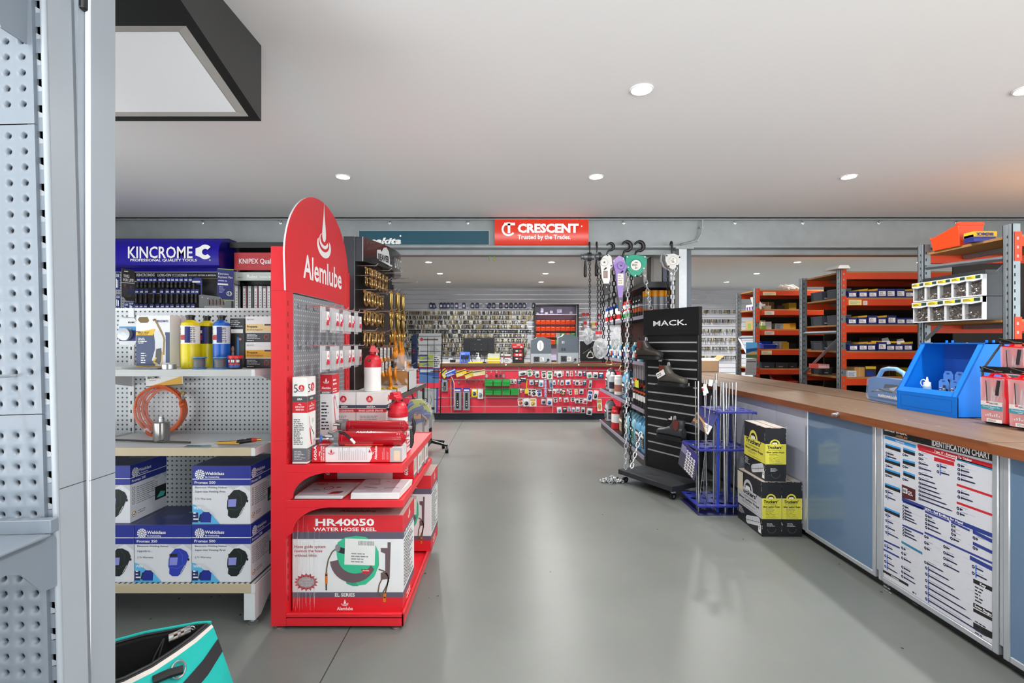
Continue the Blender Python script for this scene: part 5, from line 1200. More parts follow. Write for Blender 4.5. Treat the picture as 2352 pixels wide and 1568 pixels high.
# ---- goods hung on its front
Z4=lambda x, y:(1000+x/5.6, 820+y/5.6)
def hung(x0, y0, x1, y1, c1, c2, tilt, label, kind=0, grp='packs hung on the counter front', name='hanging_pack', dy=.03):
 X0_, Yt=Z4(x0, y0); X1_, Yb=Z4(x1, y1); Y=CYF-dy; xa, xb, zb, zt=px(X0_, Y), px(X1_, Y), pz(Yb, Y), pz(Yt, Y); w, h=xb-xa, zt-zb
 f=F((xa, Y, zb), (1, 0, 0), (0, 0, 1))
 if tilt: c=f.at(w/2, h/2); g=F((0, 0, 0), (cos(tilt), 0, sin(tilt)), (-sin(tilt), 0, cos(tilt))); f=F(c-g.u*w/2-g.v*h/2, g.u, g.v)
 b=MB(); A, B_=M(c1, .45), M(c2, .4)
 if kind==0:
  b.prism(f, [(0, 0), (w, 0), (w, h*.94), (w*.85, h), (w*.15, h), (0, h*.94)], .006, A); b.rect(f, w*.12, h*.68, w*.88, h*.9, WHITE if c1!='e4e4e4' else B_, .001); b.ell(f, w*.5, h*.35, w*.32, h*.25, B_, .0012); b.ell(f, w*.45, h*.38, w*.12, h*.1, LGREY, .0016)
  b.cyl(f.at(w*.35, h*.2, 0), f.at(w*.65, h*.5, .012), min(w, h)*.1, B_, 8)
 elif kind==1:
  b.prism(f, [(0, 0), (w, 0), (w, h), (0, h)], .006, M('8e9298', .35)); b.rect(f, 0, h*.84, w, h, M('2038a0', .4), .001); b.rect(f, w*.12, h*.87, w*.88, h*.93, WHITE, .0014); b.rect(f, w*.32, h*.08, w*.68, h*.78, B_, .0012)
  for k in range(3): b.ell(f, w*.5, h*(.2+.1*k), w*.07, h*.02, WHITE, .0016)
 elif kind==2:
  b.prism(f, [(0, 0), (w, h*.1), (w, h), (0, h*.9)], .02, A); b.shape(f, [(0, h*.62), (w, h*.75), (w, h*.88), (0, h*.78)], B_, .001); b.greek(f, w*.08, h*.1, w*.9, h*.45, 3, WHITE, .0012)
 elif kind==3:
  for k, cc in enumerate(('d8342a', 'e8772a', '2a2f6e', 'e3dfd6')):
   x=w*(.1+.25*k); b.tube([f.at(w*.5, h, 0), f.at(x, h*.8, .006), f.at(x+w*.05, h*.1, .01), f.at(x, 0, .006)], .006, M(cc, .6), 5)
 elif kind==4:
  b.ring(f.at(w/2, h*.88, 0), w*.22, w*.05, CHROME, (0, 1, 0), 12, 5); b.cyl(f.at(w/2, h*.8, 0), f.at(w/2, h*.55, 0), w*.06, CHROME, 6); b.shape(f, [(w*.5+w*.42*cos(t), h*.28+h*.26*sin(t)) for t in [2*pi*q/10 for q in range(10)]], A, .002); b.cyl(f.at(w*.5, h*.28, -.004), f.at(w*.5, h*.28, .001), w*.4, A, 10)
 b.cyl((f.at(w/2, h*.95, -.004)), (f.at(w/2, h*.95, -.03)), .003, CHROME, 5)
 return tag(b.build(name), label, 'pack' if kind!=4 else 'key ring', grp)
for i, q in enumerate(((75, 155, 160, 262, 'd9c03a', '24345e', .6), (130, 165, 265, 245, '2c50b4', 'e8e8e8', .35), (262, 165, 400, 245, 'e0c028', '28344c', .25), (375, 185, 490, 270, 'd8b924', '28344c', .3), (480, 165, 640, 240, 'd9c88a', '3c4c6c', .1))):
 hung(*q, '%s brush packet from the left on the top rail of the red counter front'%ORD[i], 2, 'brush packets on the counter front', dy=.06+.012*i)
for i, q in enumerate(((80, 290, 160, 440), (235, 395, 335, 680), (355, 395, 445, 682))): hung(*q, '202226', '1c1d20', 0, ('long grey blade pack beside the brochure rack', 'long grey blade pack left of the other on the red counter', 'long grey blade pack right of the other, beside the yellow card')[i], 1, 'blade packs on the counter front', dy=.03+.02*i)
hung(160, 255, 255, 632, 'd33', '333', 0, 'bunch of red, orange and blue lanyards hanging on the counter front', 3, None, 'lanyard_bunch', dy=.08)
hung(465, 405, 538, 508, 'e6cf22', '3a4a66', 0, 'yellow card pack beside the blade packs', 0); hung(545, 405, 615, 535, 'dfe1e3', '808890', 0, 'tall white card pack between the yellow card and the green bins', 0)
for i, (x, c) in enumerate(((660, 'c8ccd0'), (718, 'b83038'), (785, '26282a'), (838, '3a3d40'), (878, '8a8d90'))): hung(x-20, 175, x+(24 if i==2 else 18), 268, c, '333', 0, '%s key ring from the left above the green bins'%ORD[i], 4, 'key rings above the green bins', 'key_ring')
for i, (x, y, c) in enumerate(((300, 300, '9aa0a8'), (388, 300, 'b23'), (425, 295, '2f4f9e'), (462, 292, 'c23'), (490, 288, '333'), (520, 290, 'a22a35'), (560, 286, '2a2b2e'), (598, 286, '222'), (625, 286, 'b23'))):
 hung(x-12, y-5, x+12, y+(90 if i in (1, 5) else 40), c, '222', 0, '%s small tag from the left on the second rail, left of the green bins'%ORD[i], 4, 'small tags on the second rail', 'key_tag', dy=.025+.006*i)
GB=M('2fae4e', .35)
for i, (x, y, wd) in enumerate(((640, 287, 'upper'), (750, 287, 'upper'), (860, 287, 'upper'), (640, 402, 'lower'), (750, 402, 'lower'), (860, 402, 'lower'), (970, 402, 'lower'))):
 X0_, Yt=Z4(x, y); X1_, Yb=Z4(x+102, y+78); Y=CYF-.001; xa, xb, zb, zt=px(X0_, Y), px(X1_, Y)-.004, pz(Yb, Y), pz(Yt, Y); h=zt-zb
 b=MB(); b.prism(F((xa, 0, zb), (0, -1, 0), (0, 0, 1)), [(0, 0), (0, h), (.05, h), (.09, h*.66), (.10, h*.62), (.085, 0)], .004, GB); b.prism(F((xb-.004, 0, zb), (0, -1, 0), (0, 0, 1)), [(0, 0), (0, h), (.05, h), (.09, h*.66), (.10, h*.62), (.085, 0)], .004, GB)
 for q in range(len(b.v)): b.v[q]=(b.v[q][0], b.v[q][1]+Y-.002, b.v[q][2])
 b.box(xa, Y-.004, zb, xb, Y-.002, zt, GB); b.box(xa, Y-.086, zb, xb, Y-.002, zb+.003, GB); b.hexa([(xa, Y-.088, zb), (xb, Y-.088, zb), (xb, Y-.084, zb), (xa, Y-.084, zb), (xa, Y-.102, zb+h*.62), (xb, Y-.102, zb+h*.62), (xb, Y-.098, zb+h*.62), (xa, Y-.098, zb+h*.62)], GB); b.box(xa, Y-.106, zb+h*.58, xb, Y-.098, zb+h*.66, GB)
 tag(b.build('storage_bin', bevel=.0015), 'green plastic bin in the %s row on the red counter, %s from the left'%(wd, ORD[i%3 if i<3 else i-3]), 'bin', 'green bins on the red counter')
small=[(965, 282, 1010, 340), (1015, 282, 1045, 340), (1050, 284, 1105, 342), (1070, 178, 1178, 235), (1182, 160, 1240, 248), (1245, 178, 1288, 230), (1285, 178, 1338, 262), (1365, 182, 1428, 268), (1438, 182, 1505, 282), (1525, 178, 1560, 245), (1562, 178, 1628, 258), (1628, 178, 1652, 235), (1680, 178, 1718, 245), (1732, 178, 1770, 245), (1795, 175, 1815, 240), (1832, 180, 1885, 245), (1900, 178, 1936, 245), (1948, 190, 2015, 270), (2025, 190, 2092, 270), (2098, 190, 2165, 270), (1088, 260, 1172, 322), (1210, 295, 1262, 355), (1272, 290, 1330, 375), (1330, 290, 1392, 380), (1462, 280, 1508, 405), (1508, 295, 1546, 355), (1570, 292, 1592, 350), (1610, 292, 1650, 362), (1672, 290, 1740, 355), (1768, 290, 1795, 340), (1800, 290, 1846, 362), (1850, 292, 1892, 360), (1896, 295, 1942, 362), (1975, 290, 2012, 400), (1090, 405, 1115, 455), (1118, 405, 1142, 455), (1160, 400, 1195, 470), (1195, 412, 1232, 490), (1232, 412, 1300, 502), (1300, 418, 1368, 505), (1442, 410, 1500, 475), (1505, 408, 1555, 465), (1560, 405, 1588, 460), (1596, 405, 1630, 465), (1625, 420, 1672, 495), (1690, 410, 1714, 470), (1720, 415, 1756, 485), (1790, 410, 1830, 478), (1848, 408, 1905, 470), (1955, 425, 2020, 568), (2030, 425, 2095, 545), (1060, 530, 1130, 622), (1130, 528, 1210, 632), (1210, 528, 1300, 635), (1360, 535, 1425, 605), (1432, 528, 1505, 620), (1520, 520, 1568, 580), (1590, 515, 1622, 570), (1650, 518, 1712, 578), (1740, 515, 1795, 570), (1796, 530, 1850, 592), (1850, 530, 1896, 592), (1900, 528, 1955, 600), (2080, 535, 2142, 692), (1565, 640, 1625, 718), (1640, 650, 1690, 712), (1700, 640, 1740, 695), (1752, 645, 1796, 708), (1806, 640, 1855, 700), (1872, 640, 1925, 718), (1945, 652, 2018, 742)]
colA=['e4e4e4', 'd9dcdf', 'e4e4e4', 'c9d3dc', 'dadada', 'b9c0c8', 'e4e4e4', '2e3238', 'cfd6da']; colB=['c62f2f', '23262c', '2a4f9a', '1f2125', 'd8a52a', '2f8a52', '30343a', 'd14a2a', '3f86b8']
rg=random.Random(21); cnt={}
rail=lambda y: 0 if y<262 and y<200 else 1 if y<330 and y<300 else 2 if y<430 else 3 if y<540 else 4
wds=['top', 'second', 'third', 'fourth', 'lowest']
for i, q in enumerate(small):
 r=rail(q[1]); cnt[r]=cnt.get(r, 0)+1
 hung(*q, colA[rg.randrange(9)], colB[rg.randrange(9)], rg.uniform(-.18, .18), 'small hanging pack on the %s rail of the red counter, %s from the green bins'%(wds[r], ORD[cnt[r]-1]), 0, 'small packs right of the green bins', dy=.02+.035*(i%3))
for k in range(12):
 b=MB(); X0_, Yt=Z4(1405, 300+k*20); Y=CYF-.14; w, h=.033, .022; f=F((px(X0_, Y), Y, pz(Yt, Y)), (1, 0, .2), (-.2, 0, 1)); b.prism(f, [(0, 0), (w, 0), (w, h), (0, h)], .012, M('2c62b8' if k%2 else 'dfe6ee', .4)); b.rect(f, .003, .006, w-.003, .014, WHITE if k%2 else M('2c62b8', .4)); b.cyl(f.at(w/2, 0, -.006), f.at(w/2, -.012, -.006), .002, BLACK, 5)
 tag(b.build('clip_strip_pack'), '%s blue and white pack down the hanging clip strip'%ORD[k], 'pack', 'packs on the clip strip')
t=thing('price_wand', 'yellow handled brush hanging on the counter front beside the clip strip', 'brush', (Kx(1208), CYF-.07, .6)); b=MB(); a=Vector((px(1209.8, 8.38), 8.38, pz(874, 8.38))); e=Vector((px(1209, 8.38), 8.38, pz(894, 8.38))); b.tube([a, e], [.012, .009], M('e3b81e', .4), 8); b.build('handle', t); b=MB(); b.box(e.x-.03, e.y-.01, e.z-.07, e.x+.03, e.y+.01, e.z+.005, M('e8c93a', .4)); b.build('brush_head', t)
# ---- on the counter
CT=.9565
YC=8.62
q=lambda x: px(x, YC)
t=thing('computer_monitor', 'black computer monitor seen from behind on the counter', 'monitor', (q(1100), YC, CT)); b=MB(); b.box(q(1064), YC, pz(815, YC), q(1136), YC+.03, pz(776, YC), M('1c1e22', .4)); b.box(q(1080), YC-.02, pz(806, YC), q(1120), YC, pz(786, YC), M('202227', .45))
for k in range(2): b.cyl((q(1091.5+14*k), YC-.021, pz(791, YC)), (q(1091.5+14*k), YC-.019, pz(791, YC)), .005, STEEL, 8); b.cyl((q(1091.5+14*k), YC-.021, pz(803, YC)), (q(1091.5+14*k), YC-.019, pz(803, YC)), .005, STEEL, 8)
b.box(q(1096), YC-.021, pz(781, YC), q(1104), YC-.0195, pz(779.5, YC), GREY); b.build('back_shell', t, bevel=.004)
b=MB(); b.box(q(1096), YC-.01, CT, q(1104), YC+.02, pz(806, YC), BLACK); b.box(q(1084), YC-.06, CT, q(1116), YC+.09, CT+.012, BLACK); b.build('stand', t)
for k in range(2): b=MB(); b.tube([(q(1084+30*k), YC-.02, pz(810, YC)), (q(1082+32*k), YC-.05, pz(822, YC)), (q(1086+26*k), YC-.03, CT+.01)], .006, BLACK, 6); b.build('cable', t)
t=thing('driver_rack', 'blue counter rack holding black screwdrivers, left of the monitor', 'rack', (q(1066), 8.46, CT)); f=F((px(1055, 8.44), 8.44, CT), (1, 0, 0), (0, 0, 1)); b=MB(); b.hexa([f.at(0, 0, 0), f.at(.17, 0, 0), f.at(.17, 0, -.1), f.at(0, 0, -.1), f.at(.01, .19, -.06), f.at(.175, .19, -.06), f.at(.175, .19, -.1), f.at(.01, .19, -.1)], M('1f56c0', .4)); b.rect(f, .03, .15, .09, .16, WHITE, -.03); b.build('body', t)
for k in range(5): b=MB(); b.cyl(f.at(.03+.028*k, .02, .012), f.at(.035+.028*k, .07, .0), .004, CHROME, 6); b.cyl(f.at(.035+.028*k, .07, .0), f.at(.04+.028*k, .14, -.02), .010, BLACK, 8); b.build('screwdriver', t)
b=MB(); b.T=Matrix.Translation((px(1092, 8.44), 8.44, CT))@Matrix.Rotation(.02, 4, 'Z'); b.box(-.12, -.03, 0, .12, .02, .022, M('e8cf16', .4)); tag(b.build('tape_measure_case', bevel=.004), 'flat bright yellow pack lying on the counter edge in front of the monitor', 'pack')
t=thing('pump_bottle', 'clear pump bottle standing on the counter before the monitor', 'bottle', (px(1098.5, 8.47), 8.47, CT)); b=MB(); b.lathe([(.036, 0), (.038, .004), (.038, .08), (.03, .1), (.013, .11), (.013, .122)], (0, 0, 0), M('d5dadf', .15, alpha=.7), 16); b.build('body', t, world=False); b=MB(); b.lathe([(.015, .12), (.015, .138), (.006, .14), (.006, .17)], (0, 0, 0), WHITE, 10); b.box(-.035, -.006, .165, .01, .006, .175, WHITE); b.build('pump', t, world=False)
t=thing('leaflet_box', 'yellow box of leaflets on the counter right of the monitor', 'box', (px(1134, 8.5), 8.5, CT)); f=F((px(1120, 8.5), 8.46, CT), (1, 0, 0), (0, 0, 1)); b=MB(); b.hexa([f.at(0, 0), f.at(.205, 0), f.at(.205, 0, -.12), f.at(0, 0, -.12), f.at(.0, .08), f.at(.205, .08), f.at(.205, .11, -.12), f.at(0, .11, -.12)], M('d9c21c', .45)); b.rect(f, .0, .04, .205, .055, WHITE); b.build('box', t, smooth=False)
for k in range(4): b=MB(); b.T=Matrix.Translation(f.at(.1, .1, -.03-.02*k))@Matrix.Rotation(.08*(k-1), 4, 'Y'); b.box(-.095, -.003, -.02, .1, .003, .06-.01*(k%2), M('dcc63c' if k%2 else 'c9cfc4', .5)); b.build('leaflet', t)
for i, (x, w_, h_, c, n_) in enumerate(((1153, .03, .16, 'dfe3e6', 'white'), (1166, .10, .15, 'd0d4d8', 'pale'))):
 b=MB(); b.box(px(x, 8.5)-w_/2, 8.46, CT, px(x, 8.5)+w_/2, 8.52, CT+h_, M(c, .3)); f=F((px(x, 8.5)-w_/2, 8.46, CT), (1, 0, 0), (0, 0, 1)); b.greek(f, .004, .02, w_-.004, h_*.5, 4, INK); b.rect(f, 0, h_*.6, w_, h_*.8, M('8a3038', .5)); tag(b.build('counter_pack', smooth=False), ('slim white bottle pack beside the yellow leaflet box', 'pale carton stack left of the red and black counter stand')[i], 'pack')
t=thing('counter_stand', 'red and black counter stand with small cartons, in front of the key cabinet', 'stand', (px(1190, 8.5), 8.5, CT)); f=F((px(1177.5, 8.5), 8.47, CT), (1, 0, 0), (0, 0, 1)); b=MB(); b.box(f.o.x, 8.47, CT, f.o.x+.19, 8.6, CT+.04, BLACK); b.box(f.o.x, 8.575, CT, f.o.x+.19, 8.58, CT+.26, BLACK); b.cyl(f.at(.0, .0), f.at(0, .3), .004, BLACK, 6); b.cyl(f.at(.19, 0), f.at(.19, .3), .004, BLACK, 6); b.build('rack', t)
b=MB(); b.box(f.o.x-.01, 8.56, CT+.25, f.o.x+.18, 8.57, CT+.335, M('d22a2a', .4)); g=F((f.o.x-.01, 8.56, CT+.25), (1, 0, 0), (0, 0, 1)); b.greek(g, .08, .045, .18, .075, 2, WHITE); b.greek(g, .01, .015, .1, .035, 2, WHITE, seed=2); b.rect(g, .14, .01, .175, .035, M('e8e0d0', .5)); b.build('header_card', t, smooth=False)
for k in range(3): b=MB(); z=CT+.045+.065*k; b.box(f.o.x+.02-.004*k, 8.48+.012*k, z, f.o.x+.17, 8.56, z+.058, M(('222428', 'c8282c', '26272b')[k], .4)); g=F((f.o.x+.02, 8.48+.012*k, z), (1, 0, 0), (0, 0, 1)); b.rect(g, .03, .02, .07, .04, WHITE, .001); b.rect(g, .09, .012, .13, .045, M('c8282c' if k!=1 else 'e8e8e8', .4), .001); b.build('small_carton', t, smooth=False)
def machine(x0, x1, ytop, rnd, label):
 Y=8.46; xa, xb=px(x0, Y), px(x1, Y); h=pz(ytop, Y)-CT; w=xb-xa
 t=thing('key_cutting_machine', label, 'key machine', ((xa+xb)/2, Y, CT), 0, 'key machines on the counter'); gm=M('5c6670', .4); lm=M('a9b0b6', .35, .3); f=F((xa, Y, CT), (1, 0, 0), (0, 0, 1))
 b=MB(); b.prism(f, [(0, 0), (w, 0), (w, h*.36), (0, h*.36)], .32, lm); b.build('lower_case', t, bevel=.004)
 b=MB(); b.prism(f, [(w*.0, h*.36), (w, h*.36), (w*.985, h*.90), (w*.8, h*.94), (w*.65, h*rnd), (w*.3, h*rnd), (w*.2, h*.92), (w*.02, h*.88)], .30, gm, lm);
 if rnd<1: b.shape(f, [(w*.28+(w*.17+.004*(k%2))*(1 if k<8 else 1)*cos(2*pi*k/16)*.95+w*.18, h*.66+h*.2*sin(2*pi*k/16)) for k in range(16)], PAPER, .002); b.rect(f, w*.42, h*.52, w*.5, h*.78, LGREY, .003)
 else:
  for k in range(2): b.rect(f, w*(.18+.08*k), h*.68, w*(.23+.08*k), h*.76, LGREY, .002); b.rect(f, w*(.16+.12*k), h*.42, w*(.25+.12*k), h*.52, M('3a4046', .5), .002)
 b.build('rear_cover', t, bevel=.004)
 b=MB(); b.rect(f, w*.13, h*.05, w*.42, h*.25, M('3a3f45', .5), .002); b.band(f, w*.275, h*.15, .012, .03, BLACK, 0, 2*pi, .004); b.rect(f, w*.44, h*.08, w*.64, h*.22, PAPER, .003); b.greek(f, w*.46, h*.1, w*.62, h*.2, 3, INK, .004); b.cyl(f.at(w*.84, h*.13, 0), f.at(w*.84, h*.13, .025), .02, BLACK, 12); b.build('fan_grille', t)
 b=MB(); b.tube([f.at(w*.84, h*.1, .02), f.at(w*.7, h*.02, .05), f.at(w*.4, h*.015, .06), f.at(w*.1, .006, .05)], .006, BLACK, 6); b.build('power_cord', t)
machine(1219.5, 1266.5, 773, .985, 'grey key cutting machine with a taped notice on its back, the left one'); machine(1282, 1328.5, 767, 1.0, 'grey key cutting machine with vents and a peaked top, the right one')
t=thing('counter_tray', 'black tray with white sheets and a scanner at the left end of the counter', 'tray', (px(1032, 8.5), 8.5, CT)); b=MB(); b.box(px(1016, 8.5), 8.44, CT, px(1048, 8.5), 8.62, CT+.012, M('b9bcc0', .4)); b.build('tray', t); b=MB(); b.box(px(1034, 8.5), 8.46, CT+.012, px(1046, 8.5), 8.56, CT+.06, BLACK); b.box(px(1030, 8.5), 8.5, CT+.05, px(1040, 8.5), 8.54, CT+.075, M('d5d8da', .4)); b.build('scanner', t, bevel=.006)
t=thing('black_case', 'black tool case standing open at the right end of the counter behind the chains', 'case', (px(1370, 8.5), 8.6, CT)); b=MB(); f=F((px(1333, 8.55), 8.55, CT), (1, 0, 0), (0, 0, 1)); b.prism(f, [(0, .04), (.6, .04), (.56, .2), (.33, .37), (0, .37)], .06, BLACK); b.line(f, [(.04, .16), (.16, .24), (.3, .34)], .012, M('6a6d72', .4), .004); b.build('lid', t); b=MB(); b.box(f.o.x, 8.42, CT, f.o.x+.95, 8.55, CT+.04, M('26272a', .4)); b.rect(F((f.o.x, 8.42, CT), (1, 0, 0), (0, 0, 1)), .0, .018, .9, .026, REDP, .001); b.build('base', t)
# ==== slatted wall goods
YW=10.955
KD=thing('key_cabinet', 'black framed display cabinet of orange bins on the slatted wall', 'cabinet', (px(1279, 10.7), 10.8, .9)); Yc=10.62; xa, xb=px(1228.5, Yc), px(1329.5, Yc); zt, zb=pz(698.5, Yc), .92
b=MB(); b.box(xa, Yc, zb, xa+.022, 10.99, zt, BLACK); b.box(xb-.035, Yc, zb, xb, 10.99, zt, BLACK); b.box(xa, Yc, zt-.025, xb, 10.99, zt, BLACK); b.box(xa, Yc, 0.0, xb, 10.99, zb, BLACK); b.build('frame', KD)
b=MB(); b.box(xa+.022, 10.94, zb, xb-.035, 10.96, zt-.025, M('cfc3e0', .5)); b.build('back_panel', KD)
b=MB(); z1=pz(721.5, Yc); b.box(xa+.022, Yc+.01, z1-.012, xb-.035, 10.94, z1, M('e6d9e4', .4)); b.build('shelf', KD)
b=MB(); b.box(xb-.045, Yc+.005, zb, xb-.035, Yc+.3, zt-.025, M('9aa0a6', .3)); b.build('glass_door_edge', KD)
OB, GN=M('e2481a', .4), M('2fa848', .4)
rows=[(732.5, 744.5), (747.5, 759.5), (762.5, 774.5), (778, 790)]
for r, (ya, yb) in enumerate(rows):
 for k in range(8):
  Yq=10.74; w=(xb-xa-.076)/8; x0=xa+.024+w*k; z0, z1_=pz(yb, Yq), pz(ya, Yq); green=(r==2 and k in (5, 7)) or (r==3 and k in (4, 7)); clear=r==2 and k==4
  m=GN if green else M('b9b4b8', .2, alpha=.8) if clear else OB; b=MB(); b.hexa([(x0, Yq+.02, z0), (x0+w-.006, Yq+.02, z0), (x0+w-.006, Yq+.17, z0), (x0, Yq+.17, z0), (x0, Yq, z1_-.03), (x0+w-.006, Yq, z1_-.03), (x0+w-.006, Yq+.17, z1_), (x0, Yq+.17, z1_)], m); b.rect(F((x0, Yq-.001, z1_-.05), (1, 0, 0), (0, 0, 1)), .02, .005, w-.025, .016, M('f2a08a', .5), .003); b.box(x0, Yq-.006, z1_-.032, x0+w-.006, Yq+.01, z1_-.022, m)
  tag(b.build('storage_bin', smooth=False), '%s bin in the %s row of the key cabinet, %s from its left side'%('green' if green else 'clear' if clear else 'orange', ORD[r], ORD[k]), 'bin', 'bins in the key cabinet')
for i, (x, w_, h_, c) in enumerate(((1235, .04, .04, 'e4e0ea'), (1245, .06, .13, 'dcd6e6'), (1255, .06, .05, 'e8e4ee'), (1266.5, .055, .08, 'd6d0e0'), (1285, .10, .11, 'cfc8dc'), (1312, .05, .06, 'e4e0ea'))):
 Yq=10.72; b=MB(); x0=px(x, Yq)-w_/2; zz=pz(721.5, Yc); b.box(x0, Yq, zz, x0+w_, Yq+.06, zz+h_, M(c, .5)); f=F((x0, Yq, zz), (1, 0, 0), (0, 0, 1)); b.rect(f, 0, h_*.1, w_, h_*.35, M('4a4a8c', .5), .001); b.greek(f, .005, h_*.5, w_-.005, h_*.9, 2, INK, .001, seed=i); tag(b.build('small_carton', smooth=False), '%s small pale carton from the left on the top shelf of the key cabinet'%ORD[i], 'box', 'cartons in the key cabinet')
Z3=lambda x: 960+x*.2168
for i, x in enumerate((140, 185, 248, 285, 322, 363, 410, 450, 487, 530, 578, 628, 688, 745, 803, 878, 938, 987, 1037, 1083, 1126, 1172, 1225)):
 b=MB(); f0=F((px(Z3(x), YW), YW-.03, pz(708, YW)), (1, 0, 0), (0, 0, 1)); f=f0.sub(0, 0, (.45 if x==185 else -.35 if x==745 else -.2 if x==688 else 0)); pale=x in (450, 530, 688, 1172); w, h=.072, .125
 b.prism(f, [(-w/2, 0), (w/2, 0), (w/2, h*.85), (w*.2, h), (-w*.2, h), (-w/2, h*.85)], .01, M('b9bfd2' if pale else '1a2250', .4)); b.rect(f, -w*.3, h*.2, w*.3, h*.62, M('8d95b8' if i%2 else 'd8dbe8', .4), .001); b.cyl(f.at(0, h*.95, -.03), f.at(0, h*.95, .02), .004, CHROME, 5)
 tag(b.build('hanging_pack', smooth=False), '%s%s pack from the left in the row high on the slatted wall'%('pale ' if pale else 'navy ', ORD[i]), 'pack', 'navy packs above the keys')
for i, (x, y, c) in enumerate(((1340, 718, 'd8282c'), (1349, 718, 'd8282c'), (1344, 738, 'd8282c'), (1362, 740, 'c8a02a'), (1370, 740, 'd8282c'), (1376, 720, 'c8282c'), (1371, 760, 'd8282c'), (1379, 760, 'c8282c'), (1390, 742, 'e8e8e8'))):
 b=MB(); f=F((px(x, YW)-.035, YW-.03, pz(y+14, YW)), (1, 0, 0), (0, 0, 1)); b.prism(f, [(0, 0), (.07, 0), (.07, .13), (0, .13)], .02, M('d9dcde', .4)); b.rect(f, 0, .06, .07, .13, M(c, .4), .001); b.rect(f, .0, .0, .07, .012, M(c, .4), .001); b.greek(f, .01, .02, .06, .05, 2, INK, .0012); tag(b.build('hanging_pack', smooth=False), '%s red topped pack on the slatted wall right of the key cabinet'%ORD[i], 'pack', 'red packs right of the key cabinet')
# ---- keys on hooks
KM=[M('d9d6c8', .35, .5, .2, 40), M('94804e', .35, .6, .2, 40), M('77797c', .35, .6, .1, 40), M('1a1a1c', .4)]
def keymesh(b, x, y, z, rg, m):
 a=rg.uniform(-.25, .25); n=rg.randint(2, 4); R=rg.uniform(.0135, .0175); L_=rg.uniform(.036, .05)
 for k in range(n):
  yy=y-.006*k; aa=a+rg.uniform(-.2, .2); f=F((x, yy, z), (cos(aa), 0, sin(aa)), (-sin(aa), 0, cos(aa)))
  b.prism(f, [(R*cos(t), -R+R*sin(t)) for t in [2*pi*q_/8+.39 for q_ in range(8)]], .003, m)
  b.prism(f, [(-.0045, -2*R+.002), (-.0045, -2*R-L_), (0, -2*R-L_-.005), (.0045, -2*R-L_*.95), (.003, -2*R-L_*.5), (.0045, -2*R+.002)], .003, m)
ky=[719, 729.5, 740.3, 750.6, 761.6, 771, 782, 793, 802.5, 813]
rg=random.Random(5); protos=[]
for k in range(14):
 b=MB(); keymesh(b, 0, 0, 0, rg, KM[(0, 3, 1, 1, 2, 0, 3, 1, 0, 3, 0, 1, 2, 3)[k]]); o=b.build('key_blank', smooth=False); o.hide_render=False ; protos.append(o)
rest=MB(); nk=0; up={}
lb=['key blank hanging in the topmost row of keys left of the key cabinet', 'key blank hanging in the second row of keys left of the key cabinet']
hooks=MB()
for r, y in enumerate(ky):
 z=pz(y-4.2, YW); x=px(914, YW)
 xe=px(1226 if r<2 else 1214+6*sin(r*2), YW)
 hooks.box(x-.02, 10.968, z+.004, xe+.02, 10.973, z+.009, CHROME)
 while x<xe:
  blk=9 if (r==4 and rg.random()<.8) else None
  i=9 if blk else rg.randrange(14)
  if r<2 and nk<300:
   nk+=1
   if i not in up: o=protos[i]; up[i]=1
   else: o=protos[i].copy(); COL.objects.link(o)
   o.location=(x, YW-.012, z); tag(o, lb[r], 'key', 'keys in the %s row'%('topmost', 'second')[r])
  else: keymesh(rest, x, YW-.012, z, rg, KM[(0, 3, 1, 1, 2, 0, 3, 1, 0, 3, 0, 1, 2, 3)[i]])
  x+=rg.uniform(.0205, .026)
for y in (716, 737.5, 760, 780, 800, 821):
 z=pz(y-4.2, YW); x=px(1566, YW); hooks.box(x, 10.968, z+.004, px(1690, YW), 10.973, z+.009, CHROME)
 while x<px(1690, YW):
  if y==716: o=protos[rg.randrange(9)].copy(); COL.objects.link(o); o.location=(x, YW-.012, z); tag(o, 'key blank in the topmost row of keys right of the boot stand header', 'key', 'keys in the topmost right-hand row')
  elif rg.random()<.9: keymesh(rest, x, YW-.012, z, rg, KM[rg.choice((0, 1, 1, 2, 2, 3))])
  x+=rg.uniform(.028, .04)
struct(hooks, 'trim_1')
tag(rest.build('key_blanks', smooth=False), 'mass of key blanks filling the lower rows of hooks on the slatted wall', 'keys', None, 'stuff')
# ==== brochure rack
t=thing('brochure_rack', 'black wire brochure rack on a castor base before the red counter', 'rack', (-.95, 6.0, 0)); YR=5.98; u=YR/1155; R_=lambda x, y, d=0: Vector((px(x, YR), YR-d, pz(y, YR)))
b=MB()
for x in (946, 1016):
 b.tube([R_(x, 768, .0), R_(x-2 if x>1000 else x+6, 955, .1)], .006, BLACK, 6)
for y in (772, 792, 806, 829, 852, 866, 890, 915, 940): b.tube([R_(947, y, .02), R_(1013, y, .09), R_(1016, y, -.05)], .0035, BLACK, 5)
for x in (962, 985, 1000): b.tube([R_(x, 775, .09), R_(x, 950, .11)], .003, BLACK, 5)
b.build('wire_frame', t)
b=MB(); b.cyl((-.95, 6.05, .09), (-.95, 6.05, .5), .018, BLACK, 10)
for k in range(5):
 a=-.35+2*pi*k/5; e=Vector((-.95+.23*cos(a), 6.02+.23*sin(a), .085)); b.tube([(-.95, 6.05, .12), e], [.022, .014], BLACK, 8)
sb_=b.build('star_base', t)
for k in range(5):
 a=-.35+2*pi*k/5; e=Vector((-.95+.225*cos(a), 6.02+.225*sin(a), .03)); b=MB(); b.cyl(e+Vector((-.018, 0, -.002)), e+Vector((.018, 0, -.002)), .0275, BLACK, 12); b.cyl(e, e+Vector((0, 0, .06)), .008, BLACK, 6); b.build('castor', sb_)
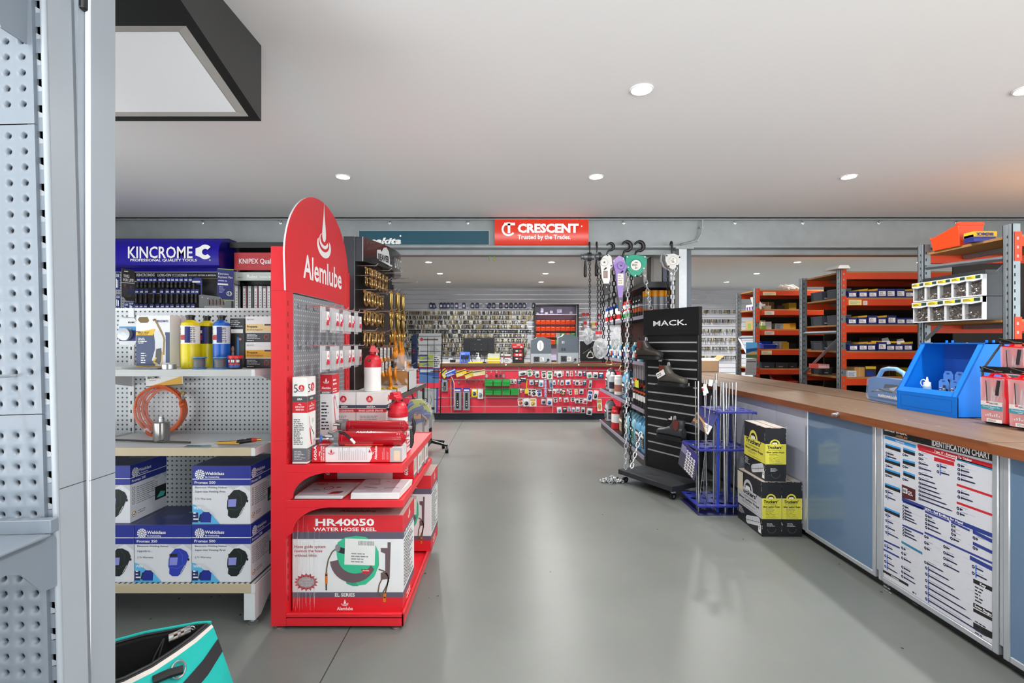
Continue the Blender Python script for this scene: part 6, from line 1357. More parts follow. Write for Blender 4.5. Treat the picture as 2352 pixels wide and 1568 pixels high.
def mag(x0, y0, x1, y1, d, c, draw, label):
 b=MB(); a=R_(x0, y1, d+.03); e=R_(x1, y1, d); w=(e-a).length; h=(y1-y0)*u; f=F(a, e-a, (0, .12, 1)); b.prism(f, [(0, 0), (w, 0), (w, h), (0, h)], .006, M(c, .4)); draw(b, f, w, h); tag(b.build('brochure', smooth=False), label, 'brochure', 'brochures in the wire rack')
def m1(b, f, w, h): b.rect(f, 0, h*.80, w, h, LGREY); b.ell(f, w*.12, h*.72, .02, .02, LOGO, .001); b.rect(f, w*.2, h*.68, w*.85, h*.74, M('6a4a2a', .5)); b.greek(f, w*.1, h*.3, w*.4, h*.6, 4, LGREY); b.greek(f, w*.5, h*.05, w*.9, h*.4, 6, GREY)
def m2(b, f, w, h):
 for k in (0, 1): b.rect(f, 0, h*(.05+.5*k), w, h*(.48+.5*k), M('b6c24a', .5)); b.rect(f, 0, h*(.34+.5*k), w*.6, h*(.48+.5*k), NAVY, .001); b.shape(f, [(w*.1, h*(.1+.5*k)), (w*.8, h*(.12+.5*k)), (w*.6, h*(.3+.5*k))], M('7a8fb8', .5), .0012)
def m3(b, f, w, h): b.rect(f, w*.04, h*.72, w*.7, h*.9, WHITE); b.shape(f, [(0, 0), (w, 0), (w, h*.4), (0, h*.6)], M('5f8fd0', .5)); b.ell(f, w*.86, h*.8, .02, .02, M('c8682a', .5))
def m4(b, f, w, h): b.ell(f, w*.22, h*.93, .02, .02, LOGO, .001); b.greek(f, w*.35, h*.86, w*.9, h*.94, 2, GREY); b.band(f, w*.4, h*.5, .02, .028, INK); b.line(f, [(w*.6, h*.2), (w*.7, h*.5), (w*.65, h*.7)], .008, M('8a8d92', .5)); b.rect(f, w*.7, h*.12, w*.85, h*.22, INK); b.rect(f, w*.92, 0, w, h, M('2848a8', .4))
mag(963, 765, 1014, 815, .02, 'd6d8da', m1, 'white brochure in the top tier of the wire rack'); mag(966, 813, 996, 842, .05, 'e2e2e0', m2, 'green and navy brochure in the second tier of the wire rack, on the left'); mag(997, 816, 1012, 844, .05, 'd9dadc', lambda b, f, w, h: b.greek(f, .01, .01, w-.01, h-.01, 5, INK), 'white picture brochure in the second tier of the wire rack, on the right')
mag(966, 844, 1010, 878, .07, '2657b0', m3, 'blue brochure in the third tier of the wire rack'); mag(960, 889, 1008, 945, .09, 'd4d6d8', m4, 'white hose brochure in the lowest tier of the wire rack')
b=MB(); b.prism(F(R_(945, 850, .0), (1, -.6, 0), (0, 0, 1)), [(0, 0), (.09, 0), (.08, .43), (0, .43)], .006, M('3d4f7e', .4)); b.rect(F(R_(945, 850, .0), (1, -.6, 0), (0, 0, 1)), .02, .2, .05, .25, M('b85a68', .5)); tag(b.build('brochure', smooth=False), 'dark blue brochure standing edge-on at the left of the wire rack', 'brochure', 'brochures in the wire rack')
# ==== signs on the beam
YS=4.828
b=MB(); xa, xb, za, zb=px(825, YS), px(1123, YS), pz(562, YS), pz(530, YS); b.box(xa, YS-.004, za, xb, YS+.006, zb, M('14495a', .35, var=.02)); f=F((xa, YS-.0045, za), (1, 0, 0), (0, 0, 1)); u=YS/1155
b.box(xa-.003, YS-.003, za-.003, xb+.003, YS+.007, zb+.003, M('b9c6c8', .4))
b.text(f, 'makita', 14*u, 2.5*u, 13*u, WHITE, w=83*u, bold=.045, shear=.25); b.ell(f, 95*u, 20*u, 2*u, 2*u, WHITE)
tag(b.build('banner_sign', smooth=False), 'long dark teal sign fixed to the steel beam', 'sign')
YO=4.738
b=MB(); xa, xb, za, zb=px(1136, YO), px(1352, YO), pz(561.5, YO), pz(502, YO); n=10
CRM=M('dd3a26', .3, var=.02); prof=[(YO+.03*(2*k/n-1)**2, za+(zb-za)*k/n) for k in range(n+1)]
b.add([(x, y, z) for x in (xa, xb) for y, z in prof], [(i, n+1+i, n+2+i, i+1) for i in range(n)], CRM); b.add([(x, y+.003, z) for x in (xa, xb) for y, z in prof], [(i, n+1+i, n+2+i, i+1)[::-1] for i in range(n)], CRM)
f=F((xa, YO-.0015, za), (1, 0, 0), (0, 0, 1)); u=YO/1155
b.band(f, 32*u, 35*u, 11.5*u, 16*u, WHITE, radians(75), radians(325), .002); b.rect(f, 30*u, 26*u, 36*u, 48*u, WHITE, .0022); b.rect(f, 22*u, 44*u, 47*u, 50*u, WHITE, .0022)
b.text(f, 'CRESCENT', 53*u, 28*u, 19*u, WHITE, w=140*u, bold=.05, z=.002); b.ell(f, 200*u, 42*u, 1.6*u, 1.6*u, WHITE, .002)
b.text(f, 'Trusted by the Trades.', 53*u, 12.5*u, 10*u, WHITE, w=122*u, bold=.03, z=.002)
for x in (xa+.02, xb-.02): b.box(x-.01, YO+.03, za+.02, x+.01, YS+.012, za+.05, STEEL)
tag(b.build('banner_sign'), 'orange red curved sign with white lettering fixed to the steel beam', 'sign')
for i, (x, y2) in enumerate(((1124, 598), (1135, 601))):
 b=MB(); Y=4.95; b.tube([(px(x+1, Y), Y, 2.20), (px(x+1, Y), Y-.01, pz(582, Y)), (px(x, Y), Y-.02, pz(y2, Y))], .005, M('7db52c', .5), 6); tag(b.build('earth_wire'), '%s of the two green and yellow wires hanging from the beam'%('left' if i==0 else 'right'), 'wire')
# ==== hoists hanging from the beam flange
YH=4.725
hp=lambda x, y, d=0.0: Vector((px(x, YH-d), YH-d, pz(y, YH-d)))
uh=YH/1155
def chain(b, p0, p1, m, pitch=.036, r=.0045, wid=.0115):
 p0, p1=Vector(p0), Vector(p1); d=p1-p0; n=max(2, int(d.length/pitch)); t=d.normalized()
 e=Vector((1, 0, 0)) if abs(t.x)<.8 else Vector((0, 0, 1)); a=(e-t*e.dot(t)).normalized(); c=t.cross(a); hl=pitch*.62
 for k in range(n):
  o=p0+d*((k+.5)/n); w=a if k%2==0 else c
  b.tube([o+t*(hl-wid)*s_*(1 if abs(q)<2 else 1)+w*wid*cos(an)+t*wid*sin(an) for s_, q, an in [(1, 0, 0), (1, 0, pi/2), (1, 0, pi), (-1, 0, pi), (-1, 0, 1.5*pi), (-1, 0, 2*pi)]], r, m, 5, True)
BC=M('1b1c1e', .35, .3); WC=M('d2d6d9', .25, .5)
def hang_hook(t, x, ytop, ybot, R, m=BLACK):
 b=MB(); c=hp(x, ytop+R/uh*1.0+1); flz=2.217
 cz=flz+.006; c=Vector((px(x, YH), YH+.02, cz)); side=R
 pts=[c+Vector((0, -side*cos(a)*1.0-.0, side*sin(a))) for a in [radians(v) for v in range(-30, 215, 20)]]
 b.tube([hp(x, ybot, .0), hp(x, ybot-6, .005), c+Vector((0, -side*1.0, -side*.9))]+pts, [R*.22, R*.25, R*.3]+[R*.32-R*.012*k for k in range(len(pts))], m, 10)
 b.build('top_hook', t)
# frontal hook for hooks seen side on
def face_hook(t, x, yc, R, ybot):
 b=MB(); c=Vector((px(x, YH), YH-.01, pz(yc, YH))); r=R*uh
 pts=[c+Vector((r*cos(a), 0, r*sin(a))) for a in [radians(v) for v in range(-100, 165, 17)]]
 b.tube([Vector((px(x-9, YH), YH-.01, pz(ybot, YH))), Vector((px(x-6, YH), YH-.01, pz(ybot-9, YH))), c+Vector((-r*.45, 0, -r*1.15))]+pts, [r*.2, r*.22, r*.26]+[r*(.30+.16*sin(pi*k/15))*(1 if k<12 else .7) for k in range(len(pts))], BLACK, 10); b.build('top_hook', t)
def ring_end(t, x, y, c='c9a872'):
 b=MB(); m=M(c, .3, .6); o=hp(x, y); r=.03
 b.tube([o+Vector((0, 0, .05)), o+Vector((0, 0, .03))], .007, m, 6); b.tube([o+Vector((-.012, 0, .03)), o+Vector((-.032, 0, -.01)), o+Vector((-.02, 0, -.022)), o+Vector((.02, 0, -.022)), o+Vector((.032, 0, -.01)), o+Vector((.012, 0, .03))], .006, m, 6, True); b.build('bottom_hook', t)
# small grey ones seen end on
def small_hoist(x, y0, label, chains, handle, bodyx, s=1.0):
 t=thing('lever_hoist', label, 'hoist', (px(x, YH), YH, 2.2)); hang_hook(t, x, 0, y0, .026)
 b=MB(); gm=M('6d7276', .35, .5); o=hp(bodyx, y0+9); b.cyl(o+Vector((-.055*s, 0, 0)), o+Vector((.04*s, 0, 0)), .030, gm, 20); b.cyl(o+Vector((-.07*s, 0, 0)), o+Vector((-.055*s, 0, 0)), .018, gm, 16); b.cyl(o+Vector((-.02*s, 0, 0)), o+Vector((.015*s, 0, 0)), .042, M('3a3d40', .35, .4), 24); b.cyl(o+Vector((-.078*s, 0, 0)), o+Vector((-.069*s, 0, 0)), .026, gm, 16); b.build('body', t)
 b=MB(); p=hp(*handle); b.tube([p+Vector((0, -.01, .03)), p, p+Vector((0, 0, -.03)), p+Vector((0, 0, -.115)), p+Vector((0, 0, -.125))], [.008, .010, .014, .014, .008], BLACK, 10); b.build('lever', t)
 for c in chains: b=MB(); chain(b, hp(c[0], c[1]), hp(c[2], c[3]), BC, .026, .0032, .0075); b.build('load_chain', t)
 return t
t=small_hoist(1354.5, 581, 'small grey lever hoist seen end-on, leftmost of the hoists', [(1354.5, 602, 1355, 806)], (1344, 606), 1354); ring_end(t, 1356, 816, 'd5d0c4')
small_hoist(1371, 580, 'small black and grey lever hoist hanging second from the left', [(1373, 612, 1373, 758), (1379.5, 612, 1380, 758)], (1369.5, 604), 1377, .5)
def lever_hoist(x, label, m, m2, gripm, pts_body, pts_arm, cc, grip, chains, hook, tagrect, ringpos):
 t=thing('lever_hoist', label, 'hoist', (px(x, YH), YH, 2.2)); face_hook(t, *hook)
 P=lambda L, d=0:[((a-x)*uh, (600-c)*uh) for a, c in L]
 f=F(hp(x, 600, .13), (1, 0, 0), (0, 0, 1)); b=MB(); b.prism(f, P(pts_body), .07, m); g=F(f.at(0, 0, .016), f.u, f.v)
 o=P([cc])[0]; b.lathe([(.036, 0), (.036, .02), (.03, .026), (.016, .027), (.014, .024), (.006, .023)], f.at(o[0], o[1], 0), m2, 28, (0, -1, 0)); b.lathe([(.006, .024), (.006, .03)], f.at(o[0], o[1], 0), INK, 10, (0, -1, 0))
 for a, c in pts_body[::2]:
  q=P([(a+(cc[0]-a)*.16, c+(cc[1]-c)*.16)])[0]; b.lathe([(.007, 0), (.006, .004)], f.at(q[0], q[1], 0), CHROME if m2 is not m else INK, 8, (0, -1, 0))
 b.build('body', t, bevel=.006)
 b=MB(); b.prism(g, P(pts_arm), .03, m2 if m2 is not m else m); q=P(tagrect); b.rect(g, q[0][0], q[1][1], q[1][0], q[0][1], M('dcd3c4' if m2 is not m else '8a6f66', .4), .001); b.greek(g, q[0][0]+.004, q[1][1]+.01, q[1][0]-.004, q[0][1]-.01, 4, GREY, .0014)
 k=P([(cc[0]+2, cc[1]+14)])[0]; b.tube([g.at(k[0]-.012, k[1]-.012, .008), g.at(k[0]+.012, k[1]+.008, .012)], [.004, .007], BLACK, 8); b.build('lever', t, bevel=.004)
 b=MB(); b.prism(F(g.at(0, 0, .003), g.u, g.v), P(grip), .036, gripm); b.ell(F(g.at(0, 0, .003), g.u, g.v), *P([((grip[0][0]+grip[1][0])/2, grip[0][1]+8)])[0], .004, .004, WHITE); b.build('grip', t, bevel=.004)
 for (x0, y0, x1, y1, mm, pt, rr) in chains: b=MB(); chain(b, hp(x0, y0, .02), hp(x1, y1, .02), mm, pt, rr, rr*2.4); b.build('load_chain', t)
 if ringpos: ring_end(t, *ringpos)
WHM=M('d6d6d2', .3); PUR=M('a58cc4', .3); PUR2=M('8d74b4', .3)
lever_hoist(1392, 'white lever hoist with a black grip, third hoist from the left', WHM, WHM, BLACK, [(1376, 604), (1386, 589), (1397, 584), (1404, 590), (1407, 611), (1401, 618), (1388, 618)], [(1378, 600), (1392, 594), (1402, 604), (1400, 620), (1400, 640), (1398, 650), (1386, 650), (1382, 636), (1380, 616)], (1387, 603), [(1386.5, 650), (1397.5, 650), (1396.5, 675), (1387.5, 675)], [(1386, 640, 1386, 832, BC, .036, .0042), (1399, 630, 1398, 828, BC, .036, .0042)], (1401, 567, 8, 588), [(1385, 622), (1395, 638)], (1399, 832))
lever_hoist(1424, 'purple lever hoist with a dark grey grip and heavy black chain', PUR, PUR2, M('55585c', .4), [(1408, 598), (1422, 587), (1433, 592), (1437, 606), (1434, 622), (1424, 624), (1411, 616)], [(1409, 610), (1424, 600), (1440, 610), (1434, 626), (1432, 650), (1429, 681), (1420, 681), (1416, 650), (1413, 622)], (1425, 610), [(1419.5, 681), (1429.5, 681), (1428, 711), (1420, 711)], [(1410, 620, 1411, 745, BC, .05, .0065), (1429, 690, 1430, 846, BC, .036, .0042)], (1438, 566, 10.5, 590), [(1418, 628), (1431, 654)], (1429.5, 847))
# round bodied chain blocks
def block(cx_, label, m, outline, hook, disc, txt, d0=.09):
 t=thing('chain_block', label, 'hoist', (px(cx_, YH), YH, 2.2)); face_hook(t, *hook) if hook[1]>0 else hang_hook(t, hook[0], 0, hook[3], .03)
 f=F(hp(cx_, 610, d0), (1, 0, 0), (0, 0, 1)); P=lambda L:[((a-cx_)*uh, (610-c)*uh) for a, c in L]
 b=MB(); b.prism(f, P(outline), .03, m); b.prism(F(f.at(-.01, .01, -.045), f.u, f.v), P(outline), .03, M('8a8c8e', .3, .5) if txt=='' else m); b.prism(F(f.at(-.015, .012, -.09), f.u, f.v), P(outline), .03, m)
 q=P([disc[:2]])[0]; r=disc[2]*uh; b.lathe([(r*1.3, -.001), (r*1.3, .004), (r*1.12, .006), (r*1.05, .002)], f.at(q[0], q[1]), m, 28, (0, -1, 0)); b.ell(f, q[0], q[1], r, r, M('e9e4da', .4), .0065); g=F(f.at(q[0], q[1], .007), f.u, f.v)
 b.shape(g, [(-r*.4, r*.45), (-r*.1, r*.62), (r*.25, r*.6), (r*.35, r*.4), (0, r*.5)], INK, .0004); b.text(g, txt or '', 0, -r*.7, r*.42, INK, al='c', w=r*.5, z=.0006) if txt else b.rect(g, -r*.35, -r*.5, r*.35, -r*.3, INK, .0004); b.greek(g, -r*.75, -r*.2, r*.75, r*.3, 2, INK, .0004)
 for a, c in outline[::2]:
  k=P([(a+(cx_-a)*.13, c+(605-c)*.13)])[0]; b.lathe([(.008, 0), (.007, .005)], f.at(*k), CHROME if txt else INK, 8, (0, -1, 0))
 b.build('body', t, bevel=.005); return t, f
GRN=M('2f9f83', .28, var=.03)
t, f=block(1461, 'green two tonne chain block with long white hand chain', GRN, [(1437.5, 588), (1460, 585), (1484, 588), (1486, 600), (1481, 618), (1470, 631), (1459, 637), (1449, 630), (1440, 615), (1437, 600)], (1467, 566, 10.5, 586), (1460.5, 609, 12), '2t', .03)
b=MB(); chain(b, hp(1442, 625, .07), Vector((px(1437, 4.62), 4.62, .14)), WC, .046, .0052, .0135); b.build('hand_chain', t)
b=MB(); chain(b, hp(1479, 622, .0), hp(1496, 712, -.24), WC, .046, .0052, .0135); b.build('hand_chain', t)
b=MB(); chain(b, hp(1450, 634, .03), Vector((px(1448, 4.68), 4.68, .14)), BC, .038, .0048, .0115); b.build('load_chain', t)
for q in (0, 1): b=MB(); o=hp(1464+8*q, 634, .05); b.sphere(o, .010, BLACK if q==0 else CHROME, 6); b.build('guide_roller', t)
t, f=block(1545, 'white chain block hanging at the right of the hoists, against the steel post', WHM, [(1530, 585), (1548, 583), (1563, 589), (1564, 597), (1556, 611), (1545, 619), (1535, 612), (1529, 598)], (1543, -1, 0, 584), (1545.5, 599, 8), '', .12)
for k, (x0, x1) in enumerate(((1537, 1544), (1554, 1546))):
 b=MB(); chain(b, hp(x0, 612, .06), hp(x1, 634, .06), WC, .042, .005, .0125); chain(b, hp(x1, 634, .06), hp(x1-.5, 740, .03), WC, .042, .005, .0125); b.build('hand_chain', t)
b=MB(); chain(b, hp(1534, 616, .02), hp(1534, 742, .0), BC, .03, .0036, .0085); b.build('load_chain', t)
# chain heap on the floor
b=MB(); rg=random.Random(9); o=Vector((px(1408, 4.66), 4.68, .0))
for k in range(70):
 a=rg.uniform(0, 6.28); R=rg.uniform(0, .085); c=o+Vector((R*cos(a)*1.3, R*sin(a)*.7, .012+rg.uniform(0, .05)*(1-R/.09))); v=Vector((rg.uniform(-1, 1), rg.uniform(-1, 1), rg.uniform(-.5, .5))).normalized(); b.ring(c, .017, .0042, WC if k%5 else BC, v, 8, 5, sx=1.0, sy=.62)
tag(b.build('chain_heap', kind='stuff'), 'heap of loose chain lying on the floor beside the boot stand', 'chain')
b=MB(); chain(b, Vector((px(1450, 4.62), 4.62, .15)), Vector((px(1472, 4.72), 4.72, pz(992, 4.72))), WC, .046, .0052, .0135); tag(b.build('hand_chain'), 'white chain running up from the trolley behind the boot display panel', 'chain')
def bag(x, y, w, h, label):
 b=MB(); f=F(hp(x-w/2, y+h/2, .06), (1, 0, 0), (0, 0, 1)); rg=random.Random(int(x)); W_, H_=w*uh, h*uh; n=18
 o=[(W_/2+W_/2*cos(2*pi*k/n)*rg.uniform(.85, 1.05), H_/2+H_/2*sin(2*pi*k/n)*rg.uniform(.9, 1.05)) for k in range(n)]
 b.add([f.at(W_/2, H_/2, .03)]+[f.at(W_/2+(a-W_/2)*.6, H_/2+(c-H_/2)*.6, .03+rg.uniform(-.015, .015)) for a, c in o]+[f.at(a, c, 0) for a, c in o]+[f.at(W_/2, H_/2, -.05)], [(0, 1+k, 1+(k+1)%n) for k in range(n)]+[(1+k, 1+n+k, 1+n+(k+1)%n, 1+(k+1)%n) for k in range(n)]+[(1+2*n, 1+n+(k+1)%n, 1+n+k) for k in range(n)], M('eceff1', .1, alpha=.35))
 for k in range(14): a=rg.uniform(0, 6.28); R=rg.uniform(0, .3); c=f.at(W_*(.5+R*cos(a)), H_*(.45+R*sin(a)), .0); b.ring(c, .014, .004, WC if k%3 else BC, (rg.uniform(-1, 1), 1, rg.uniform(-1, 1)), 8, 5)
 tag(b.build('chain_bag', smooth=False), label, 'bag', 'clear bags of chain under the hoists')
bag(1350, 772, 26, 40, 'clear bag of chain hanging from the leftmost hoist'); bag(1379, 800, 36, 50, 'large clear bag of chain hanging below the white lever hoist'); bag(1415, 784, 26, 66, 'tall clear bag of chain hanging beside the purple lever hoist')
# ==== dark shelving of bottles and cans behind the boot stand
gs=thing('shelving_unit', 'dark gondola shelving of bottles and spray cans running back from the boot stand', 'shelving', (1.6, 6.4, 0)); DK=M('25262a', .35); LIP=M('8f8b9c', .4)
GX0, GX1, GYA, GYB=1.40, 1.74, 5.20, 7.75
b=MB(); b.box(GX1-.02, GYA, .0, GX1+.02, GYB, 1.95, DK); b.build('spine_panel', gs)
def gshelf(z, nm, x0=GX0, lip=LIP):
 b=MB(); b.box(x0, GYA, z-.02, GX1-.02, GYB, z, DK); sh_=b.build(nm, gs)
 for k in range(3): b=MB(); ya=GYA+(GYB-GYA)*k/3; b.box(x0-.012, ya+.003, z-.034, x0, ya+(GYB-GYA)/3-.003, z+.004, lip); b.build('price_strip', sh_)
gshelf(.12, 'base_shelf'); gshelf(.60, 'shelf'); gshelf(1.095, 'shelf'); gshelf(1.585, 'shelf')
b=MB(); b.box(GX0+.01, GYA+.02, 0, GX1, GYB-.02, .1, DK); b.build('plinth', gs)
b=MB(); b.box(GX0-.01, GYA-.02, 1.885, GX1+.02, GYB, 1.925, M('1f2023', .3)); b.box(GX0-.01, GYA-.022, 1.87, GX1+.02, GYA-.015, 1.93, M('3a3c41', .3)); b.build('canopy', gs)
b=MB(); b.box(GX0, GYA-.01, 0, GX0+.035, GYA, .1, DK); b.box(GX1-.06, GYA-.012, 0, GX1+.02, GYA, 1.9, DK); b.build('end_frame', gs)
for i, (x0, x1, y0, y1, Y, c, lab) in enumerate(((1502, 1520, 588, 644, 5.22, 'b9b7b2', 'tall grey box cabinet standing on top of the dark shelving'), (1493, 1502, 590, 644, 5.34, '3c3533', 'dark printed carton beside the grey box cabinet on top of the shelving'), (1456, 1478, 622, 646, 5.55, '8f8b88', 'low grey carton at the left on top of the dark shelving'), (1523, 1538, 608, 640, 5.3, '6f7a8c', 'blue grey carton at the right on top of the dark shelving'))):
 b=MB(); z0=1.9265; b.box(px(x0, Y), Y, z0, px(x1, Y), Y+.12, pz(y0, Y), M(c, .45)); f=F((px(x0, Y), Y, z0), (1, 0, 0), (0, 0, 1))
 if i==1: b.rect(f, .005, .04, .03, .11, M('c8b8a8', .5)); b.rect(f, 0, .16, .04, .2, M('7a2a22', .5))
 if i==0: b.box(px(x0+2, Y), Y+.02, pz(y0, Y), px(x1-2, Y), Y+.1, pz(582, Y), LGREY); b.rect(f, .06, .2, .075, .206, INK)
 tag(b.build('box_cabinet' if i==0 else 'carton', smooth=False), lab, 'box')
def can(name, r, h, capm, capr, caph, bodym, bands, cat):
 t=thing(name, '', cat); b=MB(); hb=h-caph
 prof=[(r*.94, 0), (r, .004)]; mm=[bodym]
 for z0, z1, m in bands: prof+=[(r, hb*z0), (r, hb*z1)]; mm+=[bodym, m]
 prof+=[(r, hb*.93), (r*capr, hb)]; mm+=[bodym, bodym]
 b.lathe(prof, (0, 0, 0), bodym, 16, mats=mm); b.build('body', t, world=False)
 b=MB(); b.lathe([(r*capr*.98, hb), (r*capr, hb+.003), (r*capr, h-.003), (r*capr*.9, h)], (0, 0, 0), capm, 16); b.build('cap', t, world=False); return t
OC=M('f0a31c', .3); CG=M('9a9da6', .3, .2); K1=M('232427', .35)
def jug(name, m, capm, w, d, h, labm):
 t=thing(name, '', 'jug'); b=MB(); n=20
 def ring(sx, sy, z, dx=0): return [(dx+sx*w/2*(abs(cos(a))**.5)*(1 if cos(a)>0 else -1), sy*d/2*(abs(sin(a))**.5)*(1 if sin(a)>0 else -1), z) for a in [2*pi*k/n for k in range(n)]]
 R_=[ring(.92, .92, 0), ring(1, 1, h*.03), ring(1, 1, h*.66), ring(.92, .94, h*.76), ring(.6, .7, h*.86, w*.04), ring(.34, .4, h*.92, w*.1), ring(.3, .36, h*.95, w*.12)]
 b.add(sum(R_, []), [(i*n+k, i*n+(k+1)%n, (i+1)*n+(k+1)%n, (i+1)*n+k) for i in range(6) for k in range(n)]+[tuple(range(n-1, -1, -1)), tuple(range(6*n, 7*n))], m)
 b.build('body', t, world=False)
 b=MB(); b.tube([(-w*.34, 0, h*.72), (-w*.3, 0, h*.88), (-w*.1, 0, h*.955), (w*.05, 0, h*.93)], d*.11, m, 8); b.build('handle', t, world=False)
 b=MB(); b.lathe([(w*.15, h*.945), (w*.17, h*.95), (w*.17, h), (w*.13, h*1.005)], (w*.12, 0, 0), capm, 14); b.build('cap', t, world=False)
 b=MB();
 for ff, ww in ((F((-w/2, -d/2-.0008, 0), (1, 0, 0), (0, 0, 1)), w), (F((-w/2-.0008, d/2, 0), (0, -1, 0), (0, 0, 1)), d)): b.rect(ff, ww*.16, h*.14, ww*.84, h*.58, labm, .0012); b.rect(ff, ww*.16, h*.44, ww*.84, h*.52, WHITE, .0018); b.greek(ff, ww*.2, h*.16, ww*.8, h*.38, 4, LGREY, .0018)
 b.build('label', t, world=False); return t
def puts(p, lst, grp):
 for i, (x, y, z, lab) in enumerate(lst):
  if i==0: p.location=(x, y, z); p['label']=lab; p['group']=grp
  else: dup(p, (x, y, z), label=lab, group=grp)
og=can('spray_can', .0335, .262, OC, 1.0, .062, CG, [(.25, .33, M('d8782a', .4)), (.55, .58, WHITE)], 'spray can')
puts(og, [(px(x, 5.27), 5.27, 1.586, 'spray can with an orange cap above the boot stand, %s from the left'%ORD[i]) for i, x in enumerate((1489, 1504, 1518, 1532))]+[(px(1484, 5.36)+.0+.073*i, 5.37, 1.586, 'orange capped spray can in the second row above the boot stand, %s from the left'%ORD[i]) for i in range(3)], 'orange capped spray cans')
c2=can('spray_can', .031, .235, K1, .8, .05, K1, [(.3, .55, M('d4622a', .4)), (.6, .75, LGREY)], 'spray can'); c3=can('spray_can', .03, .22, REDP, .85, .045, M('e3e4e6', .35), [(.1, .4, M('3c9a46', .4)), (.6, .7, REDP)], 'spray can'); c4=can('spray_can', .03, .215, M('2448a8', .35), .85, .045, WHITE, [(.15, .5, M('c8282c', .4))], 'spray can')
puts(c2, [(1.44+.075*(i%2), 5.50+.13*(i//2), 1.586, 'dark spray can with an orange band on the highest shelf, %s from the boot stand'%ORD[i]) for i in range(6)], 'dark spray cans on the highest shelf')
puts(c3, [(1.44+.07*(i%2), 5.98+.12*(i//2), 1.586, 'red capped can on the highest shelf, %s from the dark cans'%ORD[i]) for i in range(8)], 'red capped cans on the highest shelf')
puts(c4, [(1.44, 6.55+.12*i, 1.586, 'blue capped can on the highest shelf, %s from the red capped cans'%ORD[i]) for i in range(8)], 'blue capped cans on the highest shelf')
c5=can('chemical_bottle', .038, .20, K1, .5, .03, M('26282c', .35), [(.2, .5, M('c03a2a', .4)), (.55, .7, WHITE)], 'bottle'); c6=can('chemical_bottle', .04, .21, WHITE, .5, .03, M('3f9ac4', .35), [(.2, .6, WHITE)], 'bottle'); c7=can('chemical_bottle', .04, .19, M('d8b51e', .4), .5, .03, WHITE, [(.2, .6, M('2a58a8', .4))], 'bottle')
puts(c5, [(1.45, 5.32+.34*i, 1.096, 'red labelled black bottle on the shelf at counter height, %s from the near end'%ORD[i]) for i in range(6)], 'black bottles on the middle shelf')
puts(c6, [(1.45, 5.43+.34*i, 1.096, 'light blue bottle on the shelf at counter height, %s from the near end'%ORD[i]) for i in range(6)], 'light blue bottles on the middle shelf')
puts(c7, [(1.45, 5.54+.34*i, 1.096, 'yellow capped white bottle on the shelf at counter height, %s from the near end'%ORD[i]) for i in range(6)], 'white bottles on the middle shelf')
jw=jug('fluid_jug', M('b7bbbf', .35), REDP, .15, .19, .32, M('2a2c30', .4)); jb=jug('fluid_jug', M('6db4de', .25), WHITE, .15, .19, .36, M('26292c', .4)); jk=jug('fluid_jug', M('1f1d1c', .35), BLACK, .16, .2, .40, M('8a6a3a', .4)); jt=jug('fluid_jug', M('8fc4d8', .25), M('2c7f6c', .4), .15, .19, .36, M('2c7f6c', .4))
puts(jw, [(1.53, 7.55, .6005, 'grey jug with a red cap on the lower shelf, above the other grey jug'), (1.53, 7.62, .1205, 'grey jug with a red cap on the base shelf, farthest along')], 'grey jugs')
puts(jb, [(1.50, 5.62, .1205, 'pale blue fluid jug on the base shelf, third blue one from the boot stand'), (1.50, 5.40, .1205, 'pale blue fluid jug on the base shelf, beside the boot stand panel'), (1.50, 6.30, .6005, 'pale blue fluid jug on the lower shelf above the black jug')], 'pale blue fluid jugs')
puts(jk, [(1.50, 6.42, .1205, 'black jug with a brown label between the red canister and the blue jugs')], 'black jugs')
puts(jt, [(1.50, 6.12, .1205, 'pale blue jug with a green label on the base shelf beside the black jug'), (1.50, 5.86, .1205, 'pale blue jug with a green label on the base shelf, second from the black jug')], 'green labelled jugs')
rc=can('red_canister', .085, .30, REDP, .9, .04, M('c9262e', .35), [(.35, .8, WHITE)], 'canister'); puts(rc, [(1.49, 6.92, .1205, 'red and white canister on the base shelf beside the grey jug')], 'red canisters')
wt=can('white_tub', .075, .26, WHITE, .95, .03, M('e6e4e2', .4), [(.2, .6, M('b06a5a', .5))], 'tub'); puts(wt, [(1.49, 6.78, .6005, 'white tub on the lower shelf between the dark bottle and the blue jug')], 'white tubs')
c8=can('chemical_bottle', .055, .28, WHITE, .5, .04, M('c8ccd0', .35), [(.2, .6, M('2a2c3a', .4))], 'bottle'); puts(c8, [(1.48, 7.18, .6005, 'pale bottle with a dark label on the lower shelf beside the grey jug'), (1.48, 6.02, .6005, 'pale bottle with a dark label on the lower shelf beside the pale blue jug')], 'dark labelled bottles')
c9=can('chemical_bottle', .045, .24, M('e05a2a', .4), .5, .03, K1, [(.3, .6, WHITE), (.7, .8, M('e05a2a', .4))], 'bottle'); puts(c9, [(1.47, 5.80-.115*i, .6005, 'black bottle with a white badge on the lower shelf, %s from the blue jug'%ORD[i]) for i in range(5)], 'black badge bottles')
t=thing('shelf_talker', 'bright orange and yellow shelf tag standing among the black bottles', 'tag', (1.41, 5.62, .85)); b=MB(); b.prism(F((1.405, 5.66, .82), (0, -1, 0), (0, 0, 1)), [(0, 0), (.12, 0), (.12, .09), (0, .09)], .002, M('e8502a', .5)); b.rect(F((1.405, 5.66, .82), (0, -1, 0), (0, 0, 1)), .05, -.01, .2, .07, M('d8e82a', .5), .002); b.build('tag', t); b=MB(); b.cyl((1.408, 5.6, .60), (1.408, 5.6, .83), .003, BLACK, 6); b.build('stem', t)
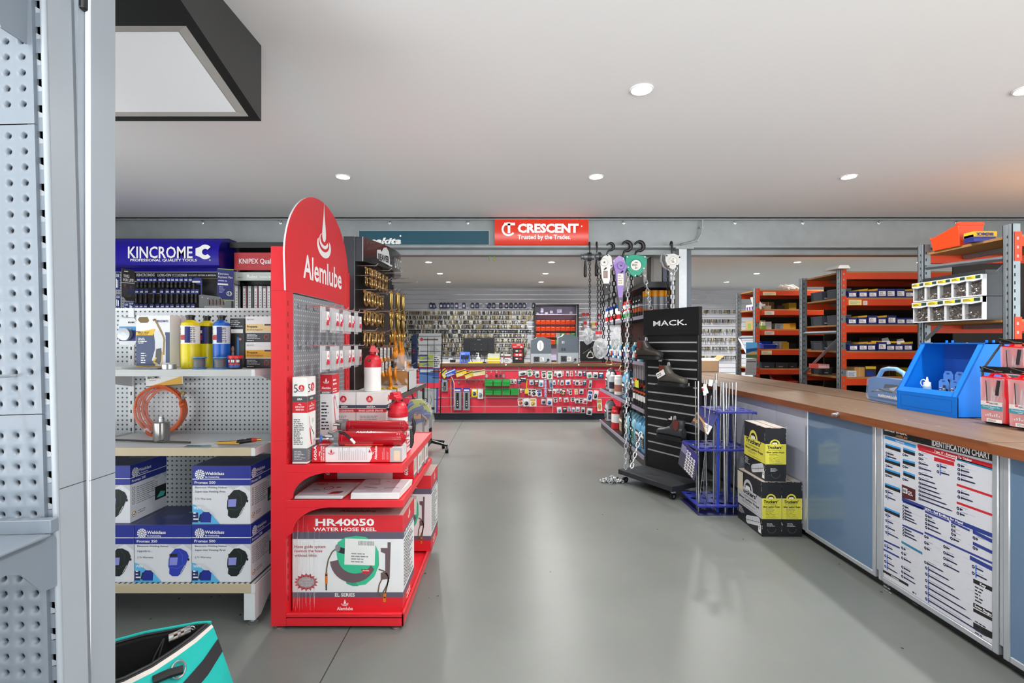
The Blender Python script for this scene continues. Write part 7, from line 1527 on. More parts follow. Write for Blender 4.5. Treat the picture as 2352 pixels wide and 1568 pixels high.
# silver tubes hanging below the shelf level with the counter
tb=None
for k in range(6):
 loc=(1.42, 5.34+.075*k, 1.055); lab='silver tube hanging under the shelf level with the counter top, %s from the boot stand'%ORD[k]
 if tb is None: tb=thing('hanging_tube', lab, 'tube', loc, 0, 'silver tubes under the shelf'); b=MB(); b.box(-.004, -.024, -.15, .012, .024, 0, M('8f959c', .3, .3)); b.build('sleeve', tb, world=False); b=MB(); b.box(-.006, -.02, -.19, .012, .02, -.15, BLACK); b.cyl((0, 0, 0), (0, 0, .02), .003, STEEL, 5); b.build('end_cap', tb, world=False)
 else: dup(tb, loc, label=lab)
# ==== boot display stand on castors
O_=Vector((1.017, 4.70, 0)); U_=Vector((.4795, -.8775, 0)).normalized(); V_=Vector((U_.y*-1, U_.x, 0)); V_=Vector((.8775, .4795, 0)).normalized()
def L3(u, v, z): return O_+U_*u+V_*v+Vector((0, 0, z))
bst=thing('boot_display_stand', 'black slatted boot display stand on castors with a white lettered header', 'display stand', tuple(L3(.33, .2, 0))); KP=M('17181a', .38, var=.03)
def lbox(b, u0, v0, z0, u1, v1, z1, m): b.hexa([L3(u0, v0, z0), L3(u1, v0, z0), L3(u1, v1, z0), L3(u0, v1, z0), L3(u0, v0, z1), L3(u1, v0, z1), L3(u1, v1, z1), L3(u0, v1, z1)], m)
b=MB(); lbox(b, 0, 0, .077, .66, .41, .12, M('2b2d31', .45)); b.build('base', bst, bevel=.002)
b=MB();
zs=[1.304-.0785*k for k in range(14)]
pz_=1.372
for k, z in enumerate(zs+[.12]):
 lbox(b, .03, .33, (z+.007) if k<14 else .12, .63, .352, pz_, KP); pz_=z-.007
lbox(b, .03, .341, .12, .63, .356, 1.372, M('0e0f10', .5)); b.build('slat_panel', bst, smooth=False)
for z in zs: b=MB(); lbox(b, .035, .335, z-.0065, .625, .342, z+.0065, M('e6e8ea', .3, .35)); lbox(b, .035, .3345, z-.001, .625, .336, z+.001, M('7d8084', .3, .6)); b.build('slat_insert', bst, smooth=False)
for u0, u1 in ((.012, .03), (.63, .648)): b=MB(); lbox(b, u0, .325, .12, u1, .365, 1.372, M('222427', .3)); b.build('side_frame', bst, bevel=.002)
b=MB(); lbox(b, 0.0, .315, 1.372, .66, .355, 1.61, M('161719', .4)); f=F(L3(0, .315, 1.372), U_, (0, 0, 1)); b.text(f, 'MACK.', .33, .085, .048, WHITE, al='c', w=.40, bold=.012); b.build('header_panel', bst, smooth=False)
for u_, v_ in ((.62, .05), (.04, .05), (.62, .37), (.04, .37)):
 b=MB(); p=L3(u_, v_, 0); b.cyl(p+U_*-.012+Vector((0, 0, .027)), p+U_*.012+Vector((0, 0, .027)), .027, BLACK, 16); o=b.build('wheel', None); b=MB(); b.cyl(p+U_*-.013+Vector((0, 0, .027)), p+U_*.013+Vector((0, 0, .027)), .012, STEEL, 12); b.box(p.x-.018, p.y-.018, .055, p.x+.018, p.y+.018, .077, CHROME); b.cyl(p+Vector((0, 0, .05)), p+Vector((0, 0, .077)), .012, CHROME, 10); o.parent=b.build('castor', bst)
for i, (u_, z_) in enumerate(((.18, 1.115), (.50, .905), (.30, .59), (.55, .405))):
 b=MB(); f=F(L3(u_, .333, z_), U_, (0, 0, 1)); b.prism(F(f.at(0, 0, .012), f.u, f.v), [(0, 0), (.085, 0), (.085, .055), (0, .055)], .01, BLACK); b.shape(F(f.at(0, 0, .012), f.u, f.v), [(.012, .012), (.055, .012), (.055, .045), (.042, .045), (.038, .026), (.014, .022)], WHITE, .001); b.build('price_ticket', bst)
def boot(u_, v_, z, flip, body, label, tagc=False):
 """ankle work boot: sections heel to toe"""
 t=thing('work_boot', label, 'boot', tuple(L3(u_, v_, z)), 0, 'boots on the display stand'); b=MB(); s=-1 if flip else 1
 secs=[(-.135, .034, .105), (-.12, .040, .112), (-.09, .041, .115), (-.055, .040, .112), (-.02, .038, .118), (.02, .040, .108), (.06, .045, .092), (.10, .049, .081), (.13, .047, .076), (.15, .035, .066), (.159, .018, .046)]
 n=14; V=[]
 for x, hw, h in secs:
  for k in range(n):
   a=2*pi*k/n; c, q=cos(a), sin(a); yy=hw*(abs(c)**.7)*(1 if c>0 else -1); zz=.022+(h-.022)*(.5+.5*(abs(q)**.8)*(1 if q>0 else -1)); V.append(L3(u_+s*x, v_+yy, z+zz))
 m=len(secs); b.add(V, [(i*n+k, i*n+(k+1)%n, (i+1)*n+(k+1)%n, (i+1)*n+k) for i in range(m-1) for k in range(n)]+[tuple(range(n)), tuple(range((m-1)*n, m*n))], body)
 sh=[]
 for zz, x0, x1, hw in ((.07, -.137, .05, .040), (.10, -.138, .03, .040), (.13, -.14, .0, .041), (.165, -.145, -.022, .042), (.172, -.142, -.024, .039)):
  for k in range(n):
   a=2*pi*k/n; sh.append(L3(u_+s*((x0+x1)/2+(x1-x0)/2*cos(a)), v_+hw*sin(a), z+zz))
 b.add(sh, [(i*n+k, i*n+(k+1)%n, (i+1)*n+(k+1)%n, (i+1)*n+k) for i in range(4) for k in range(n)], body); b.add(sh[4*n:], [tuple(range(n))], BLACK); b.build('upper', t)
 b=MB(); out=[(x, hw*1.06) for x, hw, h in secs]; bot=[L3(u_+s*x, v_+hw, z) for x, hw in out]+[L3(u_+s*x, v_-hw, z) for x, hw in out[::-1]]; top=[p+Vector((0, 0, .026)) for p in bot]; N=len(bot); b.add(bot+top, [(k, (k+1)%N, N+(k+1)%N, N+k) for k in range(N)]+[tuple(range(N)), tuple(range(N, 2*N))], M('1a1a1b', .5)); b.build('sole', t)
 b=MB()
 for sd in (-1, 1):
  V=[L3(u_+s*x, v_+sd*.0425, z+zz) for x, zz in ((-.115, .168), (-.05, .168), (-.055, .10), (-.08, .08), (-.108, .10))]; b.poly(V, M('6a2a20', .7))
 b.build('elastic_gusset', t)
 b=MB()
 for x in (-.135, -.035): b.tube([L3(u_+s*x, v_-.012, z+.165), L3(u_+s*x, v_-.008, z+.2), L3(u_+s*x, v_+.008, z+.2), L3(u_+s*x, v_+.012, z+.165)], .004, LGREY if x>-.1 else BLACK, 5)
 b.build('pull_loop', t)
 if tagc:
  b=MB(); b.prism(F(L3(u_-.12, v_-.05, z+.05), (U_+Vector((0, 0, .5))).normalized(), (Vector((0, 0, 1))-U_*.5).normalized()), [(0, 0), (.1, 0), (.1, .05), (0, .05)], .002, PAPER); b.greek(F(L3(u_-.12, v_-.05, z+.05), (U_+Vector((0, 0, .5))).normalized(), (Vector((0, 0, 1))-U_*.5).normalized()), .01, .01, .09, .04, 2, BLACK); b.build('swing_tag', t)
 b=MB(); lbox(b, u_-.15, v_-.05, z-.006, u_+.16, .334, z-.001, M('2a2b2d', .3)); b.build('boot_shelf', bst)
boot(.14, .25, 1.150, False, M('3a3532', .4), 'brown black ankle boot with red elastic, topmost on the boot stand'); boot(.42, .25, .925, False, M('4a4640', .4), 'dark grey ankle boot with a white swing tag, middle of the boot stand', True); boot(.42, .25, .455, True, M('35383c', .35), 'black ankle boot with a red gusset pointing left, lowest on the boot stand')
# ==== blue rod stand
RB_=M('2b3590', .38, var=.04); rs=thing('rod_stand', 'blue tiered metal stand holding upright steel rods beside the boot stand', 'rod stand', (1.62, 3.98, 0))
def tier(z, x0, x1, y0, y1, nm, cut=0.0):
 b=MB(); nx, ny=5, 3; cw, cd=(x1-x0)/nx, (y1-y0)/ny
 for i in range(nx):
  for j in range(ny):
   cx, cy=x0+cw*(i+.5), y0+cd*(j+.5); R=min(cw, cd)*(.38 if (i+j)%2 else .28); n=16; sq=[]; ci=[]
   for k in range(n):
    a=2*pi*k/n; c, s=cos(a), sin(a); q=1/max(abs(c), abs(s)); sq.append((cx+c*q*cw/2, cy+s*q*cd/2)); ci.append((cx+c*R, cy+s*R))
   vv=[(x, y, z) for x, y in sq]+[(x, y, z) for x, y in ci]+[(x, y, z-.003) for x, y in ci]+[(x, y, z-.003) for x, y in sq]
   b.add(vv, [(t*n+k, t*n+(k+1)%n, (t+1)*n+(k+1)%n, (t+1)*n+k) for t in range(3) for k in range(n)], RB_)
 b.box(x0, y0-.002, z-.012, x1, y0, z, RB_); b.box(x0-.002, y0, z-.012, x0, y1, z, RB_); b.box(x1, y0, z-.02, x1+.002, y1, z, RB_); b.box(x0, y1, z-.02, x1, y1+.002, z, RB_); b.build(nm, rs)
tier(.775, 1.585, 1.88, 3.82, 4.18, 'upper_tier'); tier(.49, 1.44, 1.85, 3.81, 4.18, 'middle_tier'); tier(.068, 1.43, 1.83, 3.80, 4.18, 'lower_tier')
b=MB(); b.box(1.42, 3.785, 0, 1.835, 4.19, .004, M('181d50', .4)); b.build('base_plate', rs)  # darker blue: shade seen through the tier holes put into the colour
for x, y in ((1.60, 3.86), (1.80, 4.12)): b=MB(); b.cyl((x, y, .003), (x, y, .775), .011, M('2440b0', .35), 14); b.build('post', rs)
def card(p, lab, draw):
 b=MB(); a, e, c, d=[Vector(q) for q in p]; c=e+(d-a); b.hexa([a, e, e+Vector((.002, 0, .001)), a+Vector((.002, 0, .001)), d, c, c+Vector((.002, 0, .001)), d+Vector((.002, 0, .001))], M('2a2f7c', .4)); f=F(a, e-a, d-a); draw(b, f, (e-a).length, (d-a).length); b.build('front_card', rs, smooth=False)
def cd1(b, f, w, h): b.shape(f, [(0, 0), (w, 0), (w, h*.45), (w*.6, h*.32), (0, h*.62)], M('3a3448', .5)); b.shape(f, [(0, h*.60), (w*.5, h*.36), (w*.85, 0), (w*.9, 0), (w*.55, h*.44), (0, h*.68)], M('d8a24a', .5), .0012); b.shape(f, [(w*.45, h*.42), (w, h*.42), (w, 0), (w*.88, 0), (w*.7, h*.22)], WHITE, .0011); b.text(f, 'amix', w*.02, h*.2, h*.2, M('e09a2a', .5), w=w*.3); b.greek(f, w*.55, h*.22, w*.95, h*.36, 2, NAVY, .0016)
def cd2(b, f, w, h):
 b.shape(f, [(0, 0), (w, 0), (w, h*.5), (0, h*.6)], M('3d3f52', .5)); rg=random.Random(3)
 for k in range(26):
  x, y=w*(.42+.14*(k%4)), h*(.08+.12*(k//4)); b.ell(f, x, y, w*.06, h*.05, WHITE, .0012, 12); b.ell(f, x, y, w*.025, h*.02, M('55586a', .5), .0016, 8)
 b.greek(f, w*.04, h*.6, w*.5, h*.9, 6, LGREY, .0012)
card(((1.50, 4.16, .63), (1.515, 3.83, .60), (1.58, 3.82, .772), (1.58, 4.17, .772)), '', cd1); card(((1.40, 4.17, .30), (1.40, 3.81, .255), (1.437, 3.81, .487), (1.437, 4.18, .487)), '', cd2)
rods=[(1593, 855, 1.0, .0045, 0), (1604, 875, .98, .006, 0), (1597, 875, .98, .004, 0), (1618, 873, .99, .0055, 2), (1623, 873, .9, .003, 0), (1634, 908, .8, .0025, 3), (1640, 880, .97, .0075, 0), (1645, 858, 1.0, .0085, 1), (1656, 876, .98, .0075, 0), (1661, 878, .98, .010, 0), (1668, 880, .97, .0065, 0), (1675, 878, .97, .0065, 0), (1682, 878, .97, .006, 0), (1691, 878, .97, .006, 0)]
rg=random.Random(8)
for i, (x, y, zt, r, k) in enumerate(rods[1:]):
 Y=3.86+.075*(i%4); top=pz(y, Y); X=px(x, Y); lean_=rg.uniform(-.02, .03) if k!=3 else .1; b=MB(); b.cyl((X-lean_, Y+rg.uniform(-.02, .02), .0045), (X, Y, top), r, M(('c9ccd0', 'b9b9b4', 'bfc3c6')[i%3], .25, .85, .1, 30), 12)
 if k==2: b.box(X-.012, Y-r-.004, top-.12, X+.012, Y-r-.001, top-.03, WHITE)
 if k==1: b.cyl((X-lean_*.4, Y, top-.13), (X, Y, top-.05), r*1.12, LGREY, 10)
 tag(b.build('steel_rod'), 'upright steel rod in the blue stand, %s from the left'%ORD[i], 'rod', 'steel rods in the blue stand')
b=MB(); Y=3.95; X=px(1623, Y); b.prism(F((X-.03, Y-.02, pz(905, Y)), (1, 0, .3), (-.3, 0, 1)), [(0, 0), (.04, 0), (.04, .06), (0, .06)], .002, WHITE); b.prism(F((X+.005, Y-.02, pz(885, Y)), (1, 0, -.2), (.2, 0, 1)), [(0, 0), (.03, 0), (.03, .05), (0, .05)], .002, PAPER); b.rect(F((X-.03, Y-.02, pz(905, Y)), (1, 0, .3), (-.3, 0, 1)), 0, .03, .01, .05, REDP); b.tube([(X, Y, pz(872, Y)), (X-.01, Y-.02, pz(890, Y))], .002, WHITE, 5)
tag(b.build('price_tag'), 'white price tags tied to the thin rods in the blue stand', 'tag')
# ==== rope cartons
KX=M('1d1e21', .45, var=.1); YL=M('d9d24a', .45, var=.03); SLV=M('b9babd', .4)
def beaverlogo(b, f, x, y, r, m, ink):
 b.shape(f, [(x+r*cos(a), y+r*sin(a)) for a in [pi*k/14 for k in range(15)]], m, .0009); b.shape(f, [(x+r*.68*cos(a), y+r*.1+r*.6*sin(a)) for a in [pi*k/10 for k in range(11)]], ink, .0012); b.shape(f, [(x+r*.5*cos(a), y+r*.42*sin(a)) for a in [pi*k/8 for k in range(9)]], m, .0015); b.text(f, 'BEAVER', x, y+r*.05, r*.3, WHITE, al='c', w=r*1.0, bold=.05, z=.0022)
def rope_box(o, ang, w, d, h, label, sidem, torn):
 """o: near front corner on the left face/front face edge; the narrow face looks at the viewer, the long face at the aisle"""
 o=Vector(o); e=Vector((cos(ang), sin(ang), 0)); k=Vector((-sin(ang), cos(ang), 0)); b=MB(); Zh=Vector((0, 0, h))
 b.hexa([o, o+e*w, o+e*w+k*d, o+k*d, o+Zh, o+e*w+Zh, o+e*w+k*d+Zh, o+k*d+Zh], KX)
 f=F(o, e, (0, 0, 1)); s=F(o+k*d, -k, (0, 0, 1)); tp=F(o+Zh, e, k)
 b.rect(tp, .003, .003, w-.003, d-.003, M('b9aea4', .6, var=.2), .0005); b.rect(tp, w*.48, 0, w*.52, d, INK, .0009)
 for q, W_, m in ((f, w, YL), (s, d, sidem)):
  wide=q is s; bw=W_ if not wide else W_
  b.rect(q, 0, h*.32, W_, h*.70, m, .0006); beaverlogo(b, q, W_*.46, h*.69, W_*.25 if not wide else W_*.20, m, BLACK)
  x0=W_*.06; b.text(q, ("Truckers'" if not (torn and wide) else "uckers'"), W_*(.10 if not (torn and wide) else .26), h*(.61 if not wide else .60), h*(.055 if not wide else .085), BLACK, w=W_*(.72 if not (torn and wide) else .56), bold=.035, shear=.15)
  b.text(q, '3 Strand Polyethylene' if not (torn and wide) else 'and Polyethylene', W_*(.14 if not (torn and wide) else .3), h*(.575 if not wide else .54), h*(.018 if not wide else .03), BLACK, w=W_*(.6 if not (torn and wide) else .5), bold=.0); b.text(q, 'Silver Lashing Rope', W_*.06, h*(.53 if not wide else .47), h*(.03 if not wide else .045), BLACK, w=W_*.84, bold=.03)
  b.greek(q, W_*.2, h*(.475 if not wide else .40), W_*.8, h*(.515 if not wide else .45), 2, M('6a6640', .5)); b.text(q, 'Your load depends on it!', W_*.2, h*(.335 if not wide else .345), h*.02, BLACK, w=W_*.6, bold=.0, shear=.1)
  if not wide:
   for r_, tx in enumerate(('Hank / Bundle', 'Size: 10mm', 'Length: 12 metres', 'Contents: 10 pieces')): b.text(q, tx, W_*.2, h*(.45-.027*r_), h*.016, BLACK, w=W_*(.4, .3, .48, .5)[r_], bold=0)
   b.greek(q, W_*.25, h*.18, W_*.7, h*.25, 3, LGREY); b.band(q, W_*.5, h*.14, W_*.2, W_*.22, M('5b5d62', .5), pi, 2*pi)
  else:
   b.greek(q, W_*.05, h*.15, W_*.3, h*.29, 5, LGREY); g=q.sub(W_*.36, h*.04, .0); rp=[(W_*.0, 0), (W_*.5, h*.08), (W_*.52, h*.2), (W_*.46, h*.22), (W_*.02, h*.13)]
   b.shape(g, [(W_*.02, h*.02), (W_*.08, 0), (W_*.56, h*.12), (W_*.6, h*.17), (W_*.56, h*.26), (W_*.5, h*.27), (W_*.05, h*.15), (0, h*.1)], LGREY, .001)
   for r_ in range(7): b.line(g, [(W_*(.05+.075*r_), h*(.03+.017*r_)), (W_*(.06+.075*r_), h*(.14+.017*r_))], .002, INK, .0013)
   b.line(g, [(W_*.03, h*.06), (W_*.57, h*.19)], .003, INK, .0014); b.rect(q, W_*.87, h*.04, W_*.97, h*.19, WHITE); b.band(q, W_*.92, h*.13, .007, .011, BLACK, 0, 2*pi, .0014)
   if torn: b.rect(q, 0, h*.60, W_*.24, h*.97, M('c9c2ae', .6), .0016); b.rect(q, W_*.02, h*.62, W_*.22, h*.8, M('cfc4a8', .6), .002)
 rg=random.Random(int(o.x*1000)); WR=M('d8d4cc', .6)
 for q, W_ in ((f, w), (s, d)):
  for r_ in range(12): yy=rg.uniform(0, h); xx=rg.choice((.0015, W_-.0015)); b.rect(q, xx-.0012, yy, xx+.0012, yy+rg.uniform(.004, .02), WR, .0022)
  for r_ in range(6): xx=rg.uniform(0, W_*.9); b.rect(q, xx, h-.002, xx+rg.uniform(.005, .03), h, WR, .0022)
 tag(b.build('rope_carton', smooth=False), label, 'box', 'black and yellow rope cartons')
rope_box((1.694, 3.375, 0.001), -.02, .132, .37, .366, 'rope carton at the bottom left of the stack, with a torn grey label side', SLV, True)
rope_box((1.829, 3.372, 0.001), -.02, .132, .36, .366, 'black and yellow rope carton at the bottom right of the stack, against the counter', SLV, False)
rope_box((1.722, 3.385, .3675), -.04, .138, .33, .36, 'black and yellow rope carton standing on top of the other two', YL, False)
# ==== long timber topped counter on the right
tm=lambda h_: M(h_, .45, var=.5, scale=6, stretch=(7, .5, 7), bump=.2, spec=.35)
rc_=thing('display_counter', 'long display counter on the right with aluminium framed frosted doors', 'counter', (2.3, 3, 0)); al=M('c3c8ce', .28, .6, .05)
XK=1.97
b=MB(); b.box(2.03, -.6, 0, 2.86, 7.4, .857, M('3b4048', .5)); b.build('carcass', rc_)
b=MB(); b.box(2.0, -.6, 0, 2.04, 7.4, .05, BLACK); b.build('kickboard', rc_)
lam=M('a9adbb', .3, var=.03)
for ya, yb in ((3.345, 3.708), (3.712, 4.36), (4.364, 5.4), (5.404, 7.4)): b=MB(); b.box(XK, ya, .05, 2.029, yb, .857, lam if ya<4.3 else M('5a5f6b', .3)); b.build('side_panel', rc_, smooth=False)  # far panels: dark reflection of the boot stand put into their colour
b=MB(); b.lathe([(.009, 0), (.006, .008)], (XK, 4.07, .73), CHROME, 10, (-1, 0, 0)); b.build('panel_screw', rc_)
FG=M('5d7590', .12, var=.04, scale=2, spec=.6)
def gdoor(ya, yb, inner):
 t_=.026; b=MB(); b.box(XK-.002 if inner else XK+.004, ya+t_, .045+t_, XK+.012, yb-t_, .857, FG if inner else al); dr=b.build('door', rc_, smooth=False)
 for (y0, y1, z0, z1, nm) in ((ya, ya+t_, .045, .857, 'door_stile'), (yb-t_, yb, .045, .857, 'door_stile'), (ya+t_, yb-t_, .045, .045+t_, 'door_rail')):
  b=MB(); b.box(XK-.008, y0, z0, XK+.02, y1, z1, al); b.build(nm, dr, bevel=.004)
gdoor(2.695, 3.338, True); gdoor(2.02, 2.675, False); gdoor(1.34, 2.0, True); gdoor(.66, 1.32, True)
for y in (2.678, 2.003): b=MB(); b.box(XK-.003, y, .09, XK+.02, y+.014, .857, al); b.build('door_divider', rc_)
def slab(x0, x1, y0, y1, z1, th, c1, c2, nm, lab):
 b=MB(); b.box(x0, y0, z1-th, x1, y1, z1, tm(c1)); b.box(x0-.0015, y0, z1-th, x0, y1, z1-.001, tm(c2)); o=b.build(nm, bevel=0); return tag(o, lab, 'worktop')
slab(1.922, 2.44, 2.018, 7.4, .9, .042, '705b49', '7a4526', 'timber_worktop', 'long front board of the timber counter top, beyond the joint')
slab(1.914, 2.44, -.6, 2.012, .9, .042, '705b49', '7a4526', 'timber_worktop', 'near board of the timber counter top, at the right edge of the picture')
slab(2.455, 2.86, -.6, 7.4, .9, .036, '6b5746', '4a2c1c', 'timber_worktop', 'rear board of the timber counter top, behind the dark gap')
rg=random.Random(14); b=MB(); sc=M('c9b190', .6)
for k in range(34):
 y=rg.uniform(2.1, 4.6); x=rg.uniform(1.95, 2.42); b.poly([(x, y, .9006), (x+.004, y+rg.uniform(.005, .05), .9006), (x+.007, y+.012, .9006)], sc if k%3 else M('55402e', .6))
struct(b, 'trim_2')
b=MB(); b.cyl((1.923, 2.94, .882), (1.885, 2.94, .882), .008, CHROME, 10); b.cyl((1.923, 2.94, .882), (1.908, 2.94, .882), .014, CHROME, 12); tag(b.build('edge_lock'), 'small chrome lock barrel in the edge of the timber counter top', 'lock')
# ---- screw identification poster in the second door
PO=thing('identification_poster', 'white screw identification chart poster framed in the counter door', 'poster', (XK, 2.35, .07)); b=MB()
pf=F((XK-.0005, 2.648, .072), (0, -1, 0), (0, 0, 1)); PW, PH=.599, .783
b.prism(pf, [(0, 0), (PW, 0), (PW, PH), (0, PH)], .004, M('c4c6cd', .35, var=.01)); b.build('sheet', PO, smooth=False)
def q2(x, y):
 Y=FPX*XK/(x-CX); return 2.648-Y, (CAMH-(y-CY)*Y/FPX)-.072
b=MB(); PB, PR, PN, PC, PT=M('151517', .4), M('b81c2a', .4), M('26367f', .4), M('2f8ed0', .4), M('2a7494', .4)
def bar(xa, ya, xb, yb, th, m, txt=None, tw=.8, z=.0006, col=None):
 a=q2(xa, ya); c=q2(xb, yb); b.poly([pf.at(a[0], a[1]-th, z), pf.at(c[0], c[1]-th, z), pf.at(c[0], c[1], z), pf.at(a[0], a[1], z)], m)
 if txt: b.text(pf, txt, (a[0]+c[0])/2, (a[1]+c[1])/2-th*.78, th*.55, col or WHITE, al='c', w=(c[0]-a[0])*tw, bold=.02, z=z+.0005)
b.rect(pf, 0, .7455, PW, PH, PB); b.text(pf, '.com.au', .085, .750, .016, M('d8925a', .5), w=.075); b.text(pf, 'IDENTIFICATION CHART', .305, .751, .026, WHITE, w=.285, bold=.03); b.text(pf, 'BREMICK', .01, .769, .02, WHITE, w=.15, bold=.05)
bar(2033, 1000, 2104, 1022, .016, PC, 'Vortex', .3); bar(2108, 1019, 2283, 1066, .020, PR, 'Type 17 - Fastening To Timber', .5); bar(2110, 1029, 2194, 1055, .010, PR); bar(2198, 1051, 2283, 1076, .010, PT); bar(2146, 1049, 2192, 1061, .018, PR)
for xa, ya, xb, yb in ((2034, 1017, 2069, 1028), (2075, 1027, 2102, 1036), (2033, 1050, 2068, 1061), (2074, 1053, 2102, 1061), (2033, 1074, 2068, 1086), (2075, 1080, 2102, 1090), (2033, 1108, 2068, 1121), (2032, 1163, 2067, 1178)): bar(xa, ya, xb, yb, .009, PC); a=q2(xa, ya); c=q2(xb, yb); b.poly([pf.at(a[0], a[1]-.024, .0006), pf.at(c[0], c[1]-.024, .0006), pf.at(c[0], c[1]-.009, .0006), pf.at(a[0], a[1]-.009, .0006)], PB)
bar(2072, 1141, 2283, 1226, .018, PN, 'SDM - Self Drilling for Metal', .42); bar(2074, 1149, 2121, 1167, .009, PN); bar(2125, 1172, 2180, 1195, .009, PN); bar(2185, 1196, 2228, 1216, .009, PN); bar(2235, 1216, 2283, 1240, .016, PN); bar(2235, 1243, 2283, 1266, .014, PN); bar(2073, 1203, 2121, 1224, .009, PN); bar(2124, 1220, 2283, 1292, .009, PN); bar(2071, 1241, 2119, 1268, .012, PT); bar(2031, 1239, 2067, 1256, .009, PN); bar(2030, 1259, 2066, 1278, .009, PN); bar(2228, 1275, 2283, 1303, .018, PN); bar(2198, 1110, 2283, 1138, .010, PR); bar(2198, 1151, 2283, 1181, .010, PR)
bar(2028, 1307, 2087, 1341, .013, PB, 'Contacts', .3); bar(2236, 1328, 2282, 1350, .018, PB, 'Key', .3); bar(2236, 1383, 2282, 1408, .018, PB, 'Screw Gauges', .85); bar(2236, 1396, 2282, 1420, .014, PB); bar(2236, 1428, 2280, 1452, .028, PB)
b.poly([pf.at(*q2(2072, 1142), .0007), pf.at(*q2(2103, 1150), .0007), pf.at(*q2(2103, 1124), .0007), pf.at(*q2(2072, 1112), .0007)], M('4a1a20', .4)); a=q2(2074, 1128); b.rect(pf, a[0], a[1]-.005, a[0]+.03, a[1]+.02, LGREY, .0011); b.text(pf, 'B8', a[0]+.004, a[1], .014, INK, w=.02, z=.0016); b.greek(pf, a[0]+.035, a[1]-.008, a[0]+.068, a[1]+.014, 3, WHITE, .0012)
def screw(x, y, x2, y2, m=None, big=False):
 m=m or M('23274a', .4); a, c=q2(x, y), q2(x2, y2); w=c[0]-a[0]; yy=a[1]; b.ell(pf, a[0], yy, .0075, .0075, m, .0008, 8); b.ell(pf, a[0], yy, .0025, .0025, LGREY, .0012, 6); b.rect(pf, a[0]+.010, yy-.006, a[0]+.014, yy+.006, m, .0008); b.shape(pf, [(a[0]+.01, yy-.0036), (a[0]+w*.92, yy-.003), (a[0]+w, yy), (a[0]+w*.92, yy+.003), (a[0]+.01, yy+.0036)], m, .0008)
 if big: b.rect(pf, a[0]+.010, yy-.013, a[0]+.015, yy+.013, M('2c58b8', .4), .001)
 b.greek(pf, a[0]+.012, yy+.008, a[0]+max(.05, w*.6), yy+.012, 1, M('6a6d78', .5), .0008, seed=int(x+y));
for q in ((2037, 1040, 2054, 1045), (2037, 1047, 2060, 1054), (2076, 1044, 2087, 1047), (2037, 1069, 2051, 1074), (2076, 1071, 2087, 1075), (2036, 1091, 2050, 1097), (2076, 1100, 2087, 1104), (2113, 1043, 2122, 1046), (2113, 1053, 2122, 1057), (2113, 1063, 2133, 1070), (2113, 1074, 2140, 1084), (2113, 1087, 2144, 1098), (2113, 1099, 2150, 1116), (2113, 1109, 2154, 1127), (2113, 1118, 2160, 1138), (2113, 1127, 2165, 1149), (2113, 1136, 2177, 1162), (2113, 1145, 2190, 1177), (2203, 1068, 2216, 1074), (2203, 1078, 2228, 1087), (2203, 1088, 2236, 1099), (2203, 1099, 2242, 1113), (2203, 1129, 2228, 1138), (2203, 1141, 2236, 1153), (2201, 1167, 2212, 1172), (2201, 1178, 2217, 1185), (2076, 1162, 2088, 1167), (2076, 1170, 2095, 1178), (2076, 1177, 2096, 1186), (2076, 1184, 2102, 1196), (2076, 1190, 2107, 1205), (2076, 1213, 2095, 1223), (2076, 1220, 2102, 1234), (2076, 1227, 2107, 1243), (2128, 1184, 2142, 1190), (2128, 1193, 2150, 1203), (2128, 1202, 2157, 1215), (2128, 1211, 2163, 1227), (2188, 1207, 2195, 1211), (2188, 1217, 2195, 1221), (2188, 1226, 2197, 1231), (2186, 1236, 2204, 1246), (2126, 1232, 2134, 1237), (2126, 1246, 2135, 1251), (2126, 1258, 2137, 1264), (2170, 1255, 2182, 1262), (2170, 1269, 2193, 1281), (2170, 1282, 2200, 1298), (2170, 1296, 2205, 1315), (2073, 1258, 2081, 1262), (2073, 1270, 2082, 1275), (2073, 1281, 2094, 1292), (2073, 1302, 2092, 1312), (2073, 1313, 2101, 1328), (2073, 1323, 2104, 1340), (2126, 1291, 2168, 1315), (2238, 1235, 2247, 1239), (2238, 1258, 2247, 1262)): screw(*q)
for q in ((2036, 1128, 2052, 1135), (2036, 1140, 2058, 1150), (2036, 1182, 2046, 1187), (2036, 1195, 2053, 1204), (2036, 1209, 2057, 1220), (2036, 1222, 2065, 1238), (2034, 1253, 2051, 1262), (2034, 1276, 2050, 1285), (2034, 1289, 2055, 1301), (2034, 1300, 2062, 1317), (2155, 1069, 2175, 1079), (2155, 1083, 2182, 1096), (2128, 1304, 2182, 1337), (2128, 1318, 2195, 1358), (2128, 1333, 2207, 1380), (2128, 1347, 2222, 1405), (2128, 1361, 2234, 1428), (2128, 1375, 2275, 1467), (2236, 1301, 2260, 1313), (2236, 1316, 2269, 1333)): screw(*q, big=True)
for (xa, ya, n_, c_, w_) in ((2240, 1340, 5, INK, .04), (2240, 1420, 6, INK, .055), (2030, 1330, 4, GREY, .06), (2096, 1352, 4, INK, .04)): a=q2(xa, ya); b.greek(pf, a[0], a[1]-.075, a[0]+w_, a[1]-.005, n_, c_, .0009, seed=xa)
rg=random.Random(2)
for k in range(40): b.rect(pf, .03+.14*(k%4)+rg.uniform(0, .05), .06+.016*k, .06+.14*(k%4)+rg.uniform(.01, .05), .0612+.016*k, M('a9acb8', .5), .0005)
b.build('printing', PO, smooth=False)
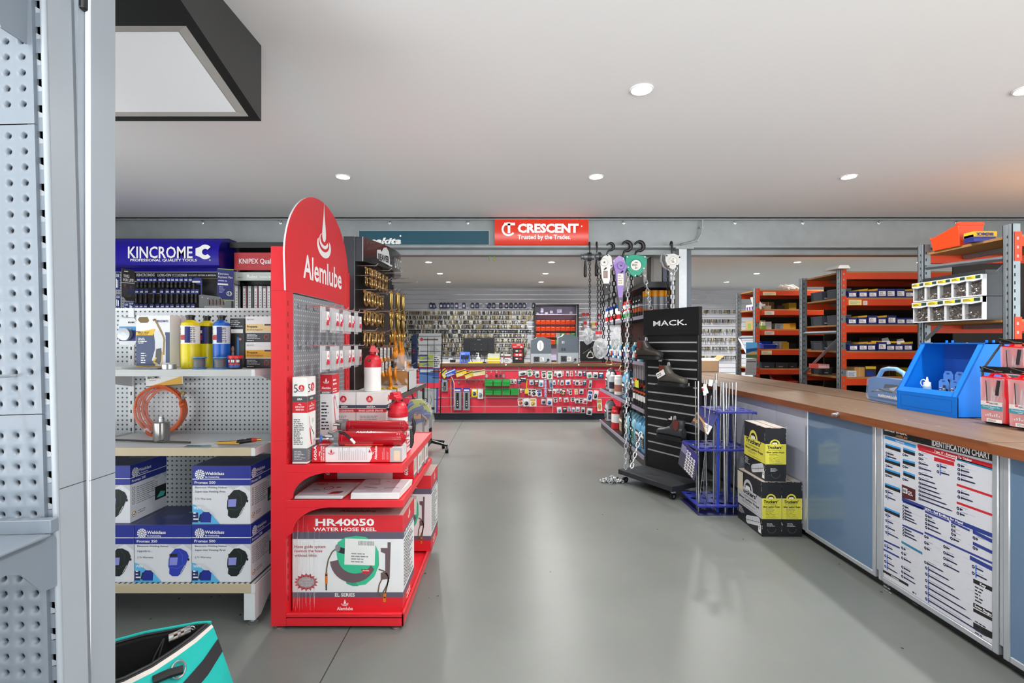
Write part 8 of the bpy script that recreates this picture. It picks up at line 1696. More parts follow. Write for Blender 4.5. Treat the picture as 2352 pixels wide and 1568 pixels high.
# ---- things standing on the counter
b=MB(); Y=6.9; x0, x1=px(1604, Y), px(1651, Y); zt=pz(828, Y)
for q in ((x0, Y, x1, Y+.004), (x0, Y+.24, x1, Y+.244), (x0, Y, x0+.004, Y+.24), (x1-.004, Y, x1, Y+.24)): b.box(q[0], q[1], .9005, q[2], q[3], zt, M('c9a886', .7))
b.box(x0, Y, .9005, x1, Y+.24, .904, CARD); b.poly([(x1, Y, zt), (x1, Y+.24, zt), (x1+.08, Y+.24, zt+.07), (x1+.08, Y, zt+.07)], CARD); b.poly([(x0, Y, zt), (x1, Y, zt), (x1-.02, Y+.1, zt+.03), (x0, Y+.1, zt+.03)], M('d9d2c4', .7)); tag(b.build('open_carton', smooth=False), 'small open cardboard carton on the far end of the timber counter', 'box')
t=thing('drill_bit_case', 'clear and blue plastic case with a handle, standing left of the blue display box', 'case', (2.49, 3.33, .9)); p0=Vector((2.535, 3.56, .9005)); p1=Vector((2.465, 3.12, .9005)); e=(p1-p0).normalized(); f=F(p0, e, (0, 0, 1)); w=(p1-p0).length
SB_=M('8fb8e4', .15, alpha=.85); CB=M('2f74c4', .3)
b=MB(); b.prism(f, [(0, .03), (.03, 0), (w-.03, 0), (w, .03), (w, .14), (w-.04, .165), (.09, .165), (.02, .15)], .06, CB, SB_); b.band(f, 0, 0, 0, 0, CB) if 0 else None ; b.build('inner_tray', t, bevel=.006)
b=MB(); b.prism(F(f.at(0, 0, .012), f.u, f.v), [(0, .03), (.03, .005), (w-.03, .005), (w, .03), (w, .145), (w-.04, .17), (.1, .17), (.02, .15)], .01, M('b9d6f2', .1, alpha=.2)); b.build('clear_lid', t, bevel=.004)
b=MB(); b.tube([f.at(.08, .16, -.03), f.at(.13, .215, -.03), f.at(.2, .228, -.03), f.at(w-.16, .228, -.03), f.at(w-.08, .205, -.03), f.at(w-.05, .16, -.03)], .014, M('86b2e0', .2), 10); b.build('carry_handle', t)
b=MB(); g=F(f.at(0, 0, .003), f.u, f.v); b.shape(g, [(.2, .095), (.33, .115), (.4, .1), (.36, .13), (.22, .125)], M('2a2c30', .4)); b.shape(g, [(.27, .10), (.36, .12), (.30, .07)], M('c9ccd0', .4), .0012)
for k in range(5): b.line(g, [(.06+.03*k, .06+.008*k), (.16+.05*k, .075+.006*(k%3))], .008, M(('23252a', '8d9298', 'c9ccd0')[k%3], .3, .4), .0012+.0003*k)
b.text(F(f.at(0, 0, .0135), f.u, f.v), 'suttontools', .16, .038, .022, WHITE, w=.22, bold=.03); b.rect(g, .03, .02, w-.04, .028, M('23456a', .4)); b.build('bit_set', t)
DB=M('0f74dc', .42, var=.02, spec=.25); DI=M('2a5cb4', .4)
t=thing('display_box', 'bright blue sloping counter display box holding small carded tools', 'display box', (2.52, 2.85, .9)); b=MB()
def SP(y): return [(2.375, y, .9005), (2.372, y, 1.01), (2.52, y, 1.30), (2.665, y, 1.30), (2.665, y, .9005)]
for y0, y1 in ((2.665, 2.671), (3.074, 3.08)):
 b=MB(); A, B_=SP(y0), SP(y1); b.add(A+B_, [(0, 1, 2, 3, 4), (9, 8, 7, 6, 5)]+[(k, 5+k, 5+(k+1)%5, (k+1)%5) for k in range(5)], DB); b.build('side_cheek', t, smooth=False)
b=MB(); b.box(2.660, 2.665, .9005, 2.666, 3.08, 1.30, DI); b.box(2.38, 2.665, .9005, 2.66, 3.08, .905, DB); b.box(2.515, 2.665, 1.294, 2.665, 3.08, 1.30, DB); b.build('back_shell', t, smooth=False)
b=MB(); f=F((2.3745, 3.08, .9005), (0, -1, 0), (0, 0, 1)); b.prism(f, [(0, 0), (.415, 0), (.415, .11), (0, .11)], .005, DB)
def fr_(b, f, x0, y0, x1, y1, w, m, z): b.rect(f, x0, y0, x1, y0+w, m, z); b.rect(f, x0, y1-w, x1, y1, m, z); b.rect(f, x0, y0, x0+w, y1, m, z); b.rect(f, x1-w, y0, x1, y1, m, z)
fr_(b, f, .03, .022, .38, .09, .002, M('1452a4', .35), .0008); b.build('front_panel', t, smooth=False)
sf=F((2.372, 3.08, 1.01), (0, -1, 0), (.148, 0, .29)); sl_=math.hypot(.148, .29); b=MB()
for q in ((0, 0, .035, sl_), (.38, 0, .415, sl_), (.035, 0, .385, .03), (.035, sl_-.006, .385, sl_)): b.prism(F(sf.at(q[0], q[1]), sf.u, sf.v), [(0, 0), (q[2]-q[0], 0), (q[2]-q[0], q[3]-q[1]), (0, q[3]-q[1])], .005, DB)
b.build('sloping_frame', t, smooth=False)
b=MB(); b.line(sf, [(.04, sl_-.004), (.38, sl_-.004)], .003, LGREY, .001);
for k in range(2): b.cyl(sf.at(.09+.23*k, sl_-.005, .0), sf.at(.09+.23*k, sl_-.005, .008), .004, CHROME, 8)
b.build('perspex_hinge', t)
for k, yy in enumerate((2.99, 2.95, 2.74, 2.70)): b=MB(); b.cyl((2.6, yy, 1.30), (2.6, yy, 1.315), .006, DB, 10); b.build('top_stud', t)
b=MB(); b.box(2.40, 2.672, .99, 2.66, 3.07, .994, DI); b.build('inner_shelf', t)
cz=None
for r in range(2):
 for k in range(3):
  loc=(2.50-.035*r, 2.885-.075*k-.03*r, .9945+.0); lab='blue carded tool bit standing inside the blue display box, %s row, %s from the left'%(('back', 'front')[r], ORD[k])
  if r==0: loc=(2.53, 2.90-.075*k, .9945)
  hgt=1.0 if r else 1.45
  if cz is None:
   cz=thing('carded_bit', lab, 'pack', loc, 0, 'carded bits in the display box'); b=MB(); f=F((0, .032, 0), (0, -1, 0), (0, 0, 1)); b.prism(f, [(0, 0), (.064, 0), (.064, .085), (.05, .098), (.014, .098), (0, .085)], .002, M('5a96e6', .4)); b.rect(f, .003, .004, .061, .045, M('20242c', .4)); b.greek(f, .006, .02, .03, .055, 3, WHITE, .0012); b.ell(f, .032, .088, .012, .004, DI, .001); b.build('card', cz, world=False); b=MB(); b.cyl(f.at(.046, .005, .009), f.at(.046, .05, .009), .008, M('b9c4c0', .25, .7), 12); b.cyl(f.at(.046, .05, .009), f.at(.046, .066, .009), .005, M('3a3230', .3, .6), 10); b.build('bit_holder', cz, world=False); cz.scale=(1, 1, hgt)
  else: dup(cz, loc, label=lab, scale=(1, 1, hgt))
t=thing('dropper_bottle', 'white dropper bottle inside the blue display box', 'bottle', (2.455, 2.955, .9945)); b=MB(); b.lathe([(.018, 0), (.02, .003), (.02, .05), (.017, .056)], (0, 0, 0), M('a9c4dc', .35), 16); b.build('body', t, world=False); b=MB(); b.lathe([(.0185, .053), (.0185, .072), (.008, .078), (.003, .105)], (0, 0, 0), WHITE, 16); b.ring((0, .026, .068), .02, .003, WHITE, (1, 0, 0), 14, 6); b.build('nozzle_cap', t, world=False)
# red thread repair kits on their wire stand
ks=thing('kit_stand', 'black wire stand with header bars carrying red kits, at the right edge', 'stand', (2.44, 2.45, .9)); b=MB()
KY=2.43; kx=lambda x, Y=KY: px(x, Y)
YW_=2.51
b.tube([(2.60, YW_, .906), (2.38, YW_, .906), (2.364, YW_, .915), (2.362, YW_, 1.165), (2.46, YW_, 1.30)], .005, BLACK, 8); b.tube([(2.60, YW_, .906), (2.60, 1.95, .906)], .005, BLACK, 8); b.tube([(2.46, YW_, 1.30), (2.60, YW_, .906)], .005, BLACK, 8); b.tube([(2.38, YW_, .906), (2.38, 1.95, .906)], .005, BLACK, 8); b.build('wire_frame', ks)
for xq, z0, z1 in ((2.362, 1.154, 1.184), (2.458, 1.293, 1.318)):
 b=MB(); b.box(xq, 1.95, z0, xq+.005, YW_, z1, BLACK); b.build('header_bar', ks)
 for k in range(2):
  b=MB(); c=Vector((xq-.012, 2.485-.15*k, z0+.012)); b.tube([c+Vector((0, .02, .005)), c+Vector((-.01, .015, .016)), c+Vector((-.012, -.06, -.002)), c+Vector((-.01, -.1, -.004)), c+Vector((-.012, -.04, -.010)), c+Vector((-.008, .015, -.006))], .003, BLACK, 6, True); b.build('wire_hook', ks)
RK=M('d4202c', .3); CL=M('f0c9cd', .1, alpha=.45)
def kit(loc, label):
 w, h=.122, .226; t=thing('thread_repair_kit', label, 'tool kit', loc, -pi/2, 'red thread repair kits'); f=F((0, 0, 0), (1, 0, 0), (0, 0, 1)); b=MB()
 b.prism(F((0, .012, 0), f.u, f.v), [(.006, 0), (w, .004), (w+.006, h*.3), (w+.004, h*.6), (w-.004, h*.72), (w-.002, h*.96), (.002, h), (-.006, h*.96)], .05, RK); b.build('red_case', t, bevel=.005, world=False)
 b=MB(); b.prism(f, [(.008, .002), (w-.006, .006), (w-.004, h*.5), (w-.012, h*.62), (w-.010, h*.95), (0, h*.97)], .02, CL); b.build('clear_lid', t, bevel=.004, world=False)
 b=MB(); g=F((0, -.001, 0), f.u, f.v); b.rect(g, .006, h*.28, w-.008, h*.46, M('d9d6d8', .4)); b.rect(g, .006, h*.28, w-.008, h*.37, M('3a93a8', .4), .001); b.rect(g, w*.28, h*.42, w*.4, h*.45, REDP, .001); b.text(g, 'RECOIL', w*.42, h*.405, h*.03, INK, w=w*.36); b.text(g, 'Thread Repair Kit', w*.14, h*.325, h*.028, WHITE, w=w*.7, bold=0, z=.0016); b.greek(g, w*.4, h*.29, w*.7, h*.31, 1, WHITE, .0014); b.rect(g, w*.3, h*.02, w-.01, h*.09, WHITE); b.greek(g, w*.35, h*.03, w*.9, h*.08, 3, INK, .0012)
 for k in range(7): b.rect(g, w*(.24+.09*k), h*.14, w*(.3+.09*k), h*(.17+.02*(k%3)), LGREY)
 b.build('label', t, world=False)
 b=MB(); y_=.006
 for k, (xa, za, xb, zb, r, c) in enumerate(((.3, .46, .25, .9, .007, '2c2e32'), (.45, .46, .5, .78, .006, 'b9bcc0'), (.55, .46, .58, .66, .005, 'c9ccd0'), (.7, .6, .78, .92, .011, '26282c'), (.2, .4, .22, .6, .005, 'd0d3d6'), (.6, .42, .86, .72, .002, 'c9ccd0'))): b.cyl((w*xa, y_, h*za), (w*xb, y_, h*zb), r, M(c, .3, .5), 8)
 b.build('tools', t, world=False); b=MB(); b.tube([(w*.12, .035, h*.97), (w*.3, .035, h*1.07), (w*.65, .035, h*1.06), (w*.95, .035, h*.96)], .008, RK, 8); b.build('handle', t, world=False)
kit((2.335, 2.495, .912), 'red thread repair kit hanging lowest and leftmost on the black wire stand'); kit((2.325, 2.345, .912), 'red thread repair kit hanging low on the black wire stand, cut by the right edge'); kit((2.43, 2.49, 1.06), 'red thread repair kit hanging above the others on the black wire stand')
# ==== pallet racks behind the counter
OR_=M('c83f18', .48, var=.06, scale=6, spec=.35); GU=M('8d979c', .38, .6, .18, 12); WD=M('a0733f', .6, var=.2, scale=6, stretch=(1, 8, 8)); HLE=M('17181a', .8)
XR, XE=3.1, 5.6
def bl(b, x0, x1, y, y1, z0, z1, m): b.box(x0, y, z0, x1, y1, z1, m)
def rack(yn, yf, ztop, zs, label, brace):
 t=thing('pallet_rack', label, 'rack', (XR, (yn+yf)/2, 0), 0, 'orange and galvanised racks')
 for y, s in ((yn, 1), (yf, -1)):
  for x in (XR, XE):
   b=MB(); ya=y if s>0 else y-.06
   b.box(x, ya, 0, x+.004, ya+.06, ztop, GU); b.box(x, ya, 0, x+.05, ya+.003, ztop, GU); b.box(x, ya+.057, 0, x+.05, ya+.06, ztop, GU); b.box(x-.003, ya+.014, 0, x, ya+.022, ztop, CHROME); b.box(x-.003, ya+.038, 0, x, ya+.046, ztop, CHROME)
   if x==XR:
    for k in range(int(ztop/.05)-1): b.box(x+.012, ya-.0006, .06+.05*k, x+.02, ya-.0001, .08+.05*k, HLE); b.box(x-.0006, ya+.026, .05+.05*k, x-.0001, ya+.034, .066+.05*k, HLE)
   b.build('upright', t)
  for z in zs:
   b=MB(); yb=y+.004 if s>0 else y-.044; bl(b, XR+.05, XE, yb, yb+.04, z-.058, z, OR_); bl(b, XR+.012, XR+.056, yb-.008, yb, z-.15, z+.03, OR_)
   for k in range(3): b.box(XR+.024, yb-.0087, z-.13+.055*k, XR+.036, yb-.0082, z-.112+.055*k, GU)
   b.build('beam', t)
 for z in zs:
  b=MB(); b.box(XR+.03, yn+.02, z+.001, XE, yf-.02, z+.017, WD); b.build('shelf_board', t)
  b=MB(); b.box(XR+.3, yn+.05, z-.03, XR+.34, yf-.05, z+.0, GU); b.build('shelf_support', t)
 b=MB(); b.box(XR+.26, yf-.012, .1, XE, yf-.004, zs[0], M('2a2623', .8)); b.build('back_panel', t)  # added dark sheet in place of the shade inside the rack
 for br in brace:
  za, zb=br[:2]; b=MB(); ra, rb=(yn+.06, za), (yf-.06, zb)
  if len(br)>2: ra, rb=[(ra[0]+(rb[0]-ra[0])*q, za+(zb-za)*q) for q in br[2:]]
  b.tube([(XR+.02, ra[0], ra[1]), (XR+.02, rb[0], rb[1])], .016, GU, 4); b.build('frame_brace', t)
 return t
ZS=[1.955, 1.708, 1.456, 1.206, .960, .70]
rack(6.34, 6.89, 1.985, ZS, 'orange rack farthest back, beside the slatted wall of keys', [(1.37, 1.37), (.98, 1.36)])
rack(4.71, 5.38, 1.985, ZS, 'middle orange rack, holding rows of small navy boxes', [(1.40, 1.40), (1.34, .98)])
rack(3.10, 3.82, 2.035, [1.955, 1.43, 1.02, .6], 'nearest galvanised rack at the right, holding the clear fronted drawers', [(1.83, 1.86), (1.79, 1.33, 0, .08), (1.79, 1.33, .80, 1)])
for i, (x, y, z, w, h, c) in enumerate(((XR+.1, 6.33, ZS[0], .16, .04, 'd8c98c'), (XR+.12, 6.33, ZS[1], .12, .045, 'd9d2c4'), (XR+.12, 6.33, ZS[2], .12, .045, 'd8c4b8'), (XR+.08, 6.33, ZS[3], .13, .05, 'd8cfa0'), (XR+.08, 4.70, ZS[1], .12, .05, 'e0d080'), (XR+.215, 4.70, ZS[1], .04, .04, 'd9cfc4'))):
 b=MB(); b.box(x, y+.0115, z-.055, x+w, y+.0135, z-.055+h, M(c, .6)); b.greek(F((x, y+.0115, z-.055), (1, 0, 0), (0, 0, 1)), .01, .008, w-.01, h-.008, 3, GREY, seed=i)
 tag(b.build('shelf_label', smooth=False), '%s shelf label on the %s orange rack, %s'%(('pale yellow', 'white', 'torn pinkish', 'cream', 'yellow edged', 'small white')[i], 'far' if i<4 else 'middle', ('top beam', 'second beam', 'third beam', 'fourth beam', 'second beam', 'beside the yellow one')[i]), 'label')
NB=M('20286e', .45); YB_=M('d8a82c', .5)
bxp=None
def part_box(h, flap):
 t=thing('parts_box', '', 'box'); b=MB(); b.box(-.042, 0, 0, .042, .26, h, NB); f=F((-.042, 0, 0), (1, 0, 0), (0, 0, 1)); b.rect(f, .01, h*.22, .074, h*.75, WHITE); b.greek(f, .015, h*.28, .07, h*.68, 3, INK, .0012); b.build('carton', t, smooth=False, world=False)
 if flap: b=MB(); b.hexa([(-.043, .0, h), (.043, .0, h+.004), (.043, .26, h+.004), (-.043, .26, h), (-.043, -.002, h+.012), (.043, -.002, h+.022), (.043, .26, h+.022), (-.043, .26, h+.012)], YB_); b.build('lid', t, smooth=False, world=False)
 return t
pa, pb_, pc=part_box(.062, False), part_box(.065, True), part_box(.085, False)
fst=set()
Z2=lambda x: 1820+x*.1913
for r, (z, lst) in enumerate(((ZS[1], [(722, 0), (850, 1), (967, 1), (1080, 2), (1185, 2), (1302, 2), (1408, 1)]), (ZS[2], [(720, 0), (842, 1), (962, 2), (1078, 1), (1195, 2), (1305, 0), (1412, 0)]), (ZS[3], [(735, 0), (850, 1), (950, 1), (1080, 2), (1180, 0), (1280, 0), (1390, 1)]))):
 for i, (x, k) in enumerate(lst):
  p=(pa, pb_, pc)[k]; loc=(px(Z2(x), 4.76), 4.76, z+.0175); lab='navy parts box on the %s loaded shelf of the middle rack, %s from the left'%(('upper', 'second', 'third')[r], ORD[i])
  if k not in fst: fst.add(k); p.location=loc; p['label']=lab; p['group']='navy boxes on the middle rack'
  else: dup(p, loc, label=lab, group='navy boxes on the middle rack')
for i, (x, w, z, h) in enumerate(((1040, 190, ZS[3]+.095, .05), (1240, 150, ZS[3]+.09, .045))):
 b=MB(); xa=px(Z2(x-w/2), 4.8); xb=px(Z2(x+w/2), 4.8); b.hexa([(xa, 4.8, z), (xb, 4.8, z), (xb, 4.98, z), (xa, 4.98, z), (xa+.02, 4.83, z+h), (xb-.02, 4.83, z+h), (xb-.02, 4.98, z+h), (xa+.02, 4.98, z+h)], M('30302c', .5)); b.poly([(xb-.05, 4.795, z-.03), (xb+.03, 4.79, z-.01), (xb+.01, 4.8, z+h), (xb-.05, 4.8, z+h*.8)], PAPER); b.rect(F((xa, 4.8, z), (1, 0, 0), (0, 0, 1)), .0, .0, xb-xa, .018, YB_, .001)
 tag(b.build('opened_box', smooth=False), 'opened dark box with a white flap on the navy boxes, %s'%('left one' if i==0 else 'right one'), 'box')
misc=[(1947, 852, 1967, 866, 4.76, ZS[4], 'c9d0d8', 'crumpled white and blue carton low on the middle rack'), (1963, 844, 1987, 866, 4.78, ZS[4], 'b98a4e', 'plain brown carton low on the middle rack'), (1988, 842, 2012, 866, 4.77, ZS[4], '2a2c3a', 'dark carton with a yellow edge low on the middle rack'), (1950, 834, 1972, 850, 4.98, ZS[4], '7a5434', 'dark brown carton at the back low on the middle rack'), (2026, 838, 2060, 862, 4.95, ZS[4], '6a4a30', 'wide brown carton at the back low on the middle rack'), (2086, 840, 2104, 860, 4.8, ZS[4], 'd8c41e', 'yellow carton low on the middle rack behind the blue display box'), (1757, 737, 1772, 754, 6.38, ZS[2], 'd9d9d6', 'white carton on the far rack, third shelf'), (1781, 741, 1799, 754, 6.37, ZS[2], '8a8a80', 'brown and white labelled carton on the far rack, third shelf'), (1799, 741, 1814, 754, 6.37, ZS[2], 'd89a1e', 'left yellow carton on the far rack, third shelf'), (1813, 740, 1828, 754, 6.38, ZS[2], 'dba426', 'right yellow carton on the far rack, third shelf'), (1749, 746, 1760, 754, 6.37, ZS[2], '8fb830', 'small green tin on the far rack, third shelf'), (1752, 690, 1778, 708, 6.5, ZS[1], '6a4c2e', 'dark brown carton on the far rack, second shelf'), (1758, 700, 1771, 708, 6.36, ZS[1], '9a8d78', 'small tin on the far rack, second shelf'), (1812, 693, 1829, 708, 6.4, ZS[1], 'a88f2c', 'olive yellow carton on the far rack, second shelf'), (1786, 698, 1806, 708, 6.5, ZS[1], '5b4a3a', 'low dark carton on the far rack, second shelf'), (1790, 786, 1808, 803, 6.4, ZS[3], 'b9bcc0', 'pale folded card sheet on the far rack, fourth shelf'), (1798, 785, 1812, 800, 6.38, ZS[3], 'd8b32a', 'yellow and black edged card on the far rack, fourth shelf'), (1812, 790, 1828, 802, 6.5, ZS[3], '3a3630', 'dark heap carton on the far rack, fourth shelf'), (1880, 829, 1905, 839, 4.98, ZS[4]+.085, 'c9483a', 'red and white striped carton on the grey bin low on the middle rack')]
for i, (x0, y0, x1, y1, Y, z, c, lab) in enumerate(misc):
 b=MB(); xa, xb=px(x0, Y), px(x1, Y); h=(y1-y0)*Y/1155; zz=z+.0175 if i<18 else z; b.box(xa, Y, zz, xb, Y+.16, zz+h, M(c, .6, var=.12)); f=F((xa, Y, zz), (1, 0, 0), (0, 0, 1)); w=xb-xa
 if i in (0, 7): b.greek(f, w*.1, h*.1, w*.9, h*.8, 4, M('2a4a8c', .5), seed=i)
 if i==2: b.rect(f, 0, h*.75, w, h, M('d8b32a', .5)); b.rect(f, w*.1, h*.1, w*.8, h*.5, M('22308c', .5))
 if i==18:
  for k in range(3): b.rect(f, 0, h*(.12+.3*k), w, h*(.24+.3*k), WHITE)
 if i in (1, 3, 4, 11): b.rect(f, w*.46, 0, w*.5, h, M('d2b184', .6))
 if i==5: b.greek(f, w*.2, h*.5, w*.8, h*.9, 2, INK)
 tag(b.build('carton', smooth=False), lab, 'box')
GBN=M('454c56', .45)
def gbin(x0, y, z, w, d, h, lab):
 b=MB(); b.hexa([(x0, y, z), (x0+w, y, z), (x0+w, y+d, z), (x0, y+d, z), (x0-.006, y-.008, z+h), (x0+w+.004, y-.008, z+h), (x0+w+.004, y+d, z+h), (x0-.006, y+d, z+h)], GBN); b.box(x0-.008, y-.012, z+h-.012, x0+w+.006, y+d, z+h, GBN); b.rect(F((x0, y-.002, z), (1, 0, 0), (0, 0, 1)), w*.2, h*.2, w*.55, h*.32, LGREY, .006); tag(b.build('grey_bin', smooth=False), lab, 'bin', 'grey bins on the racks')
for r, z in enumerate((ZS[1], ZS[2], ZS[3], ZS[4])):
 wd=('upper', 'second', 'third', 'lowest')[r]
 if r!=3: gbin(XR+.07, 4.83, z+.0175, .10, .18, .095, 'grey plastic bin at the open left end of the middle rack, %s shelf, near side'%wd)
 gbin(XR+.07, 5.10, z+.0175, .10, .18, .095 if r<3 else .075, 'grey plastic bin at the open left end of the middle rack, %s shelf, far side'%wd)
for i, x in enumerate((1749, 1781)): gbin(px(x, 6.4), 6.39, ZS[4]+.0175, .155, .2, .075, 'grey plastic bin low on the far rack, %s one'%('left', 'right')[i])
gbin(px(1812, 6.4), 6.4, ZS[4]+.0175, .1, .2, .07, 'grey plastic bin low on the far rack, at the right beside the galvanised post')
def obin(x0, y, z, w, d, h, m, lab, rz=0):
 b=MB(); b.hexa([(0, 0, 0), (w, 0, 0), (w, d, 0), (0, d, 0), (-.008, -.01, h*.6), (w+.008, -.01, h*.6), (w+.008, d, h), (-.008, d, h)], m); b.box(-.012, -.016, h*.55, w+.012, 0, h*.66, m); b.box(-.01, d-.02, h-.01, w+.01, d+.005, h+.012, m); o=b.build('storage_bin', world=False, bevel=.003); o.location=(x0, y, z); o.rotation_euler=(0, 0, rz); tag(o, lab, 'bin')
obin(px(1750, 6.42), 6.37, ZS[3]+.018, .155, .16, .085, M('1f3fb4', .35), 'blue plastic bin on the far rack, fourth shelf')
obin(px(1780, 6.42), 6.37, ZS[5]+.018, .25, .16, .15, M('c22a1e', .4), 'red plastic bin low on the far rack behind the counter edge')
Y=3.66; obin(3.275, 3.70, 1.9725, .16, .22, .15, M('e8481c', .3), 'orange plastic bin on top of the nearest rack', pi)
t=thing('fastener_box', 'blue and yellow fastener box with upside-down lettering on top of the nearest rack', 'box', (px(2260, 3.34), 3.4, 1.9725)); xa, xb=px(2236, 3.34), px(2287, 3.34); b=MB(); b.box(xa, 3.34, 1.9725, xb, 3.41, 2.02, NB); f=F((xa, 3.34, 1.9725), (1, 0, 0), (0, 0, 1)); b.rect(f, .0, .0, xb-xa, .02, M('2c3aa0', .4)); b.build('carton', t, smooth=False)
b=MB(); b.box(xa, 3.336, 2.005, xb+.005, 3.412, 2.04, M('e0b01e', .5)); g=F((xb, 3.3355, 2.038), (-1, 0, 0), (0, 0, -1)); b.text(g, 'BREMICK', .02, .008, .019, NAVY, w=.115, bold=.05); b.build('lid', t, smooth=False)
# drawers with clear tilting fronts
t0=thing('drawer_cabinet', 'two tiers of clear fronted tilting drawers of fasteners on the nearest rack', 'drawer cabinet', (3.12, 3.5, 1.447)); XF=3.055
b=MB(); b.box(XF+.03, 3.245, 1.4475, XF+.19, 3.755, 1.60, M('3a3e44', .3)); b.box(XF+.03, 3.245, 1.603, XF+.15, 3.755, 1.745, M('34383d', .3)); b.box(XF+.03, 3.26, 1.745, XF+.17, 3.755, 1.775, M('2c2f33', .35)); b.build('cabinet_body', t0, smooth=False)
CLR=M('d9dcde', .2); FS=[M(c, .3, .8) for c in ('8d7a68', 'b9b9ba', '5a4a42', 'd8d0c8')]; rg=random.Random(17)
for r, (z0, z1, n) in enumerate(((1.605, 1.745, 5), (1.45, 1.60, 4))):
 for k in range(n):
  wd=.56/n; ya=3.805-wd*(k+1); f=F((XF, ya+wd, z0), (0, -1, 0), (0, 0, 1)); h=z1-z0; b=MB(); m=.008
  for q in ((0, 0, m, h), (wd-m, 0, wd-.002, h), (m, 0, wd-m, m)): b.prism(F(f.at(q[0], q[1]), f.u, f.v), [(0, 0), (q[2]-q[0], 0), (q[2]-q[0], q[3]-q[1]), (0, q[3]-q[1])], .028, CLR)
  b.prism(F(f.at(0, h*.76, .01), f.u, f.v), [(0, 0), (wd*.5, -.008), (wd-.002, 0), (wd-.002, h*.24), (0, h*.24)], .035, CLR); b.rect(F(f.at(0, h*.78, .01), f.u, f.v), wd*.06, h*.04, wd*.62, h*.18, M('e0cc2a', .5), .001); b.rect(F(f.at(0, h*.78, .01), f.u, f.v), wd*.64, h*.04, wd*.95, h*.18, M('23402e', .5), .001); b.greek(F(f.at(0, h*.78, .011), f.u, f.v), wd*.08, h*.06, wd*.6, h*.16, 2, INK, .0012); o=b.build('drawer', t0)
  b=MB(); b.rect(f, m, m, wd-m, h*.76, M('6a6560', .15, alpha=.35), -.004); b.build('clear_front', o)
  fill=(.3, .35, .3, .8, .85)[k] if r==0 else (.8, .85, .85, .35)[k]; b=MB()
  for _ in range(int(90*fill)):
   x, y=rg.uniform(m+.006, wd-m-.006), m+.006+rg.random()*(h*.7*fill); c=f.at(x, y, -.012-rg.random()*.01); v=Vector((rg.uniform(-1, 1), rg.uniform(-1, 1), rg.uniform(-1, 1))).normalized(); b.cyl(c, c+v*.012, .0038, rg.choice(FS), 6)
  b.build('fasteners', o, kind='stuff')
# calendar and cable coil
t=thing('wall_calendar', 'calendar with a beach picture hung on the far rack post', 'calendar', (XR-.06, 6.30, 1.1)); xa, xb=px(1713.5, 6.30), px(1739, 6.30); b=MB(); b.box(xa, 6.30, pz(822, 6.3), xb, 6.304, pz(786, 6.3), M('4f97d8', .4)); f=F((xa, 6.30, pz(822, 6.3)), (1, 0, 0), (0, 0, 1)); w, h=xb-xa, 36*6.3/1155; b.shape(f, [(0, h*.58), (w*.5, h*.62), (w, h*.66), (w, h), (0, h)], M('63b0e8', .4), .0006); b.shape(f, [(0, h*.35), (w, h*.5), (w, h*.64), (0, h*.56)], M('23508c', .4), .0008); b.shape(f, [(0, h*.25), (w*.6, h*.42), (w, h*.38), (w, h*.2), (0, h*.2)], M('c9a46a', .5), .001); b.rect(f, 0, 0, w, h*.22, M('4a6a3a', .6), .0012); b.build('picture', t, smooth=False)
b=MB(); f=F((xa-.012, 6.30, pz(861, 6.3)), (1, 0, 0), (0, -.08, 1)); h=38*6.3/1155; b.prism(f, [(0, 0), (w, 0), (w, h), (.008, h)], .003, M('d3d5d8', .5)); b.rect(f, w*.1, h*.78, w*.95, h*.83, INK); b.greek(f, w*.15, h*.88, w*.9, h*.94, 1, GREY)
for k in range(5): b.greek(f, w*.08, h*(.1+.12*k), w*.95, h*(.15+.12*k), 1, GREY, seed=k)
b.build('date_sheet', t, smooth=False)
b=MB(); Y=6.6; b.tube([(px(1802+14*(k%8)/4+12*cos(k*.9), Y), Y+.05*sin(k*.9), 1.985+.012*(k%3)+.05*abs(sin(k*.45))) for k in range(26)], .010, M('dfe0e2', .4), 8); tag(b.build('cable_coil'), 'loose white cable coil lying on top of the far rack', 'cable')
b=MB(); Y=4.68; f=F((px(1921, Y), Y-.02, 1.99), (1, 0, 0), (0, 0, 1)); b.hexa([f.at(0, 0), f.at(.12, 0), f.at(.12, 0, -.2), f.at(0, 0, -.2), f.at(.02, .03), f.at(.10, .03), f.at(.14, .03, -.2), f.at(.02, .03, -.2)], PAPER); tag(b.build('paper_stack', smooth=False), 'white folded card lying on the post top of the middle rack', 'paper')
for i, (x0, y0, x1, y1, c) in enumerate(((1693, 697, 1728, 710, 'd6d4da'), (1696, 735, 1727, 755, 'b09a6a'), (1692, 828, 1712, 838, '8a3a2a'))):
 b=MB(); Y=6.62; z=(ZS[1], ZS[2], ZS[4])[i]+.0175; b.box(XR+.06, Y-.14, z, XR+.2, Y+.1, z+(y1-y0)*Y/1155, M(c, .5)); f=F((XR+.06, Y+.1, z), (0, -1, 0), (0, 0, 1))
 if i==0:
  for k in range(3): b.rect(f, .02+.07*k, .005, .06+.07*k, .045, M('4a2f8c', .5))
  b.hexa([(XR+.1, Y-.1, z+.075), (XR+.18, Y-.1, z+.075), (XR+.18, Y, z+.075), (XR+.1, Y, z+.075), (XR+.07, Y-.12, z+.17), (XR+.09, Y-.12, z+.17), (XR+.09, Y-.0, z+.17), (XR+.07, Y-.0, z+.17)], PAPER)
 if i==1: b.rect(f, .05, .01, .14, .08, M('7f9a4a', .5))
 tag(b.build('carton', smooth=False), ('white carton with purple panels at the open end of the far rack', 'brown and green carton at the open end of the far rack', 'dark red carton low at the open end of the far rack')[i], 'box')
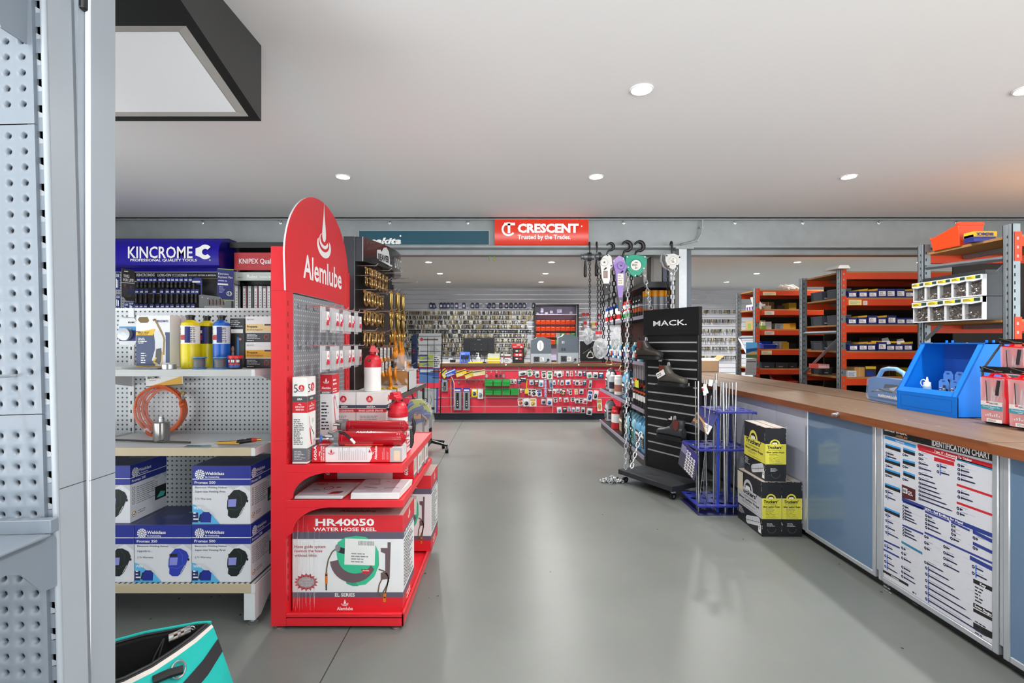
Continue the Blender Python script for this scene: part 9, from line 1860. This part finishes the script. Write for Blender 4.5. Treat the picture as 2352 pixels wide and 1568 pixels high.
for i, (yy, z, c) in enumerate(((3.25, 1.30, '55524a'), (3.45, 1.28, 'b9a23a'), (3.65, 1.3, 'a0a4aa'), (3.3, 1.06, '6a4c2e'))):
 b=MB(); zz=1.0375; b.box(XR+.08+.04*(i%2), yy-.07, zz, XR+.3, yy+.08, zz+.14+.03*i, M(c, .5)); b.rect(F((XR+.08+.04*(i%2), yy+.08, zz), (0, -1, 0), (0, 0, 1)), .02, .03, .12, .08, LGREY); tag(b.build('carton', smooth=False), ('dark grey', 'yellow', 'pale grey', 'brown')[i]+' carton on the lower shelf of the nearest rack, behind the blue display box', 'box') if i<3 else COL.objects.unlink(b.build('carton'))
# ==== teal tool bag
TE=M('14b4ac', .75, var=.05, scale=60, bump=.1); BL=M('131315', .8); RIM=M('d8d2ca', .55)
tb_=thing('tool_bag', 'open teal canvas tool bag with black strap on the floor beside the near post', 'bag', (-1.2, 1.62, 0))
rim=[(-1.055, 1.785), (-1.062, 1.70), (-1.080, 1.63), (-1.105, 1.56), (-1.15, 1.50), (-1.21, 1.46), (-1.29, 1.46), (-1.36, 1.51), (-1.385, 1.59), (-1.36, 1.66), (-1.31, 1.69), (-1.25, 1.725), (-1.17, 1.752), (-1.10, 1.775)]
rz=[.302, .300, .297, .293, .288, .284, .28, .28, .283, .29, .293, .296, .298, .301]
basep=[(-.985, 1.83), (-.965, 1.70), (-.98, 1.58), (-1.0, 1.47), (-1.06, 1.38), (-1.15, 1.34), (-1.30, 1.34), (-1.43, 1.42), (-1.47, 1.56), (-1.45, 1.68), (-1.38, 1.76), (-1.29, 1.81), (-1.18, 1.84), (-1.07, 1.845)]
N=len(rim)
def loop(t, out=0, dz=0): return [(rim[k][0]*(1-t)+basep[k][0]*t, rim[k][1]*(1-t)+basep[k][1]*t, rz[k]*(1-max(t, 0)**1.05)+.004*t+dz) for k in range(N)]
def skin(b, la, lb, m): b.add(la+lb, [(k, (k+1)%N, N+(k+1)%N, N+k) for k in range(N)], m)
b=MB(); L_=[loop(t) for t in (.045, .2, .4, .6, .8, .93, 1.0)]
for p, q in zip(L_, L_[1:]): skin(b, p, q, TE)
b.add(L_[-1], [tuple(range(N))], BL); o=b.build('canvas_body', tb_);
b=MB(); skin(b, loop(-.02), loop(.045), RIM); b.build('pale_rim', tb_)
b=MB(); cx, cy=-1.21, 1.62; inn=[[(cx+(x-cx)*s, cy+(y-cy)*s, z-d) for x, y, z in loop(-.02)] for s, d in ((.93, -.003), (.90, .006), (.92, .05), (.95, .15), (.9, .26))]
skin(b, loop(-.02), inn[0], M('3a3a3c', .6));
for p, q in zip(inn, inn[1:]): skin(b, p, q, BL)
b.add(inn[-1], [tuple(range(N))], BL); b.build('lining', tb_)
b=MB(); b.tube([(x, y, z+.004) for x, y, z in inn[0]], .004, M('2c2c2e', .5), 6, True); b.build('zipper', tb_)
b=MB(); b.tube([(x-.006, y+.008, z+.006) for x, y, z in loop(0)[8:]]+[(-1.062, 1.79, .305)], .0055, TE, 8); b.build('back_hem', tb_)
b=MB(); p=Vector((-1.10, 1.735, .312)); d=Vector((-.062, -.02, -.022)); n_=Vector((.1, -.75, .65)); s_=d.cross(n_).normalized()*.011
for q0, q1 in ((0, .3), (.45, .6), (.78, 1.0)): b.hexa([p+d*q0-s_, p+d*q1-s_, p+d*q1+s_, p+d*q0+s_]+[v+Vector((0, 0, .004)) for v in (p+d*q0-s_, p+d*q1-s_, p+d*q1+s_, p+d*q0+s_)], CHROME)
for sg in (-1, 1): b.hexa([p+s_*sg*.55-s_*.3, p+d+s_*sg*.7-s_*.3, p+d+s_*sg*.7+s_*.3, p+s_*sg*.55+s_*.3]+[v+Vector((0, 0, .004)) for v in (p+s_*sg*.55-s_*.3, p+d+s_*sg*.7-s_*.3, p+d+s_*sg*.7+s_*.3, p+s_*sg*.55+s_*.3)], M('c9b8aa', .3, .7))
b.ring(p+Vector((.008, 0, .004)), .008, .0022, CHROME, (.2, 1, .3), 12, 6); b.build('zipper_pull', tb_)
def on(k, t, o=.004):
 i=int(k)%N; fr_=k-int(k); A=loop(t); v=Vector(A[i])*(1-fr_)+Vector(A[(i+1)%N])*fr_; c=Vector((-1.21, 1.6, v.z)); return v+(v-c).normalized()*o
b=MB(); ks_=[0.05+.25*i for i in range(16)]
tt=lambda k: .20+.055*k
for k0, k1 in zip(ks_, ks_[1:]): b.poly([on(k0, tt(k0)), on(k1, tt(k1)), on(k1, tt(k1)+.17), on(k0, tt(k0)+.17)], M('26262a', .75, scale=120, bump=.2))
b.build('webbing_strap', tb_)
b=MB(); c=on(2.2, .15, .012); b.ring(c, .024, .0035, CHROME, (1, -.3, .4), 18, 8); b.build('d_ring', tb_)
b=MB(); c2=on(2.62, .13, .014); b.tube([c2+Vector((-.03, -.025, 0)), c2+Vector((0, 0, .004)), c2+Vector((.028, .026, 0))], .014, M('1a1a1c', .6), 8); b.build('leather_loop', tb_)
b=MB(); b.tube([(-1.19, 1.74, .29), (-1.2, 1.70, .24), (-1.215, 1.66, .12)], .0025, M('2e2e30', .6), 6); b.tube([(-1.19, 1.74, .29), (-1.185, 1.69, .22), (-1.19, 1.66, .12)], .0025, M('2e2e30', .6), 6); b.ring((-1.19, 1.74, .289), .010, .002, LGREY, (0, 1, 0), 10, 5); b.build('draw_cord', tb_)
